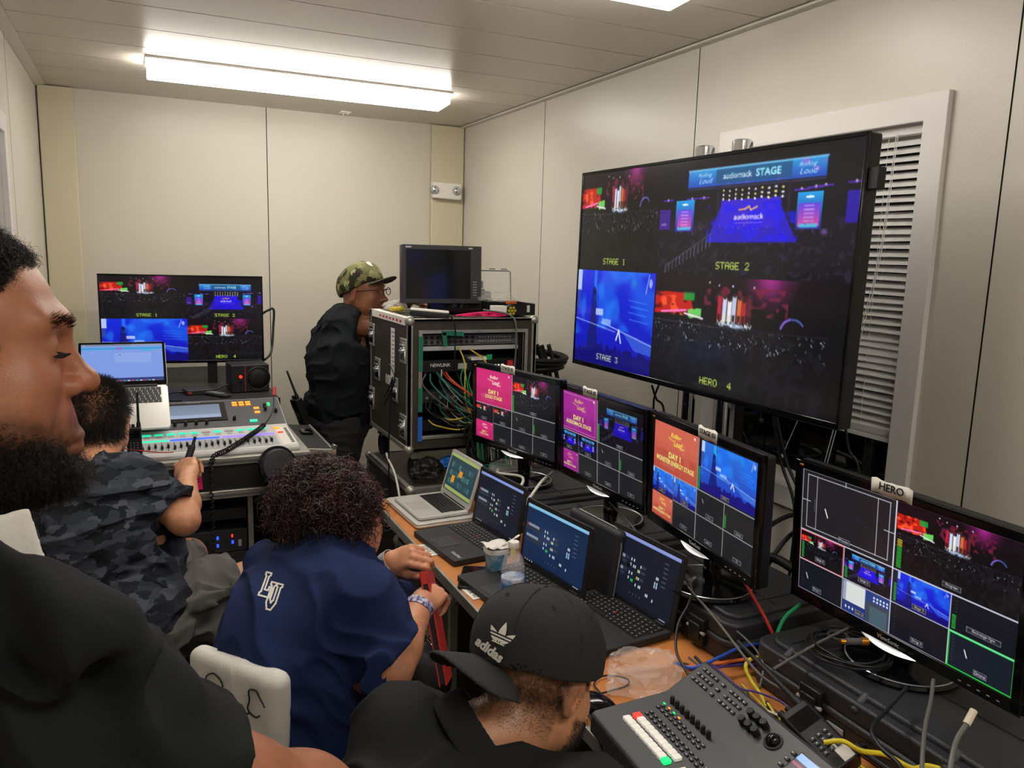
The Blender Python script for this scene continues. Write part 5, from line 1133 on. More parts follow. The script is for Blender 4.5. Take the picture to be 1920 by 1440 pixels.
# ================================================================ THE EQUIPMENT RACK AT THE END OF THE DESK
X0, X1, Y0, Y1, Z0, Z1 = .99, 1.575, 3.06, 3.64, .875, 1.432
T = thing('rack_case', 'tall black flight case rack with metal edges and open cabled front', 'rack', ((X0+X1)/2, (Y0+Y1)/2, Z0)); X, Y, H_ = (X1-X0)/2, (Y1-Y0)/2, Z1-Z0; e = .022
ox0, ox1, oz0, oz1 = -.232, .238, .065, .495
b = MB(); b.bb((-X+.002, -Y, .004), (-X+.014, Y, H_-.004)); b.bb((X-.014, -Y, .004), (X-.002, Y, H_-.004)); b.bb((-X+.002, -Y, H_-.016), (X-.002, Y, H_-.003)); b.bb((-X+.002, -Y, .003), (X-.002, Y, .015)); b.bb((-X, Y-.012, 0), (X, Y-.003, H_))
b.bb((-X+.003, -Y+.003, .003), (ox0, -Y+.012, H_-.003)); b.bb((ox1, -Y+.003, .003), (X-.003, -Y+.012, H_-.003)); b.bb((ox0, -Y+.003, oz1), (ox1, -Y+.012, H_-.003)); b.bb((ox0, -Y+.003, .003), (ox1, -Y+.012, oz0)); b.build('panels', 'laminate', T)
b = MB()
for sx in (-1, 1):
    for sy in (-1, 1): b.bb((sx*X, sy*Y, 0), (sx*(X-e), sy*(Y-.004), H_)); b.bb((sx*X, sy*Y, 0), (sx*(X-.004), sy*(Y-e), H_))
    for z in (0, 1):
        zz = H_*z; dz = -e if z else e
        b.bb((sx*X, -Y, zz), (sx*(X-.004), Y, zz+dz)); b.bb((sx*X, -Y, zz), (sx*(X-e), Y, zz+(-.004 if z else .004))); b.bb((-X, sx*Y, zz), (X, sx*(Y-.004), zz+dz*.6)); b.bb((-X, sx*Y, zz), (X, sx*(Y-e), zz+(-.004 if z else .004)))
b.bb((-X-.001, -Y+.10, 0), (-X+.004, -Y+.118, H_)) if False else None
b.build('edge_profile', 'alu_case', T, bevel=.0015, seg=1)
b = MB(); w = .014
for a, c in (((ox0-w, oz0-w), (ox0, oz1+w)), ((ox1, oz0-w), (ox1+w, oz1+w)), ((ox0, oz0-w), (ox1, oz0)), ((ox0, oz1), (ox1, oz1+w))): b.bb((a[0], -Y-.001, a[1]), (c[0], -Y+.02, c[1]))
b.build('opening_frame', 'alu', T, bevel=.001)
for sx in (-1, 1):
    for z in (0, H_): MB().sph((sx*(X-.010), -(Y-.010), abs(z-.010)), .021, 14, 10).build('ball_corner', 'alu_case', T)
def xlatch(T, x, y, z, w=.085, h=.105):
    b = MB(); b.bb((x-.003, y-w/2, z-h/2), (x+.003, y+w/2, z+h/2)); l = b.build('latch', 'alu_case', T, bevel=.0028)
    b = MB(); b.bb((x-.005, y-w*.36, z-h*.36), (x-.002, y+w*.36, z+h*.36)); b.build('latch_dish', 'chrome', l, bevel=.002)
    b = MB(); b.cyl((x-.004, y, z), (x-.013, y, z), .015, n=16); b.bb((x-.016, y-.022, z-.003), (x-.010, y+.022, z+.004)); b.bb((x-.010, y-.028, z+.020), (x-.005, y+.028, z+.027)); b.build('latch_wing', 'silver', l, bevel=.001)
for y, z in ((-Y+.055, .42), (-Y+.055, .10), (-Y+.17, .24), (Y-.045, .44), (Y-.045, .14), (Y-.14, .29)): xlatch(T, -X-.0015, y, z)
text('10RU', .060, 'white_paper', 'lettering', T, fr((-X-.0012, Y-.33, .265), (R(90), 0, R(-90))), bold=.001)
MB().bb((-X-.0012, Y-.40, .27), (-X-.0004, Y-.345, .50)).build('paper_label', 'white_paper', T)
b = MB()
for k in range(9): b.bb((-X-.0016, Y-.395, .485-.018*k), (-X-.0010, Y-.355-.006*(k % 3), .481-.018*k))
b.build('print_lines', 'mid_grey', T)
MB().bb((-X-.003, -Y+.03, H_-.030), (-X+.03, Y-.05, H_+.001)).build('tape_strip', 'white_paper', T); b = MB()
for k in range(7): b.bb((-X-.0036, -Y+.08+.05*k, H_-.022), (-X-.0028, -Y+.105+.05*k, H_-.012))
b.build('red_print', 'red', T)
for nm, z0, z1, m in (('green_tape', .34, .485, 'tape_green'), ('green_tape', .15, .27, 'tape_green'), ('blue_tape', .045, .17, 'tape_blue')): MB().bb((ox0-.016, -Y-.004, z0), (ox0+.003, -Y-.0025, z1)).build(nm, m, T)
MB().box((-.10, -Y-.004, .495), (.10, .002, .018), (0, R(4), 0)).box((-.135, -Y-.004, .470), (.018, .002, .06), (0, R(-8), 0)).build('green_tape', 'tape_green', T)
for sx in (-1, 1): MB().bb((sx*(ox1-.0), -Y+.03, oz0), (sx*(ox1-.018), -Y+.034, oz1)).build('rack_rail', 'black_plastic', T)
cx, cy = (X0+X1)/2, Y0
def unit(lab, z, h, m, fn=None, name='rack_unit', d=.35):
    T = thing(name, lab, 'rack unit', (cx, cy+.035, z)); MB().bb((-.222, .0, 0), (.222, d, h)).build('chassis', m, T, bevel=.001); MB().bb((-.238, -.003, 0), (.238, 0, h)).build('front_plate', m, T, bevel=.0008)
    if fn: fn(T, h)
    return T
def f1(T, h):
    b = MB(); b.k = 0
    for j in range(2):
        for i in range(9): b.cyl((-.205+.026*i, -.003, .013+.020*j), (-.205+.026*i, -.008, .013+.020*j), .0075, n=12)
    b.build('round_socket', 'black_matte', T); b = MB()
    for j in range(2):
        for i in range(12): b.cyl((.035+.013*i, -.003, .014+.018*j), (.035+.013*i, -.011, .014+.018*j), .004, n=8)
    b.build('video_socket', 'silver', T)
unit('grey rack unit with rows of sockets at the top of the rack', 1.318, .044, 'mid_grey', f1)
unit('pale blank shelf plate below the top rack unit', 1.295, .018, 'light_grey', None, 'rack_shelf', .2)
def f2(T, h):
    text('NEWLINK', .020, 'white_paper', 'lettering', T, fr((-.14, -.0035, h*.58), (R(90), 0, 0))); MB().bb((-.06, -.0045, .010), (-.02, -.003, .034)).build('label', 'light_grey', T)
    MB().bb((.17, -.010, .010), (.195, -.002, .040)).build('rocker_switch', 'red', T, bevel=.001); b = MB()
    for i in range(6): b.bb((.07+.014*i, -.005, .018), (.076+.014*i, -.002, .024))
    b.build('indicator', 'led_white', T); MB().bb((.0, -.006, h-.003), (.09, .10, h+.008)).build('paper', 'white_paper', T); MB().bb((.07, -.008, h-.002), (.095, -.004, h+.02)).build('green_tag', 'green', T)
unit('black rack unit with white logo and red rocker switch', 1.205, .048, 'black_plastic', f2)
def f3(T, h):
    b = MB()
    for i in range(14): b.cyl((-.20+.03*i, -.003, h*.5), (-.20+.03*i, -.012, h*.5), .006, n=10)
    b.build('video_socket', 'silver', T)
unit('black patch panel low in the rack half hidden by cables', 1.075, .044, 'dark_grey', f3)
def f4(T, h):
    MB().bb((-.06, -.0045, .010), (-.01, -.003, .030)).build('label', 'white_paper', T)
unit('black rack unit with white label at the rack bottom', .955, .044, 'black_plastic', f4)
# rack cabling
g = random.Random(5); GR = 'patch cables spilling out of the rack'; cc = ['green', 'black_plastic', 'black_plastic', 'teal', 'black_plastic', 'grey_cable', 'green', 'black_plastic', 'orange', 'black_plastic', 'red', 'teal', 'black_plastic', 'tan_label', 'black_plastic', 'green', 'red', 'black_plastic', 'grey_cable', 'teal', 'black_plastic', 'pink', 'black_plastic', 'green', 'black_plastic', 'red']
for k, c in enumerate(cc):
    xa = cx-.20+.4*g.random(); xb = cx+.10+.22*(k/len(cc))+g.uniform(-.03, .03); za = g.choice([1.205, 1.10, 1.09]); yo = -.03-.05*g.random()
    cable('cable', [(xa, cy+.04, za), (xa+.01, cy+yo*.5, za-.03), (xa*.6+xb*.4, cy+yo, (za+1.0)/2-.02), (xb-.02, cy+yo-.03, .93), (xb, cy+yo-.03, .80), (xb+.02, cy+yo-.02, .66)], .0028+.0012*(k % 3 == 0), c, 'one of the thin patch cables hanging from the rack front', group=GR, n=6, seg=6)
cable('cable', [(cx-.06, cy+.03, 1.31), (cx-.05, cy-.02, 1.24), (cx-.052, cy-.035, 1.10), (cx-.02, cy-.04, 1.0), (cx-.07, cy-.03, .965), (cx-.17, cy-.01, .985), (cx-.19, cy+.03, 1.0)], .0035, 'olive_yellow', 'yellow cable running down the left of the rack front')
cable('cable', [(cx-.01, cy+.03, 1.30), (cx+.04, cy-.03, 1.25), (cx+.065, cy-.04, 1.15), (cx+.02, cy-.04, 1.05), (cx-.09, cy-.03, 1.01), (cx-.15, cy+.02, 1.015)], .0038, 'olive_yellow', 'pale yellow cable bowing across the rack front')
cable('cable', [(cx-.12, cy-.03, 1.445), (cx-.10, cy-.03, 1.40), (cx-.10, cy-.03, 1.28), (cx-.095, cy-.01, 1.22)], .0035, 'black_plastic', 'black charging cable hanging over the top edge of the rack')
cable('cable', [(cx+.08, cy+.10, 1.46), (cx+.17, cy+.0, 1.44), (cx+.185, cy-.02, 1.36), (cx+.18, cy-.02, 1.22), (cx+.16, cy-.02, 1.10)], .0042, 'grey_cable', 'grey cable arching from the rack top down to the monitor')
T = tag(MB().torus((0, 0, 0), .085, .0045, n=44, m=8, rot=(R(88), 0, 0)).torus((.006, -.010, .004), .079, .0045, n=44, m=8, rot=(R(84), 0, R(6))).torus((-.005, -.018, -.003), .088, .0045, n=44, m=8, rot=(R(92), 0, R(-5))).build('cable_coil', 'rubber', smooth=60), 'coil of black cable hanging below the rack front', 'cable'); T.location = (cx+.03, cy-.085, .905)
cable('cable', [(.985, 3.32, 1.205), (.975, 3.26, 1.215), (.972, 3.18, 1.17), (.97, 3.24, 1.10), (.972, 3.33, 1.03)], .0032, 'black_plastic', 'short black lead with clear plug on the rack side')
cable('cable', [(.978, 3.36, 1.06), (.974, 3.26, 1.12), (.974, 3.22, 1.16), (.972, 3.25, 1.00), (.965, 3.24, .80), (.96, 3.2, .50)], .0036, 'black_plastic', 'long black cable hanging down the left side of the rack')
g = random.Random(15)
for k in range(46):
    c = ['black_plastic', 'black_plastic', 'teal', 'black_plastic', 'green', 'black_plastic', 'grey_cable', 'black_plastic', 'tan_label', 'black_plastic'][k % 10]
    xa = cx-.21+.30*g.random(); xb = cx-.04+.20*g.random(); za = g.choice([1.215, 1.20, 1.10, 1.085]); zz = g.uniform(.66, .92); yo = -.012-.045*g.random()
    cable('cable', [(xa, cy+.03, za), (xa+g.uniform(-.02, .02), cy+.01, za-.05), (xa*.65+xb*.35, cy+yo, (za+1.0)/2-.05), (xb-.02+g.uniform(-.02, .02), cy+yo-.02, .97), (xb, cy+yo-.035, zz)], .0024+.0012*(k % 3 == 0), c, 'one of the thin patch cables hanging from the rack front', group=GR, n=6, seg=6)
# thick coils beside the rack at the wall
b = MB(); r = random.Random(3)
for k in range(5): b.torus((0, 0, -.012*k), .13-.006*k, .011, n=36, m=8, rot=(R(8+r.uniform(-8, 8)), R(r.uniform(-10, 10)), 0))
tag(b.build('cable_coil', 'rubber', smooth=60), 'fat coil of black cable looped at the right of the rack', 'cable').location = (1.66, 3.20, 1.245)
for k, (dx, dy) in enumerate(((0, 0), (.03, .03), (.055, .01), (.075, .05), (.02, .06))):
    cable('cable', [(1.62+dx, 3.12+dy, 1.30), (1.66+dx, 3.10+dy, 1.15), (1.67+dx, 3.06+dy, .95), (1.68+dx, 3.0+dy, .70), (1.68+dx, 2.95+dy, .30)], .010, 'rubber', 'thick black cable hanging between the rack and the right wall', group='thick cables by the rack', n=8)
# ---- on the rack
T = thing('monitor', 'grey studio monitor switched off, standing on top of the rack', 'monitor', mtx=lean((1.262, 3.40, 1.602), -.05, .04)); w, h = .375, .262
b = MB(); b.rbox((0, 0), (w, h), .006, 0, .05); b.v = [(x, z, y) for x, y, z in b.v]; b.build('casing', 'dark_grey', T, bevel=.003)
mat('off_screen', '15171a', .12, spec=.7); mat('bezel_grey', '3a3b3f', .4)
MB().bb((-w/2+.002, -.002, -h/2+.002), (w/2-.002, .001, h/2-.002)).build('bezel', 'bezel_grey', T)
MB().bb((-w/2+.016, -.003, -h/2+.022), (w/2-.055, -.0015, h/2-.020)).build('screen', 'off_screen', T)
b = MB()
for j in range(6): b.bb((w/2-.040, -.0032, -.03-.012*j), (w/2-.036, -.002, -.034-.012*j)); b.bb((w/2-.030, -.0032, -.03-.012*j), (w/2-.026, -.002, -.034-.012*j))
b.build('side_keys', 'white_paper', T, smooth=0); MB().bb((-w/2+.015, -.0032, h/2-.014), (-w/2+.040, -.002, h/2-.008)).build('maker_mark', 'white_paper', T); MB().bb((w/2-.065, -.0032, h/2-.014), (w/2-.045, -.002, h/2-.008)).build('model_mark', 'white_paper', T)
MB().rbox((.02, -.02), (.30, .16), .02, -.172, -.150).bb((-.06, .02, -.16), (.08, .05, -.10)).build('foot', 'black_gloss', T, bevel=.006)
T = thing('charger', 'black and white flat device lying on the front left of the rack', 'charger', (1.105, 3.13, 1.434), (0, R(4), R(-20)))
MB().rbox((0, 0), (.165, .07), .010, 0, .022).build('body', 'black_plastic', T, bevel=.004); MB().rbox((0, 0), (.160, .066), .010, .022, .030).build('cover', 'white_plastic', T, bevel=.003)
tag(MB().torus((0, 0, .012), .022, .010, n=22, m=8).box((.03, .03, .012), (.02, .03, .02)).build('tape_roll', 'olive_yellow', smooth=60), 'small yellow roll on the far left corner of the rack', 'tape').location = (1.045, 3.40, 1.434)
crumple('plastic_bag', 'clear plastic bag on the left corner of the rack top', (1.06, 3.48, 1.452), (.06, .06, .03), 21)
T = tag(MB().tube(spline([(-.11, 0, .004), (-.03, .01, .012), (.02, -.01, .018), (.05, .01, .014), (.02, .02, .006), (-.05, .01, .004)], 8), .0045, 8).box((.05, -.01, .004), (.09, .022, .005)).box((-.055, 0, .004), (.06, .012, .004)).build('pink_strap', 'pink'), 'pink and white strap at the front edge of the rack top', 'strap'); T.location = (1.33, 3.12, 1.434)
T = thing('small_box', 'small white and pink carton on the rack top', 'box', (1.425, 3.14, 1.434), (0, 0, R(-6))); MB().bb((-.032, -.02, .018), (.032, .02, .045)).build('carton', 'white_paper', T, bevel=.001); MB().bb((-.0325, -.0205, 0), (.0325, .0205, .018)).build('pink_band', 'pink', T, bevel=.001)
T = thing('rope_roll', 'round black tool with yellow dotted face beside the carton', 'tool', (1.480, 3.13, 1.459)); MB().cyl((0, -.014, 0), (0, .02, 0), .025, n=26).build('body', 'black_matte', T, bevel=.003)
b = MB()
for k in range(7): a = 2*PI*k/6; q = .0145 if k < 6 else 0; b.cyl((q*math.cos(a), -.0165, q*math.sin(a)), (q*math.cos(a), -.013, q*math.sin(a)), .0058, n=10)
b.build('yellow_face', 'olive_yellow', T)
T = thing('tray', 'black tray of small parts at the right end of the rack top', 'tray', (1.53, 3.27, 1.434)); b = MB(); b.bb((-.085, -.11, 0), (.085, .11, .004)); 
for a in (((-.085, -.11), (.085, -.106)), ((-.085, .106), (.085, .11)), ((-.085, -.11), (-.081, .11)), ((.081, -.11), (.085, .11))): b.bb((*a[0], 0), (*a[1], .052))
b.build('tray', 'black_plastic', T, bevel=.002); MB().box((.05, -.112, .030), (.012, .006, .030)).build('white_tab', 'white_plastic', T); MB().box((.0, -.04, .052), (.05, .02, .012), (0, 0, .4)).build('orange_piece', 'orange', T)
crumple('plastic_bag', 'white plastic bag bulging over the tray on the rack', (1.51, 3.33, 1.497), (.095, .07, .030), 31)
t = thing('parts_box', 'clear box lid standing open at the wall end of the rack', 'box', (1.53, 3.42, 1.486)); b = MB(); b.bb((-.083, 0, 0), (.083, .003, .135)); b.build('clear_lid', 'clear', t)
MB().tube([(-.083, 0, 0), (-.088, 0, .13), (-.083, 0, .137), (.072, 0, .137), (.080, 0, .13), (.086, 0, 0)], .0022, 6).build('rim', 'mid_grey', t); MB().bb((-.03, -.003, .143), (.0, .002, .147)).bb((.03, -.003, .143), (.06, .002, .147)).build('clip', 'mid_grey', t)
T = hard_case('small black hard case behind the studio monitor', 1.38, 1.55, 3.45, 3.62, 1.434, 1.535, ribs=False, lat=1); T = tag(MB().rbox((0, 0), (.10, .07), .006, 0, .035).build('power_supply', 'black_matte', bevel=.003), 'black power supply on top of the small hard case', 'power supply'); T.location = (1.455, 3.53, 1.537)
# ---- under the rack
road_case('grey-topped road case under the tall rack', .975, 1.60, 2.99, 3.64, .10, .74, lid=.40, latches=(('x', -.2, .42), ('x', .18, .42)))
for (x, y) in ((1.04, 3.12), (1.52, 3.12), (1.04, 3.58), (1.52, 3.58)):
    T = thing('caster', 'small wheel between the rack and the road case under it', 'wheel', (x, y, .74), group='rack wheels'); MB().cyl((-.014, 0, .05), (.014, 0, .05), .048, n=24).build('wheel', 'rubber', T); MB().bb((-.02, -.03, .098), (.02, .03, .135)).build('bracket', 'alu', T)
crumple('tape_ball', 'bright blue lump of tape on the case under the rack', (1.185, 3.10, .80), (.045, .03, .035), 8, 'tape_blue', amp=.3, cat='tape')
crumple('tape_ball', 'green lump of tape beside the blue one', (1.255, 3.09, .795), (.025, .02, .035), 18, 'tape_green', amp=.3, cat='tape')
crumple('black_cloth', 'black cloth bundle stuffed under the rack at its near corner', (1.08, 3.07, .79), (.07, .06, .055), 28, 'rubber', amp=.3, cat='cloth')
cable('cable', [(.99, 3.36, .80), (.965, 3.25, .805), (.955, 3.10, .76), (.95, 3.0, .62), (.95, 2.95, .40)], .0048, 'white_cable', 'white cable hooked over the road case under the rack')
cable('cable', [(1.175, 3.0, .86), (1.165, 2.97, .80), (1.16, 2.95, .72), (1.165, 2.93, .64)], .0035, 'white_cable', 'thin white cable hanging under the rack front')
cable('cable', [(1.20, 2.98, .80), (1.19, 2.965, .76), (1.175, 2.955, .70), (1.165, 2.95, .62)], .0055, 'yellow', 'short yellow strap below the rack')
tag(MB().torus((0, 0, 0), .06, .006, n=30, m=8).torus((.005, .004, .011), .055, .006, n=30, m=8).build('cable_coil', 'rubber', smooth=60), 'black cable coil on the desk end behind the silver laptop', 'cable').location = (1.16, 2.835, .762)
tag(MB().torus((0, 0, 0), .075, .006, n=36, m=8).torus((.008, .004, .010), .068, .006, n=36, m=8).torus((.0, .01, .020), .07, .006, n=36, m=8).build('cable_coil', 'teal', smooth=60), 'green cable coil behind the farthest monitor', 'cable').location = (1.33, 2.88, .80)

# ================================================================ THE SOUND DESK AT THE BACK WALL
T = thing('side_table', 'black shelf unit against the back wall behind the sound console', 'table', (.15, 4.02, 0))
MB().bb((-.53, -.40, 1.0), (.42, .70, 1.03)).build('table_top', 'black_matte', T, bevel=.003); MB().bb((-.50, -.36, 0), (-.47, .68, 1.0)).build('side_panel', 'black_matte', T); MB().bb((.36, -.36, 0), (.39, .68, 1.0)).build('side_panel', 'black_matte', T)
MB().bb((-.53, -.405, .985), (.42, -.398, 1.032)).build('front_edge', 'black_plastic', T)
T = thing('console_case', 'black flight case tray with silver rims holding the sound console', 'case', (.16, 3.34, .79)); x0, x1, y0, y1 = -.42, .425, -.29, .26
MB().bb((x0, y0, .0), (x1, y1, .10)).build('panels', 'black_matte', T); b = MB()
b.bb((x0-.006, y0-.008, .100), (x1+.006, y1, .130)); b.bb((x0-.006, y0-.010, -.028), (x1+.006, y1, .004)); b.build('rim', 'alu_case', T, bevel=.003); b = MB(); b.bb((x0-.004, y0-.0115, .112), (x1+.004, y0-.007, .118)); b.bb((x0-.004, y0-.0135, -.016), (x1+.004, y0-.009, -.010)); b.build('rim_groove', 'mid_grey', T)
b = MB(); b.box((x1+.055, -.02, .115), (.10, .50, .014), (0, R(6), 0)); b.build('side_flap', 'black_matte', T, bevel=.002); b = MB(); b.box((x1+.105, -.02, .108), (.010, .52, .020), (0, R(6), 0)); b.box((x1+.055, y0+.022, .118), (.11, .010, .02), (0, R(6), 0)); b.build('flap_edge', 'alu', T, bevel=.001)
MB().box((x1+.105, y0+.03, .125), (.016, .03, .035), (0, .3, 0)).build('corner_clip', 'chrome', T, bevel=.002); MB().box((x1+.055, .05, .13), (.05, .07, .012), (0, R(6), 0)).build('flap_latch', 'black_gloss', T, bevel=.003)
T = thing('sticky_note', 'pink sticky note on the front of the console case', 'note', (.165, 3.046, .835)); MB().box((0, -.0, 0), (.055, .001, .062), (0, R(-4), 0)).build('paper', 'pink', T); b = MB(); b.box((0, -.0012, .012), (.045, .0006, .003)); b.box((0, -.0012, .003), (.045, .0006, .003)); b.build('writing', 'black_matte', T)
# console
mat('mix_white', 'c9c8c6', .4); mat('mix_dark', '4b4c50', .42)
T = thing('mixing_console', 'large digital sound console with green and purple lit rows', 'mixing console', (.150, 3.36, .92)); x0, x1 = -.40, .405
pf = [(-.285, .0), (-.285, .012), (-.275, .022), (-.02, .040), (.0, .046), (.23, .118), (.245, .116), (.245, 0)]
def cz(y):
    for i in range(len(pf)-1):
        if pf[i][0] <= y < pf[i+1][0]: return pf[i][1]+(pf[i+1][1]-pf[i][1])*(y-pf[i][0])/(pf[i+1][0]-pf[i][0])
    return 0
def ca(y): return math.atan2(cz(y+.003)-cz(y-.003), .006)
b = MB(); vs = [(x0, y, z) for y, z in pf]+[(x1, y, z) for y, z in pf]; n = len(pf); b.add(vs, [tuple(range(n)), tuple(range(2*n-1, n-1, -1))]+[(i, i+n, (i+1) % n+n, (i+1) % n) for i in range(n)]); b.build('body', 'mix_white', T, bevel=.003)
def slab(nm, xa, xb, ya, yb, m, h=.0015, par=None):
    a = ca((ya+yb)/2); o = MB().box(((xa+xb)/2, (ya+yb)/2, cz((ya+yb)/2)+h/2), (xb-xa, (yb-ya)/math.cos(a), h), (a, 0, 0)).build(nm, m, T, smooth=0)
    return o
slab('upper_panel', x0+.004, x1-.004, .004, .226, 'mix_dark', .002)
slab('screen_frame', -.07, .175, .055, .205, 'black_gloss', .006)
p = Pic(60, 30, '5a6478'); p.grad(0, 0, 1, 1, '788498', '8a98b4'); p.rect(0, .75, 1, 1, 'a0b0d0'); y = .130
screen('display', p, .20, .115, T, Matrix.Translation((.052, y+.003, cz(y)+.0075))@Matrix.Rotation(ca(y)-PI/2, 4, 'X'), 'lap_screen')
text('YAMAHA', .014, 'light_grey', 'maker_lettering', T, fr((.05, .214, cz(.214)+.003), (ca(.2), 0, 0)))
def dots(nm, pts, m, s=(.014, .010), h=.004):
    for x, y in pts:
        a = ca(y); MB().box((x, y, cz(y)+h/2+.0015), (s[0], s[1], h), (a, 0, 0)).build(nm, m, T, smooth=0)
dots('lit_key', [(-.17, .16), (-.135, .16)], 'led_teal', (.022, .014)); dots('lit_key', [(-.17, .09), (-.135, .09)], 'led_orange', (.020, .014))
dots('lit_key', [(.215+.028*i, .195-.020*j) for i in range(3) for j in range(2)], 'led_orange', (.020, .012)); dots('lit_key', [(.30, .14), (.30, .105)], 'led_orange', (.022, .014)); dots('lit_key', [(.275, .035)], 'led_teal', (.03, .018)); dots('lit_key', [(.355, .175), (.355, .16)], 'led_green', (.010, .010))
for x, y in ((-.17, .062), (-.135, .062), (-.03, .035), (.01, .035), (.05, .035), (.09, .035), (.335, .12), (.335, .150), (.375, .10), (.20, .055)):
    b = MB(); b.M = Matrix.Translation((x, y, cz(y)))@Matrix.Rotation(ca(y), 4, 'X'); b.lathe([(0, .020), (.006, .020), (.007, .0)], n=12); b.build('knob', 'black_matte', T)
for i in range(16):
    x = -.37+.0435*i; slab('channel_key', x, x+.032, -.045, -.026, 'led_teal' if i not in (10, 12) else 'light_grey', .003)
for i in range(16):
    x = -.37+.0435*i; slab('channel_meter', x+.006, x+.026, -.080, -.052, 'light_grey', .001)
slab('name_strip', -.37, -.06, -.125, -.108, 'led_teal', .002); slab('name_strip', -.055, .125, -.125, -.108, 'led_blue', .002); slab('name_strip', .135, .335, -.125, -.108, 'led_purple', .002)
slab('slot_bank', -.38, .335, -.262, -.135, 'light_grey', .001)
for i in range(32):
    x = -.372+.0220*i; y = -.225+.012*((i*7) % 5)*.5
    f = MB().box((x, -.195, cz(-.195)+.002), (.002, .10, .001), (ca(-.195), 0, 0)).build('fader_slot', 'black_matte', T, smooth=0); o = MB().box((x, y, cz(y)+.008), (.009, .018, .012), (ca(y), 0, 0)).build('fader_cap', 'black_plastic', None, bevel=.0015); o.parent = f
dots('master_key', [(.355, -.045)], 'led_orange', (.022, .02)); dots('master_key', [(.36, -.11)], 'led_red', (.02, .012))
slab('side_strip', .345, .40, -.27, -.03, 'white_plastic', .001); b = MB()
for k in range(14): b.box((.388, -.05-.015*k, cz(-.05-.015*k)+.002), (.012, .004, .002), (0, 0, 0))
b.build('scale_marks', 'black_matte', T)
# laptop on it, on a block
M_ = thing
laptop('large silver laptop with pale blue screen on top of the sound console', (-.060, 3.575, 1.213), .0, .70, .325, .215, mac_view(), 'mac', base_z=1.118, depth=.243, pitch=R(34))
tag(MB().bb((-.20, 3.46, 1.030), (.08, 3.56, 1.09)).build('riser_block', 'black_matte'), 'black block propping the silver laptop on the console', 'block')
# speaker, small box, remote, cables
T = thing('speaker', 'small black studio speaker with red stripe beside the television', 'speaker', (.462, 3.88, 1.031), (0, 0, R(4)))
MB().rbox((0, 0), (.170, .15), .004, 0, .128).build('cabinet', 'black_matte', T, bevel=.004); MB().lathe([(.054, -.006), (.050, -.001), (.035, .006), (.014, .012), (0, .008)], (.035, -.076, .064), 30, axis='y').build('cone', 'rubber', T)
MB().torus((.035, -.077, .064), .053, .003, n=34, rot=(R(90), 0, 0)).build('cone_ring', 'dark_grey', T); MB().bb((-.025, -.0765, .003), (-.022, -.0748, .125)).build('red_stripe', 'red', T)
for z, m in ((.045, 'black_gloss'), (.075, 'led_red')): MB().cyl((-.045, -.075, z), (-.045, -.083, z), .007, n=14).build('knob', m, T)
T = thing('converter_box', 'small flat dark box with lead left of the television foot', 'box', (.24, 3.84, 1.031), (0, 0, .2)); MB().rbox((0, 0), (.12, .09), .006, 0, .022).build('body', 'dark_grey', T, bevel=.003); MB().bb((-.058, -.0465, .006), (-.040, -.044, .016)).build('red_port', 'red', T)
T = thing('remote_control', 'dark remote control lying in front of the small television', 'remote', (.315, 3.745, 1.031), (0, 0, R(35))); MB().rbox((0, 0), (.042, .14), .01, 0, .014).build('body', 'dark_grey', T, bevel=.004); b = MB()
for j in range(6):
    for i in range(3): b.bb((-.014+.011*i, .05-.016*j, .013), (-.007+.011*i, .056-.016*j, .0155))
b.build('keys', 'light_grey', T, smooth=0)
cable('cable', [(.575, 4.15, 1.37), (.60, 4.15, 1.385), (.63, 4.15, 1.39), (.625, 4.14, 1.30), (.61, 4.1, 1.20), (.59, 4.05, 1.17), (.56, 4.0, 1.155)], .006, 'black_plastic', 'black cable bowing out from the right of the small television')
cable('cable', [(.375, 3.86, 1.06), (.34, 3.86, 1.05), (.31, 3.85, 1.042), (.26, 3.85, 1.04)], .004, 'black_plastic', 'black lead from the small speaker to the flat box')
cable('cable', [(.18, 3.83, 1.04), (.13, 3.80, 1.045), (.09, 3.74, 1.04), (.10, 3.66, 1.036), (.16, 3.65, 1.036)], .004, 'black_plastic', 'black lead curling behind the silver laptop')
# headset plug and coiled lead
T = thing('headset_lead', 'coiled black headset lead plugged in the console and hanging down in front', 'cable', (.50, 3.38, 1.03)); p0 = T.location.copy()
A = [Vector(q) for q in ((.520, 3.47, 1.075), (.505, 3.40, 1.02), (.45, 3.28, .985), (.37, 3.16, .965), (.285, 3.06, .945), (.232, 3.02, .93), (.222, 3.015, .86), (.222, 3.015, .75), (.222, 3.0, .60), (.222, 2.98, .45))]
S1 = spline(A, 14); b = MB(); b.tube([q-p0 for q in S1[:30]], .0028, 6); c = []; L_ = 0
for k in range(28, len(S1)-1):
    for j in range(8):
        t = j/8; q = S1[k].lerp(S1[k+1], t); L_ += (S1[k+1]-S1[k]).length/8; a = L_*2*PI/.0105 if k < 75 else L_*2*PI/.02; d = (S1[k+1]-S1[k]).normalized(); u = d.orthogonal().normalized(); v = d.cross(u); rr = .0085 if k < 75 else .006; c.append(q+u*math.cos(a)*rr+v*math.sin(a)*rr-p0)
b.tube(c, .0026, 5); b.build('lead', 'rubber', T, smooth=60); MB().cyl((.52-p0.x, 3.47-p0.y, 1.07-p0.z), (.53-p0.x, 3.50-p0.y, 1.10-p0.z), .007, n=12).build('plug', 'red', T)
radio('walkie-talkie with long antenna standing on the console front edge', dirM((-.028, 3.075, .942), (0, .05, 1), (0, -1, 0)), .86, .13)
cable('cable', [(-.20, 3.10, .99), (-.10, 3.07, .985), (.0, 3.06, .965), (.06, 3.055, .955), (.10, 3.06, .952)], .0022, 'red', 'thin red wire lying along the console front edge')
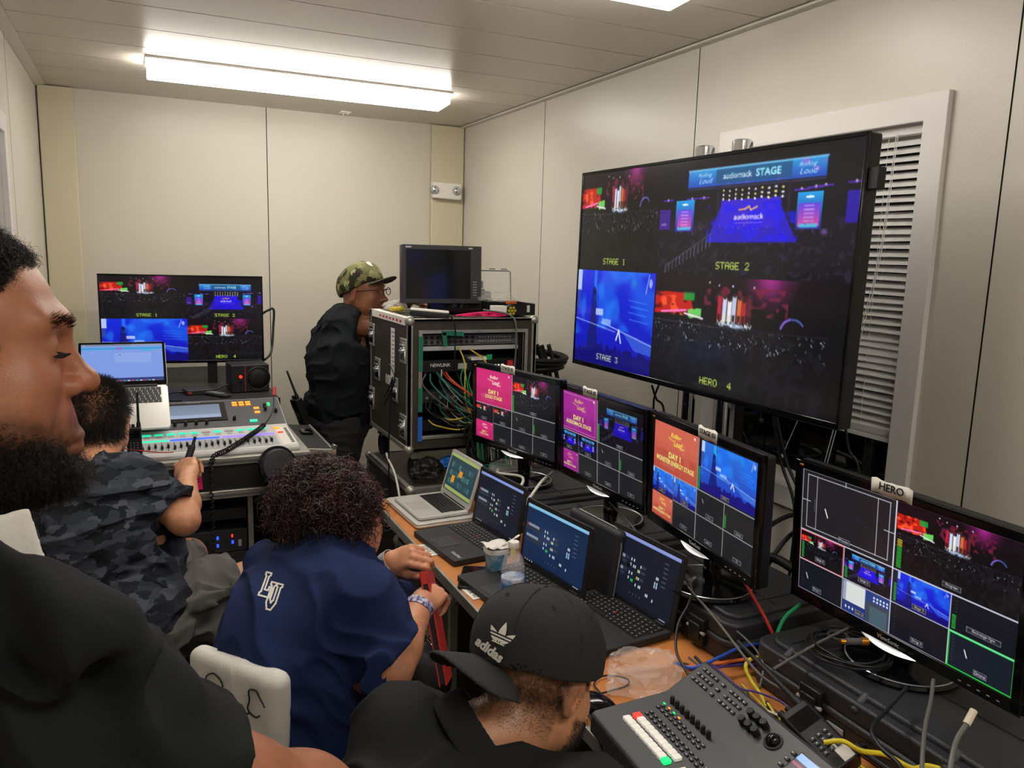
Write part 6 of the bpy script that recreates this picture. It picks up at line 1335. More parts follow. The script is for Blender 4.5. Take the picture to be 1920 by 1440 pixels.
# round work lamp
T = thing('work_lamp', 'round clip-on lamp with black rim hanging at the console corner', 'lamp', (.452, 2.965, .895), (R(-12), 0, R(10)))
MB().torus((0, 0, 0), .066, .008, n=40, m=10, rot=(R(90), 0, 0)).build('rim', 'black_gloss', T); MB().lathe([(.0, -.018), (.03, -.014), (.055, -.004), (.064, .004)], n=32, axis='y').build('glass', 'clear', T)
MB().lathe([(.064, .006), (.058, .022), (.0, .028)], n=32, axis='y').build('reflector', 'dark_grey', T); MB().bb((-.035, -.006, -.012), (.035, .004, -.004)).bb((-.035, -.006, -.03), (.035, .004, -.024)).build('tube', 'white_plastic', T, bevel=.003); MB().lathe([(0, -.012), (.012, -.010), (.014, .0)], (0, 0, .028), 18, axis='y').build('sensor', 'dark_grey', T)
b = MB()
for k in range(5): a = R(150+22*k); b.sph((.060*math.cos(a), -.006, .060*math.sin(a)), .0045, 8, 6)
b.build('bulb_dot', 'light_grey', T); MB().tube(spline([(-.02, .02, -.064), (-.05, .03, -.10), (-.08, .05, -.13)], 6), .008, 8).build('arm', 'black_plastic', T)
# rack below the console
T = thing('rack_case', 'low black equipment rack with blue lights below the sound console', 'rack', (.13, 3.36, .02)); x0, x1, y0, y1, h = -.26, .245, -.25, .25, .735
b = MB(); b.bb((x0, y0, 0), (x0+.012, y1, h)); b.bb((x1-.012, y0, 0), (x1, y1, h)); b.bb((x0, y0, 0), (x1, y1, .012)); b.bb((x0, y0, h-.012), (x1, y1, h)); b.bb((x0, y1-.01, 0), (x1, y1, h)); b.build('panels', 'black_matte', T)
MB().bb((x0-.003, y0-.004, 0), (x0+.016, y0+.004, h)).build('edge_profile', 'alu_case', T); MB().bb((x1-.016, y0-.004, 0), (x1+.003, y0+.004, h)).build('edge_profile', 'alu_case', T)
def funit(lab, z, h, fn=None):
    T = thing('rack_unit', lab, 'rack unit', (.122, 3.13, .02+z)); MB().bb((-.225, 0, 0), (.225, .3, h)).build('chassis', 'dark_grey', T); MB().bb((-.234, -.003, 0), (.234, 0, h)).build('front_plate', 'dark_grey', T, bevel=.001)
    if fn: fn(T, h)
def u1(T, h):
    for i in range(5): b = MB(); b.cyl((-.04+.032*i, -.003, h*.5), (-.04+.032*i, -.016, h*.5), .010, n=16); b.build('knob', 'black_matte', T)
    MB().bb((.12, -.005, h*.6), (.128, -.003, h*.75)).bb((.12, -.005, h*.25), (.128, -.003, h*.4)).build('indicator', 'led_blue', T); MB().bb((.175, -.005, h*.65), (.181, -.003, h*.78)).build('indicator', 'led_red', T); MB().bb((.175, -.005, h*.35), (.183, -.003, h*.5)).build('indicator', 'led_blue', T); MB().bb((.20, -.005, h*.2), (.212, -.003, h*.5)).build('label', 'light_grey', T)
def u2(T, h):
    b = MB()
    for j in range(3):
        for i in range(5): b.bb((-.20+.020*i, -.007, .012+.022*j), (-.188+.020*i, -.002, .026+.022*j))
    b.build('square_keys', 'light_grey', T, bevel=.001); MB().bb((-.085, -.006, .020), (-.005, -.003, .050)).build('display_window', 'black_gloss', T); MB().bb((-.075, -.007, .026), (-.045, -.0055, .042)).build('lit_digits', 'led_blue', T)
    for i in range(2): b = MB(); b.cyl((.03+.04*i, -.003, h*.5), (.03+.04*i, -.02, h*.5), .012, n=16); b.build('knob', 'black_matte', T)
funit('dark rack unit below the console with no lights', .63, .044); funit('rack unit with blue and red lights below the sound console', .50, .088, u1); funit('rack unit with square white keys and blue digits', .415, .080, u2); funit('plain dark rack unit low in the console rack', .20, .044)
tag(MB().torus((0, 0, 0), .085, .007, n=40, m=8).torus((.0, 0, .013), .080, .007, n=40, m=8).torus((.006, 0, .026), .083, .007, n=40, m=8).build('cable_coil', 'olive_yellow', smooth=60), 'coil of yellow cable low in the console rack', 'cable').location = (.20, 3.20, .272)
T = thing('equipment_cabinet', 'pale grey cabinet side with sockets between console and curly hair', 'cabinet', (.56, 3.25, 0)); MB().bb((-.10, -.16, .02), (.12, .2, .72)).build('panels', 'black_matte', T, bevel=.003); MB().bb((-.092, -.166, .03), (.112, -.160, .71)).build('front_plate', 'light_grey', T, bevel=.002)
b = MB()
for j in range(9):
    for i in range(2): b.cyl((-.06+.05*i, -.166, .10+.065*j), (-.06+.05*i, -.176, .10+.065*j), .011, n=14)
b.build('socket', 'black_matte', T)
radio('walkie-talkie clipped at the belt of the standing person', dirM((.716, 3.80, .86), (-.35, .0, 1), (-1, -.3, 0)), 1.1, .15)
# ================================================================ THE PEOPLE
def skinmat(name, rough=.45, sub=.08): return mat(name, 'a07058', rough, sub=sub, attr='Col', var=.10, vscale=45, bump=.12, bscale=380, spec=.45, detail=5)
skinmat('skin', .42)
mat('tee_black', '15181a', .9, var=.12, vscale=7, bump=.2, bscale=420, spec=.25)
mat('tee_dark', '14181d', .85, var=.12, vscale=8, bump=.15, bscale=420, spec=.3)
mat('polo_black', '1c1e21', .88, var=.12, vscale=7, bump=.2, bscale=600, spec=.25)
mat('navy', '1c2950', .88, var=.12, vscale=7, bump=.2, bscale=420, spec=.25)
mat('shorts', '5c5a56', .85, var=.12, vscale=14, bump=.25, bscale=300); mat('jeans', '2a2a2e', .85, var=.2, vscale=25, bump=.25, bscale=260)
mat('cap_black', '202221', .85, var=.10, vscale=16, bump=.3, bscale=420)
mat('white_cloth', 'd6d3cc', .8, bump=.2, bscale=180); mat('hair_dark', '191312', .55); mat('hair_brown', '2c1d1a', .40, col2='4a2829', vscale=14); mat('hair_grey', '191614', .5, col2='2c2825', vscale=90); mat('beard', '16110f', .55)
def camo(name, cols, sc=16, stops=(.0, .42, .50, .58), st=1.8):
    m = mat(name, cols[0], .85, bump=.15, bscale=420, spec=.25); nt = m.node_tree; N = nt.nodes; L = nt.links; tc = N.new('ShaderNodeTexCoord'); mp = N.new('ShaderNodeMapping'); mp.inputs['Scale'].default_value = (1, 1, st)
    nz = N.new('ShaderNodeTexNoise'); nz.inputs['Scale'].default_value = sc*1.6; nz.inputs['Detail'].default_value = 3; ad = N.new('ShaderNodeVectorMath'); ad.operation = 'MULTIPLY_ADD'; ad.inputs[1].default_value = (.9/sc,)*3
    vo = N.new('ShaderNodeTexVoronoi'); vo.inputs['Scale'].default_value = sc; sp = N.new('ShaderNodeSeparateColor'); cr = N.new('ShaderNodeValToRGB'); cr.color_ramp.interpolation = 'CONSTANT'; e = cr.color_ramp.elements
    while len(e) < len(cols): e.new(.5)
    for q, c, s in zip(e, cols, stops): q.position = s; q.color = (*lin(c), 1)
    L.new(tc.outputs['Object'], mp.inputs[0]); L.new(mp.outputs[0], nz.inputs['Vector']); L.new(nz.outputs['Color'], ad.inputs[0]); L.new(mp.outputs[0], ad.inputs[2]); L.new(ad.outputs[0], vo.inputs['Vector']); L.new(vo.outputs['Color'], sp.inputs[0]); L.new(sp.outputs[0], cr.inputs[0]); L.new(cr.outputs[0], N['Principled BSDF'].inputs['Base Color']); return m
camo('camo_grey', ['23262d', '343842', '4c505b', '1b1e24', '3e424b'], 26, (.0, .28, .52, .68, .84))
mat('cap_under', '2a281c', .8)
camo('camo_green', ['2e2b1e', '6a6a44', '949068', '3e3424', '7c7a52'], 34, (.0, .22, .48, .64, .84), 1.)
def facecol(M_, base, lipc=None, dark=None, dmul=.45, w=1.):
    bc = np.array(lin(base), np.float32); lc = np.array(lin(lipc), np.float32) if lipc else bc
    def f(V):
        q = loc_of(M_, V); c = np.repeat(bc[None], len(V), 0).astype(np.float32)
        n = vnoise(q, 38., 3)*.5+vnoise(q, 120., 4)*.5; c *= (.86+.28*n)[:, None]
        d = np.sqrt((q[:, 0]/.026)**2+((q[:, 1]-.095)/.022)**2+((q[:, 2]+.0625)/.014)**2); m = np.clip((1.15-d)/.3, 0, 1)[:, None]; c = c*(1-m)+lc*m
        # warmer nose, cheeks and ears
        for p_, r_ in (((0, .11, -.027), .03), ((.05, .07, -.02), .03), ((-.05, .07, -.02), .03), ((.08, -.008, 0), .03), ((-.08, -.008, 0), .03)):
            m = np.clip(1-np.linalg.norm(q-np.array(p_), axis=1)/r_, 0, 1)[:, None]*.35; c = c*(1-m)+c*np.array([1.25, .80, .75])*m
        if dark is not None:
            m = np.clip(dark(q), 0, 1)[:, None]*(.75+.5*(vnoise(q, 300., 7)-.5))[:, None]; c = c*(1-m)+c*dmul*np.array([.8, .85, .95])*m
        return c
    return f
def brows(S, M_, T, m, n=260, w=1., seed=4):
    def pr(V):
        q = loc_of(M_, V); ax = np.abs(q[:, 0]); zc = .030+.006*np.sin(np.clip((ax-.010)/.036, 0, 1)*2.4); return ((ax > .011) & (ax < .048) & (np.abs(q[:, 2]-zc) < .0045) & (q[:, 1] > .05)).astype(float)
    P_, N_ = scatter(S, pr, n, seed)
    if len(P_):
        q = loc_of(M_, P_.astype(np.float32)); R3 = np.array(M_.to_3x3()); side = np.sign(q[:, 0])[:, None]; D_ = N_*.5+(np.array([1, 0, .15])*side)@R3.T+R3[:, 2]*.1
        strands('eyebrow', m, T, P_, D_, .0085, .00035, 3, seed=seed)
def wr(seed, amp, sc=(14, 14, 9), thr=.5, f2=.5):
    a = np.array(sc, np.float32)
    def f(P_):
        w = vnoise(P_, 4.5, seed+5)[:, None]*2.2; n = vnoise(P_*a+w, 1., seed); m = vnoise(P_*a*np.array([1.9, 1.9, 1.2], np.float32)+w*1.5+3, 1., seed+1)
        r1 = (1-np.abs(2*n-1)); r2 = (1-np.abs(2*m-1)); return -amp*1.1*(r1**3-.25)-amp*f2*1.1*(r2**3-.25)
    return f
def V3(*a): return Vector(a)
def person(label, p): return thing('person', label, 'person', mtx=Matrix.Translation(p))
def nrm(v): return Vector(v).normalized()

# ---- A: bearded person in the left foreground
C = atD(-104, 672, .71); MA = frame((1, .07, .01), (.02, 0, 1), C, .985); T = person('person with full dark beard in black t-shirt standing close at the left edge', (C.x, C.y, 0)); TA = T
N0 = C+V3(-.050, .01, -.230); RS = atD(172, 1378, .66); RE = atD(436, 1484, .72); RH = atD(760, 1545, .92); LS = N0+V3(-.07, .20, -.08)
S = Sdf((C.x-.42, C.y-.30, C.z-1.05), (RH.x+.15, C.y+.32, C.z+.15), .0031); S.k = .02
head(S, MA, w=1.06, jaw=1.12, nose=1.03, lip=1.12, chin=1.10, mz=.024, fat=.008, lids=.30, ears=(1, -1)); S.M = Matrix.Identity(4)
S.cone(C+V3(-.02, 0, -.05), N0+V3(0, 0, -.02), .072, .080, k=.03); S.ell(tuple(N0+V3(.0, .02, -.17)), (.13, .14, .12), k=.05); S.ell(tuple(N0+V3(.02, .03, -.42)), (.17, .18, .29), k=.06)
S.cone(N0+V3(0, 0, -.06), RS, .055, .055, k=.05); S.cone(RS, RE, .056, .044, k=.03); fd = nrm(RH-RE); S.chain([RE, RE+(RH-RE)*.35, RH], [.045, .044, .028], k=.03); S.cone(LS, LS+V3(.02, .05, -.28), .06, .045, k=.04); LE = LS+V3(.02, .05, -.28); LHd = LE+V3(.22, .05, .02); S.chain([LE, LE.lerp(LHd, .4), LHd], [.045, .042, .028], k=.03)
hand(S, frame(fd, V3(.2, -.5, .8), RH-fd*.012), 1, curl=(30, 34, 38, 42), thumb=(35, 25, 20)); hand(S, frame(nrm(LHd-LE), V3(.0, .2, 1), LHd), 1, curl=(30, 34, 38, 42))
def darkA(q):
    b = np.clip((-.028-q[:, 2]+.25*(.075-np.abs(q[:, 1]-.02))*0-.35*np.clip(q[:, 1]-.055, 0, 1))/.022, 0, 1)*(q[:, 1] > -.05); b *= (1-np.clip(1-np.sqrt((q[:, 0]/.028)**2+((q[:, 1]-.1)/.03)**2+((q[:, 2]+.087)/.013)**2), 0, 1))*(q[:, 2] > -.15)*np.clip((-.048-q[:, 2])/.03+np.clip((.085-q[:, 1])/.02, 0, 1), 0, 1)
    h = np.clip((q[:, 2]-.062-.85*np.clip(q[:, 1]-.045, -.03, 1))/.012, 0, 1)+np.clip((.012-q[:, 1]+.15*q[:, 2])/.02, 0, 1)*(q[:, 2] > -.03); return np.clip(b+h, 0, 1)
b_ = S.build('body', 'skin', T, col=facecol(MA, '9f684c', '8a5247', darkA, .25)); eyes(MA, T, 1.06, look=(-4, -22)); brows(S, MA, T, 'hair_dark', 420, seed=4)
R3 = np.array(MA.to_3x3()).astype(float); R3 /= np.linalg.norm(R3, axis=0)
def beard_pred(V):
    q = loc_of(MA, V); edge = -.046-.75*np.clip(q[:, 1]-.045, 0, 1); m = (q[:, 2] < edge+.012*(vnoise(q, 90., 5)-.5)) & (q[:, 2] > -.135) & (q[:, 1] > -.030+.3*(-.05-q[:, 2]).clip(0, 1)) & (q[:, 1] < .13)
    lips = np.sqrt((q[:, 0]/.029)**2+((q[:, 1]-.1)/.03)**2+((q[:, 2]+.087)/.0155)**2) < 1; nz = (q[:, 2] > -.052) & (q[:, 1] > .09) & (np.abs(q[:, 0]) < .006)
    dens = np.clip((edge-q[:, 2])/.035, .12, 1); return np.where(m & ~lips & ~nz & (q[:, 2] < -.04+.0*q[:, 1]), dens, 0)*1.
P_, N_ = scatter(S, beard_pred, 15000, 11); q = loc_of(MA, P_.astype(np.float32)); ln = .006+.019*np.clip((-.060-q[:, 2])/.035, 0, 1)*np.clip((q[:, 1]+.06)/.06, .3, 1); dr = N_*.55+R3[:, 1]*.35*np.clip((q[:, 1])/.05, 0, 1)[:, None]-R3[:, 2]*.75; dr += RNG.normal(size=dr.shape)*.34
strands('beard', 'beard', T, P_, dr, ln, .00030, 7, curl=.0030, turns=1.8, seed=12)
def hair_predA(V):
    q = loc_of(MA, V); top = q[:, 2] > .064+.85*(q[:, 1]-.045).clip(-.03, 1)+.006*(vnoise(q, 70., 2)-.5); back = (q[:, 1] < .010+.12*q[:, 2]+.008*(vnoise(q, 70., 3)-.5)) & (q[:, 2] > -.045) & ~((np.abs(q[:, 0]) > .066) & (q[:, 2] < .035) & (q[:, 1] > -.035)); side = (q[:, 1] < .040) & (q[:, 1] > -.0) & (q[:, 2] > -.02) & (q[:, 2] <= .07) & (np.abs(q[:, 0]) > .05)
    return np.where(top, 1., np.where(back, .6, np.where(side, .28*np.clip((.042-q[:, 1])/.03, 0, 1), 0)))
P_, N_ = scatter(S, hair_predA, 22000, 21); strands('hair', 'hair_dark', T, P_, N_+RNG.normal(size=N_.shape)*.5, .0095, .00032, 6, curl=.0028, turns=2., seed=22)
# t-shirt
S = Sdf((C.x-.44, C.y-.42, C.z-1.05), (RE.x+.06, C.y+.36, C.z-.06), .0048); S.k = .03
S.cone(N0+V3(0, 0, -.015), RS+V3(-.02, 0, .0), .086, .082, k=.05); S.cone(N0+V3(0, 0, -.01), LS, .086, .085, k=.05); S.ell(tuple(N0+V3(.0, .02, -.15)), (.185, .19, .17), k=.06); S.ell(tuple(N0+V3(.05, .03, -.43)), (.20, .21, .32), k=.08); S.ell(tuple(N0+V3(.02, -.06, -.30)), (.18, .19, .25), k=.08)
S.cone(RS, RS.lerp(RE, .95), .078, .070, k=.04); S.cone(LS, LS.lerp(LE, .8), .075, .07, k=.04)
S.cone(atD(-60, 1105, .625), atD(150, 1188, .60), .036, .036, k=.03)
for a, c, r in (((150, 1255), (330, 1228), .012), ((330, 1228), (395, 1300), .012), ((200, 1290), (360, 1262), .009), ((420, 1330), (330, 1420), .010), ((450, 1365), (370, 1440), .009), ((120, 1180), (240, 1160), .010)):
    p, q_ = atD(*a, .58), atD(*c, .58); S.cone(p, q_, r, r*.6, k=.02, sub=True)
S.disp(wr(31, .018, (5, 5, 7), f2=.7)); S.cone(N0+V3(.01, 0, .03), C, .078, .086, k=.01, sub=True); S.hem(RS, RE, .80, .058); S.hem(LS, LE, .6, .058); S.build('t_shirt', 'tee_black', T, smooth_it=3)
b = MB(); b.torus(tuple(N0+V3(.008, 0, .030)), .083, .0065, n=48, m=10, rot=(R(8), R(14), 0)); b.v = [(x-C.x, y-C.y, z) for x, y, z in b.v]; b.build('collar', 'tee_black', T, smooth=60)
WC = atD(14, 1018, .645); S = Sdf(tuple(WC-V3(.14, .06, .14)), tuple(WC+V3(.12, .08, .10)), .003); S.M = Matrix.Translation(WC)@Euler((R(-8), R(-9), R(12))).to_matrix().to_4x4(); S.box((-.050, 0, -.004), (.145, .010, .058), .005, k=.01); S.M = Matrix.Identity(4); S.disp(lambda P_: .010*np.abs(vnoise(P_*np.array([46, 20, 6], np.float32), 1., 6)-.5)-.002); S.build('white_collar', 'white_cloth', T)
b = MB()
for s_ in (1, -1):
    for k in range(26):
        u = -1+2*k/25; p = MA@V3(s_*(.033*1.06+u*.0125), .0925-.006*u*u, .0055-.002*u*u); d = MA.to_3x3()@V3(s_*u*.35, 1, -.38+.25*(1-abs(u))*0); d2 = MA.to_3x3()@V3(s_*u*.35, .8, .25); o = T.matrix_world.translation; b.tube([p-o, p+d*.004-o, p+d*.006+d2*.0035-o], [.00045, .00035, .00012], 4)
b.build('eyelashes', 'hair_dark', T)
S = Sdf((C.x-.35, C.y-.26, 0), (C.x+.35, C.y+.32, 1.02), .01); S.k = .03; H0 = N0+V3(.02, .03, -.52)
for s in (-1, 1): hp = V3(H0.x-.02*s, H0.y+s*.10, .86); S.chain([hp, V3(hp.x+.03, hp.y, .48), V3(hp.x, hp.y, .09)], [.11, .075, .055])
S.ell((H0.x, H0.y+.0, .90), (.17, .19, .13), k=.05); S.build('trousers', 'jeans', T)
def shoes(T, pts, yaw):
    for p in pts:
        S = Sdf((p[0]-.2, p[1]-.2, -.005), (p[0]+.2, p[1]+.2, .14), .006); S.M = Matrix.Translation((p[0], p[1], 0))@Matrix.Rotation(yaw, 4, 'Z'); S.ell((0, .07, .035), (.045, .13, .038), k=.01); S.ell((0, .0, .06), (.042, .065, .06), k=.02); S.box((0, .055, .010), (.085, .26, .02), .008, k=.01); S.M = Matrix.Identity(4); S.build('shoe', 'black_matte', T)
shoes(T, [(H0.x, H0.y-.10), (H0.x, H0.y+.10)], R(-85))

# ---- B: person in the grey camouflage t-shirt at the sound console
C = atD(184, 792, 2.40); MBm = frame((.10, 1, -.12), (0, .1, 1), C); T = person('seated person in grey camouflage t-shirt and shorts holding a black handset up', (C.x, C.y, 0))
RS = atD(262, 915, 2.30); LS = atD(95, 935, 2.30); NB = (RS+LS)/2+V3(0, .03, .05); RE = atD(345, 975, 2.28); RW = atD(351, 893, 2.50); PV = V3(-.08, 2.36, .62); RK = atD(460, 1092, 2.45); LK = V3(.13, 2.92, .60)
S = Sdf((-.40, 2.05, 0), (.40, 3.12, 1.32), .005); S.k = .02; head(S, MBm, w=1.02, jaw=1.05, fat=.004); S.M = Matrix.Identity(4)
S.cone(C+V3(0, -.02, -.05), NB, .060, .066, k=.03); S.ell(tuple(NB+V3(0, .02, -.14)), (.15, .09, .11), k=.05); S.ell(tuple((NB+PV)/2+V3(-.0, .0, -.02)), (.16, .12, .23), k=.06)
S.cone(NB+V3(0, 0, -.05), RS, .045, .048, k=.04); S.cone(NB+V3(0, 0, -.05), LS, .045, .048, k=.04); S.chain([RS, RE], [.050, .043]); S.chain([RE, RE.lerp(RW, .35), RW], [.042, .042, .028]); LE = LS+V3(-.03, .10, -.22); LW = LE+V3(.10, .22, .03); S.chain([LS, LE, LW], [.052, .045, .030])
fd = nrm(RW-RE); hd = nrm(fd+V3(-.1, .1, .2)); MH = frame(hd, V3(-.35, -.9, .3), RW-fd*.01, 1.02); hand(S, MH, -1, curl=(48, 52, 56, 60), spread=3, thumb=(30, 40, 10)); hand(S, frame(nrm(LW-LE), V3(0, 0, 1), LW), 1, curl=(25, 25, 25, 25))
S.cone(PV, RK, .095, .062, k=.04); S.cone(PV+V3(-.06, .05, 0), LK, .095, .062, k=.04); RA = V3(.16, 2.30, .12); LA = V3(.12, 3.0, .12); S.chain([RK, RK.lerp(RA, .3), RA], [.058, .055, .036]); S.chain([LK, LK.lerp(LA, .3), LA], [.058, .055, .036])
S.build('body', 'skin', T, col=facecol(MBm, 'c98f6c')); eyes(MBm, T)
def hp_B(V):
    q = loc_of(MBm, V); m = ((q[:, 2] > .075) | ((q[:, 1] < .005) & (q[:, 2] > -.055+.2*(q[:, 1]+.09)))) & ~((np.abs(q[:, 0]) > .073) & (q[:, 2] < .03) & (q[:, 1] > -.03)) & (q[:, 1] < .06) & (q[:, 2] < .16); return m*1.
P_, N_ = scatter(S, hp_B, 11000, 31); q = loc_of(MBm, P_.astype(np.float32)); R3 = np.array(MBm.to_3x3()); D_ = N_*.55-R3[:, 2]*.55*np.clip(.10-q[:, 2], 0, .1)[:, None]*12+RNG.normal(size=N_.shape)*.22; strands('hair', 'hair_grey', T, P_, D_, .022, .0006, 4, curl=.001, seed=32)
S = Sdf((-.44, 2.05, .50), (.20, 2.80, 1.12), .0045); S.k = .03; S.cone(NB+V3(0, 0, -.01), RS, .068, .068, k=.05); S.cone(NB+V3(0, 0, -.01), LS, .068, .068, k=.05); S.ell(tuple(NB+V3(-.01, .01, -.13)), (.195, .135, .15), k=.06); S.ell(tuple((NB+PV)/2+V3(-.01, -.01, -.03)), (.215, .175, .27), k=.08); S.ell(tuple(PV+V3(0, 0, .06)), (.20, .17, .12), k=.06)
S.cone(RS, RS.lerp(RE, .95), .066, .070, k=.035); S.cone(LS, LS.lerp(LE, .85), .066, .068, k=.035)
for a, c, r in (((130, 1000), (250, 1030), .012), ((150, 1040), (270, 1060), .012), ((180, 1085), (290, 1075), .012), ((240, 880), (262, 1010), .010), ((200, 1110), (300, 1100), .010)): S.cone(atD(*a, 2.14), atD(*c, 2.16), r, r*.5, k=.02, sub=True)
S.disp(wr(41, .018, (6, 6, 12), f2=.7))
S.cone(NB+V3(0, .01, .03), C, .060, .07, k=.008, sub=True); S.hem(RS, RE, .78, .060, .10); S.hem(LS, LE, .65, .060, .10); S.build('t_shirt', 'camo_grey', T, smooth_it=2)
S = Sdf((-.34, 2.10, .42), (.34, 3.0, .86), .005); S.k = .03; S.ell(tuple(PV+V3(0, .01, -.01)), (.20, .18, .13), k=.05); S.cone(PV+V3(.03, 0, 0), RK, .125, .096, k=.04); S.cone(PV+V3(-.06, .05, 0), LK, .12, .092, k=.04); 
TM = frame(RK-PV, (0, 0, 1), PV.lerp(RK, .66)); S.M = TM; S.box((.103, 0, -.015), (.018, .16, .13), .008, k=.006); S.box((.110, 0, .045), (.018, .165, .045), .006, k=.003); S.M = Matrix.Identity(4); S.disp(wr(51, .014, (9, 9, 12), f2=.8)); S.hem(PV, RK, .93, .080, .14); S.hem(PV, LK, .88, .078, .14); S.build('shorts', 'shorts', T)
shoes(T, [(RA.x, RA.y), (LA.x, LA.y)], R(-20))
hc = MH@V3(-.020, .085, -.030); ax = nrm(V3(.34, .35, .87)); t = thing('handset', 'black handset held up in the hand of the camouflage wearer', 'handset', mtx=dirM(hc, ax, (-.3, -1, 0)))
b = MB(); b.rbox((0, 0), (.020, .026), .006, -.045, .085); b.build('body', 'black_matte', t, bevel=.003); MB().cyl((0, 0, .085), (0, 0, .115), .005, n=12).build('antenna', 'rubber', t)
# stool
T = thing('stool', 'dark stool under the camouflage wearer', 'stool', (-.07, 2.38, 0)); MB().lathe([(0, .42), (.19, .42), (.20, .44), (.20, .47), (.17, .495), (0, .50)], n=36).build('seat', 'black_matte', T); MB().cyl((0, 0, .1), (0, 0, .42), .025).build('post', 'chrome', T)
for k in range(5): a = 2*PI*k/5; MB().tube([(0, 0, .10), (.25*math.cos(a), .25*math.sin(a), .05)], .016, 10).cyl((.25*math.cos(a), .25*math.sin(a), .0), (.25*math.cos(a), .25*math.sin(a), .05), .022, n=14).build('leg', 'black_plastic', T)

# ---- C: person with curly hair in the navy t-shirt
C = atD(645, 975, 1.92); MC = frame((.84, .50, -.22), (.15, .1, 1), C, .95); T = person('seated person with dark curly hair in navy t-shirt holding a red tablet', (C.x, C.y, 0))
RS = atD(672, 1130, 1.74); LS = atD(520, 1080, 1.98); NC = (RS+LS)/2+V3(.035, .03, .065); RE = atD(728, 1252, 1.72); RW = atD(792, 1128, 1.86); PV = V3(.30, 1.66, .50)
LE = V3(.50, 2.02, .79); LW = atD(735, 1052, 2.10)
S = Sdf((.04, 1.30, 0), (.98, 2.22, 1.22), .0046); S.k = .02; head(S, MC, w=1.02, jaw=1.08, nose=.95, fat=.006); S.M = Matrix.Identity(4)
S.cone(C+V3(-.02, -.02, -.05), NC, .058, .064, k=.03); S.ell(tuple(NC+V3(0, 0, -.14)), (.11, .11, .10), k=.05); S.ell(tuple((NC+PV)/2), (.15, .15, .22), k=.06); S.cone(NC+V3(0, 0, -.05), RS, .042, .050, k=.04); S.cone(NC+V3(0, 0, -.05), LS, .042, .05, k=.04)
S.chain([RS, RE], [.056, .052]); S.chain([RE, RE.lerp(RW, .3), RW], [.052, .049, .028]); S.chain([LS, LE], [.052, .048]); S.chain([LE, LE.lerp(LW, .3), LW], [.046, .043, .027])
fd = nrm(RW-RE); MR = frame(nrm(fd+V3(.45, .35, -.35)), V3(-.35, -.5, .75), RW-fd*.01, .95); hand(S, MR, -1, curl=(40, 46, 52, 56), spread=2, thumb=(25, 40, 5))
fd = nrm(LW-LE); ML = frame(nrm(fd+V3(.3, -.45, .05)), V3(-.35, -.55, .8), LW-fd*.01, .95); hand(S, ML, 1, curl=(52, 56, 60, 64), spread=2, thumb=(25, 20, 10))
KR = V3(.70, 1.62, .52); KL = V3(.66, 1.95, .52); S.cone(PV, KR, .10, .07, k=.04); S.cone(PV+V3(.02, .16, 0), KL, .10, .07, k=.04); S.chain([KR, V3(.66, 1.62, .1)], [.06, .04]); S.chain([KL, V3(.64, 1.95, .1)], [.06, .04])
S.build('body', 'skin', T, col=facecol(MC, 'c68a69', 'a8605a')); eyes(MC, T)
HC = atD(600, 940, 1.95); S = Sdf(tuple(HC-V3(.17, .17, .17)), tuple(HC+V3(.17, .17, .17)), .0045); S.k = .03; S.ell(tuple(HC), (.102, .102, .092), k=.03); S.ell(tuple(C+V3(-.025, -.00, .048)), (.088, .09, .078), k=.03)
S.disp(lambda P_: .020*(vnoise(P_, 26., 8)-.5)+.012*(vnoise(P_, 60., 9)-.5)); S.M = MC; S.ell((0, .10, -.03), (.072, .070, .095), k=.012, sub=True); S.ell((0, .02, -.115), (.08, .10, .04), k=.012, sub=True); S.ell((.070, .055, -.030), (.055, .062, .052), k=.012, sub=True); S.M = Matrix.Identity(4)
S.build('hair', 'hair_dark', T); P_, N_ = scatter(S, lambda V: (lambda q: ((q[:, 2] > -.075) & ~((q[:, 0] > .015) & (q[:, 1] > -.01) & (q[:, 2] < .022)))*1.)(loc_of(MC, V)), 4300, 41, .006); g3 = np.array([0, 0, -1.]); D_ = N_*.8+RNG.normal(size=N_.shape)*.55; strands('curls', 'hair_brown', T, P_, D_, .046, .0016, 14, curl=.0115, turns=1.7, grav=(0, 0, -.45), seed=42, taper=.5)
# t-shirt
S = Sdf((.02, 1.30, .36), (.70, 2.18, 1.06), .0045); S.k = .03; S.cone(NC+V3(0, 0, -.01), RS, .066, .078, k=.05); S.cone(NC+V3(0, 0, -.01), LS, .066, .072, k=.05); S.ell(tuple(NC+V3(-.02, -.01, -.13)), (.165, .175, .15), k=.06); S.ell(tuple((NC+PV)/2+V3(-.03, 0, -.02)), (.20, .215, .27), k=.08); S.ell(tuple(PV+V3(0, .03, .03)), (.20, .23, .15), k=.08); S.ell(tuple(NC+V3(.12, .09, -.22)), (.13, .14, .12), k=.06)
S.cone(RS, RS.lerp(RE, .95), .078, .082, k=.035); S.cone(LS, LS.lerp(LE, .9), .068, .070, k=.035)
for a, c, r, dd in (((662, 1075), (652, 1210), .006, 1.60), ((600, 1290), (700, 1305), .006, 1.55)): S.cone(atD(*a, dd), atD(*c, dd), r, r*.5, k=.018, sub=True)
S.disp(wr(61, .017, (6, 6, 9), f2=.7)); S.cone(NC+V3(.005, .0, .025), C, .060, .07, k=.008, sub=True); S.hem(RS, RE+(RE-RS)*.1+V3(.05, .03, 0), .66, .068, .125); S.hem(LS, LE, .72, .060, .09); S.build('t_shirt', 'navy', T)
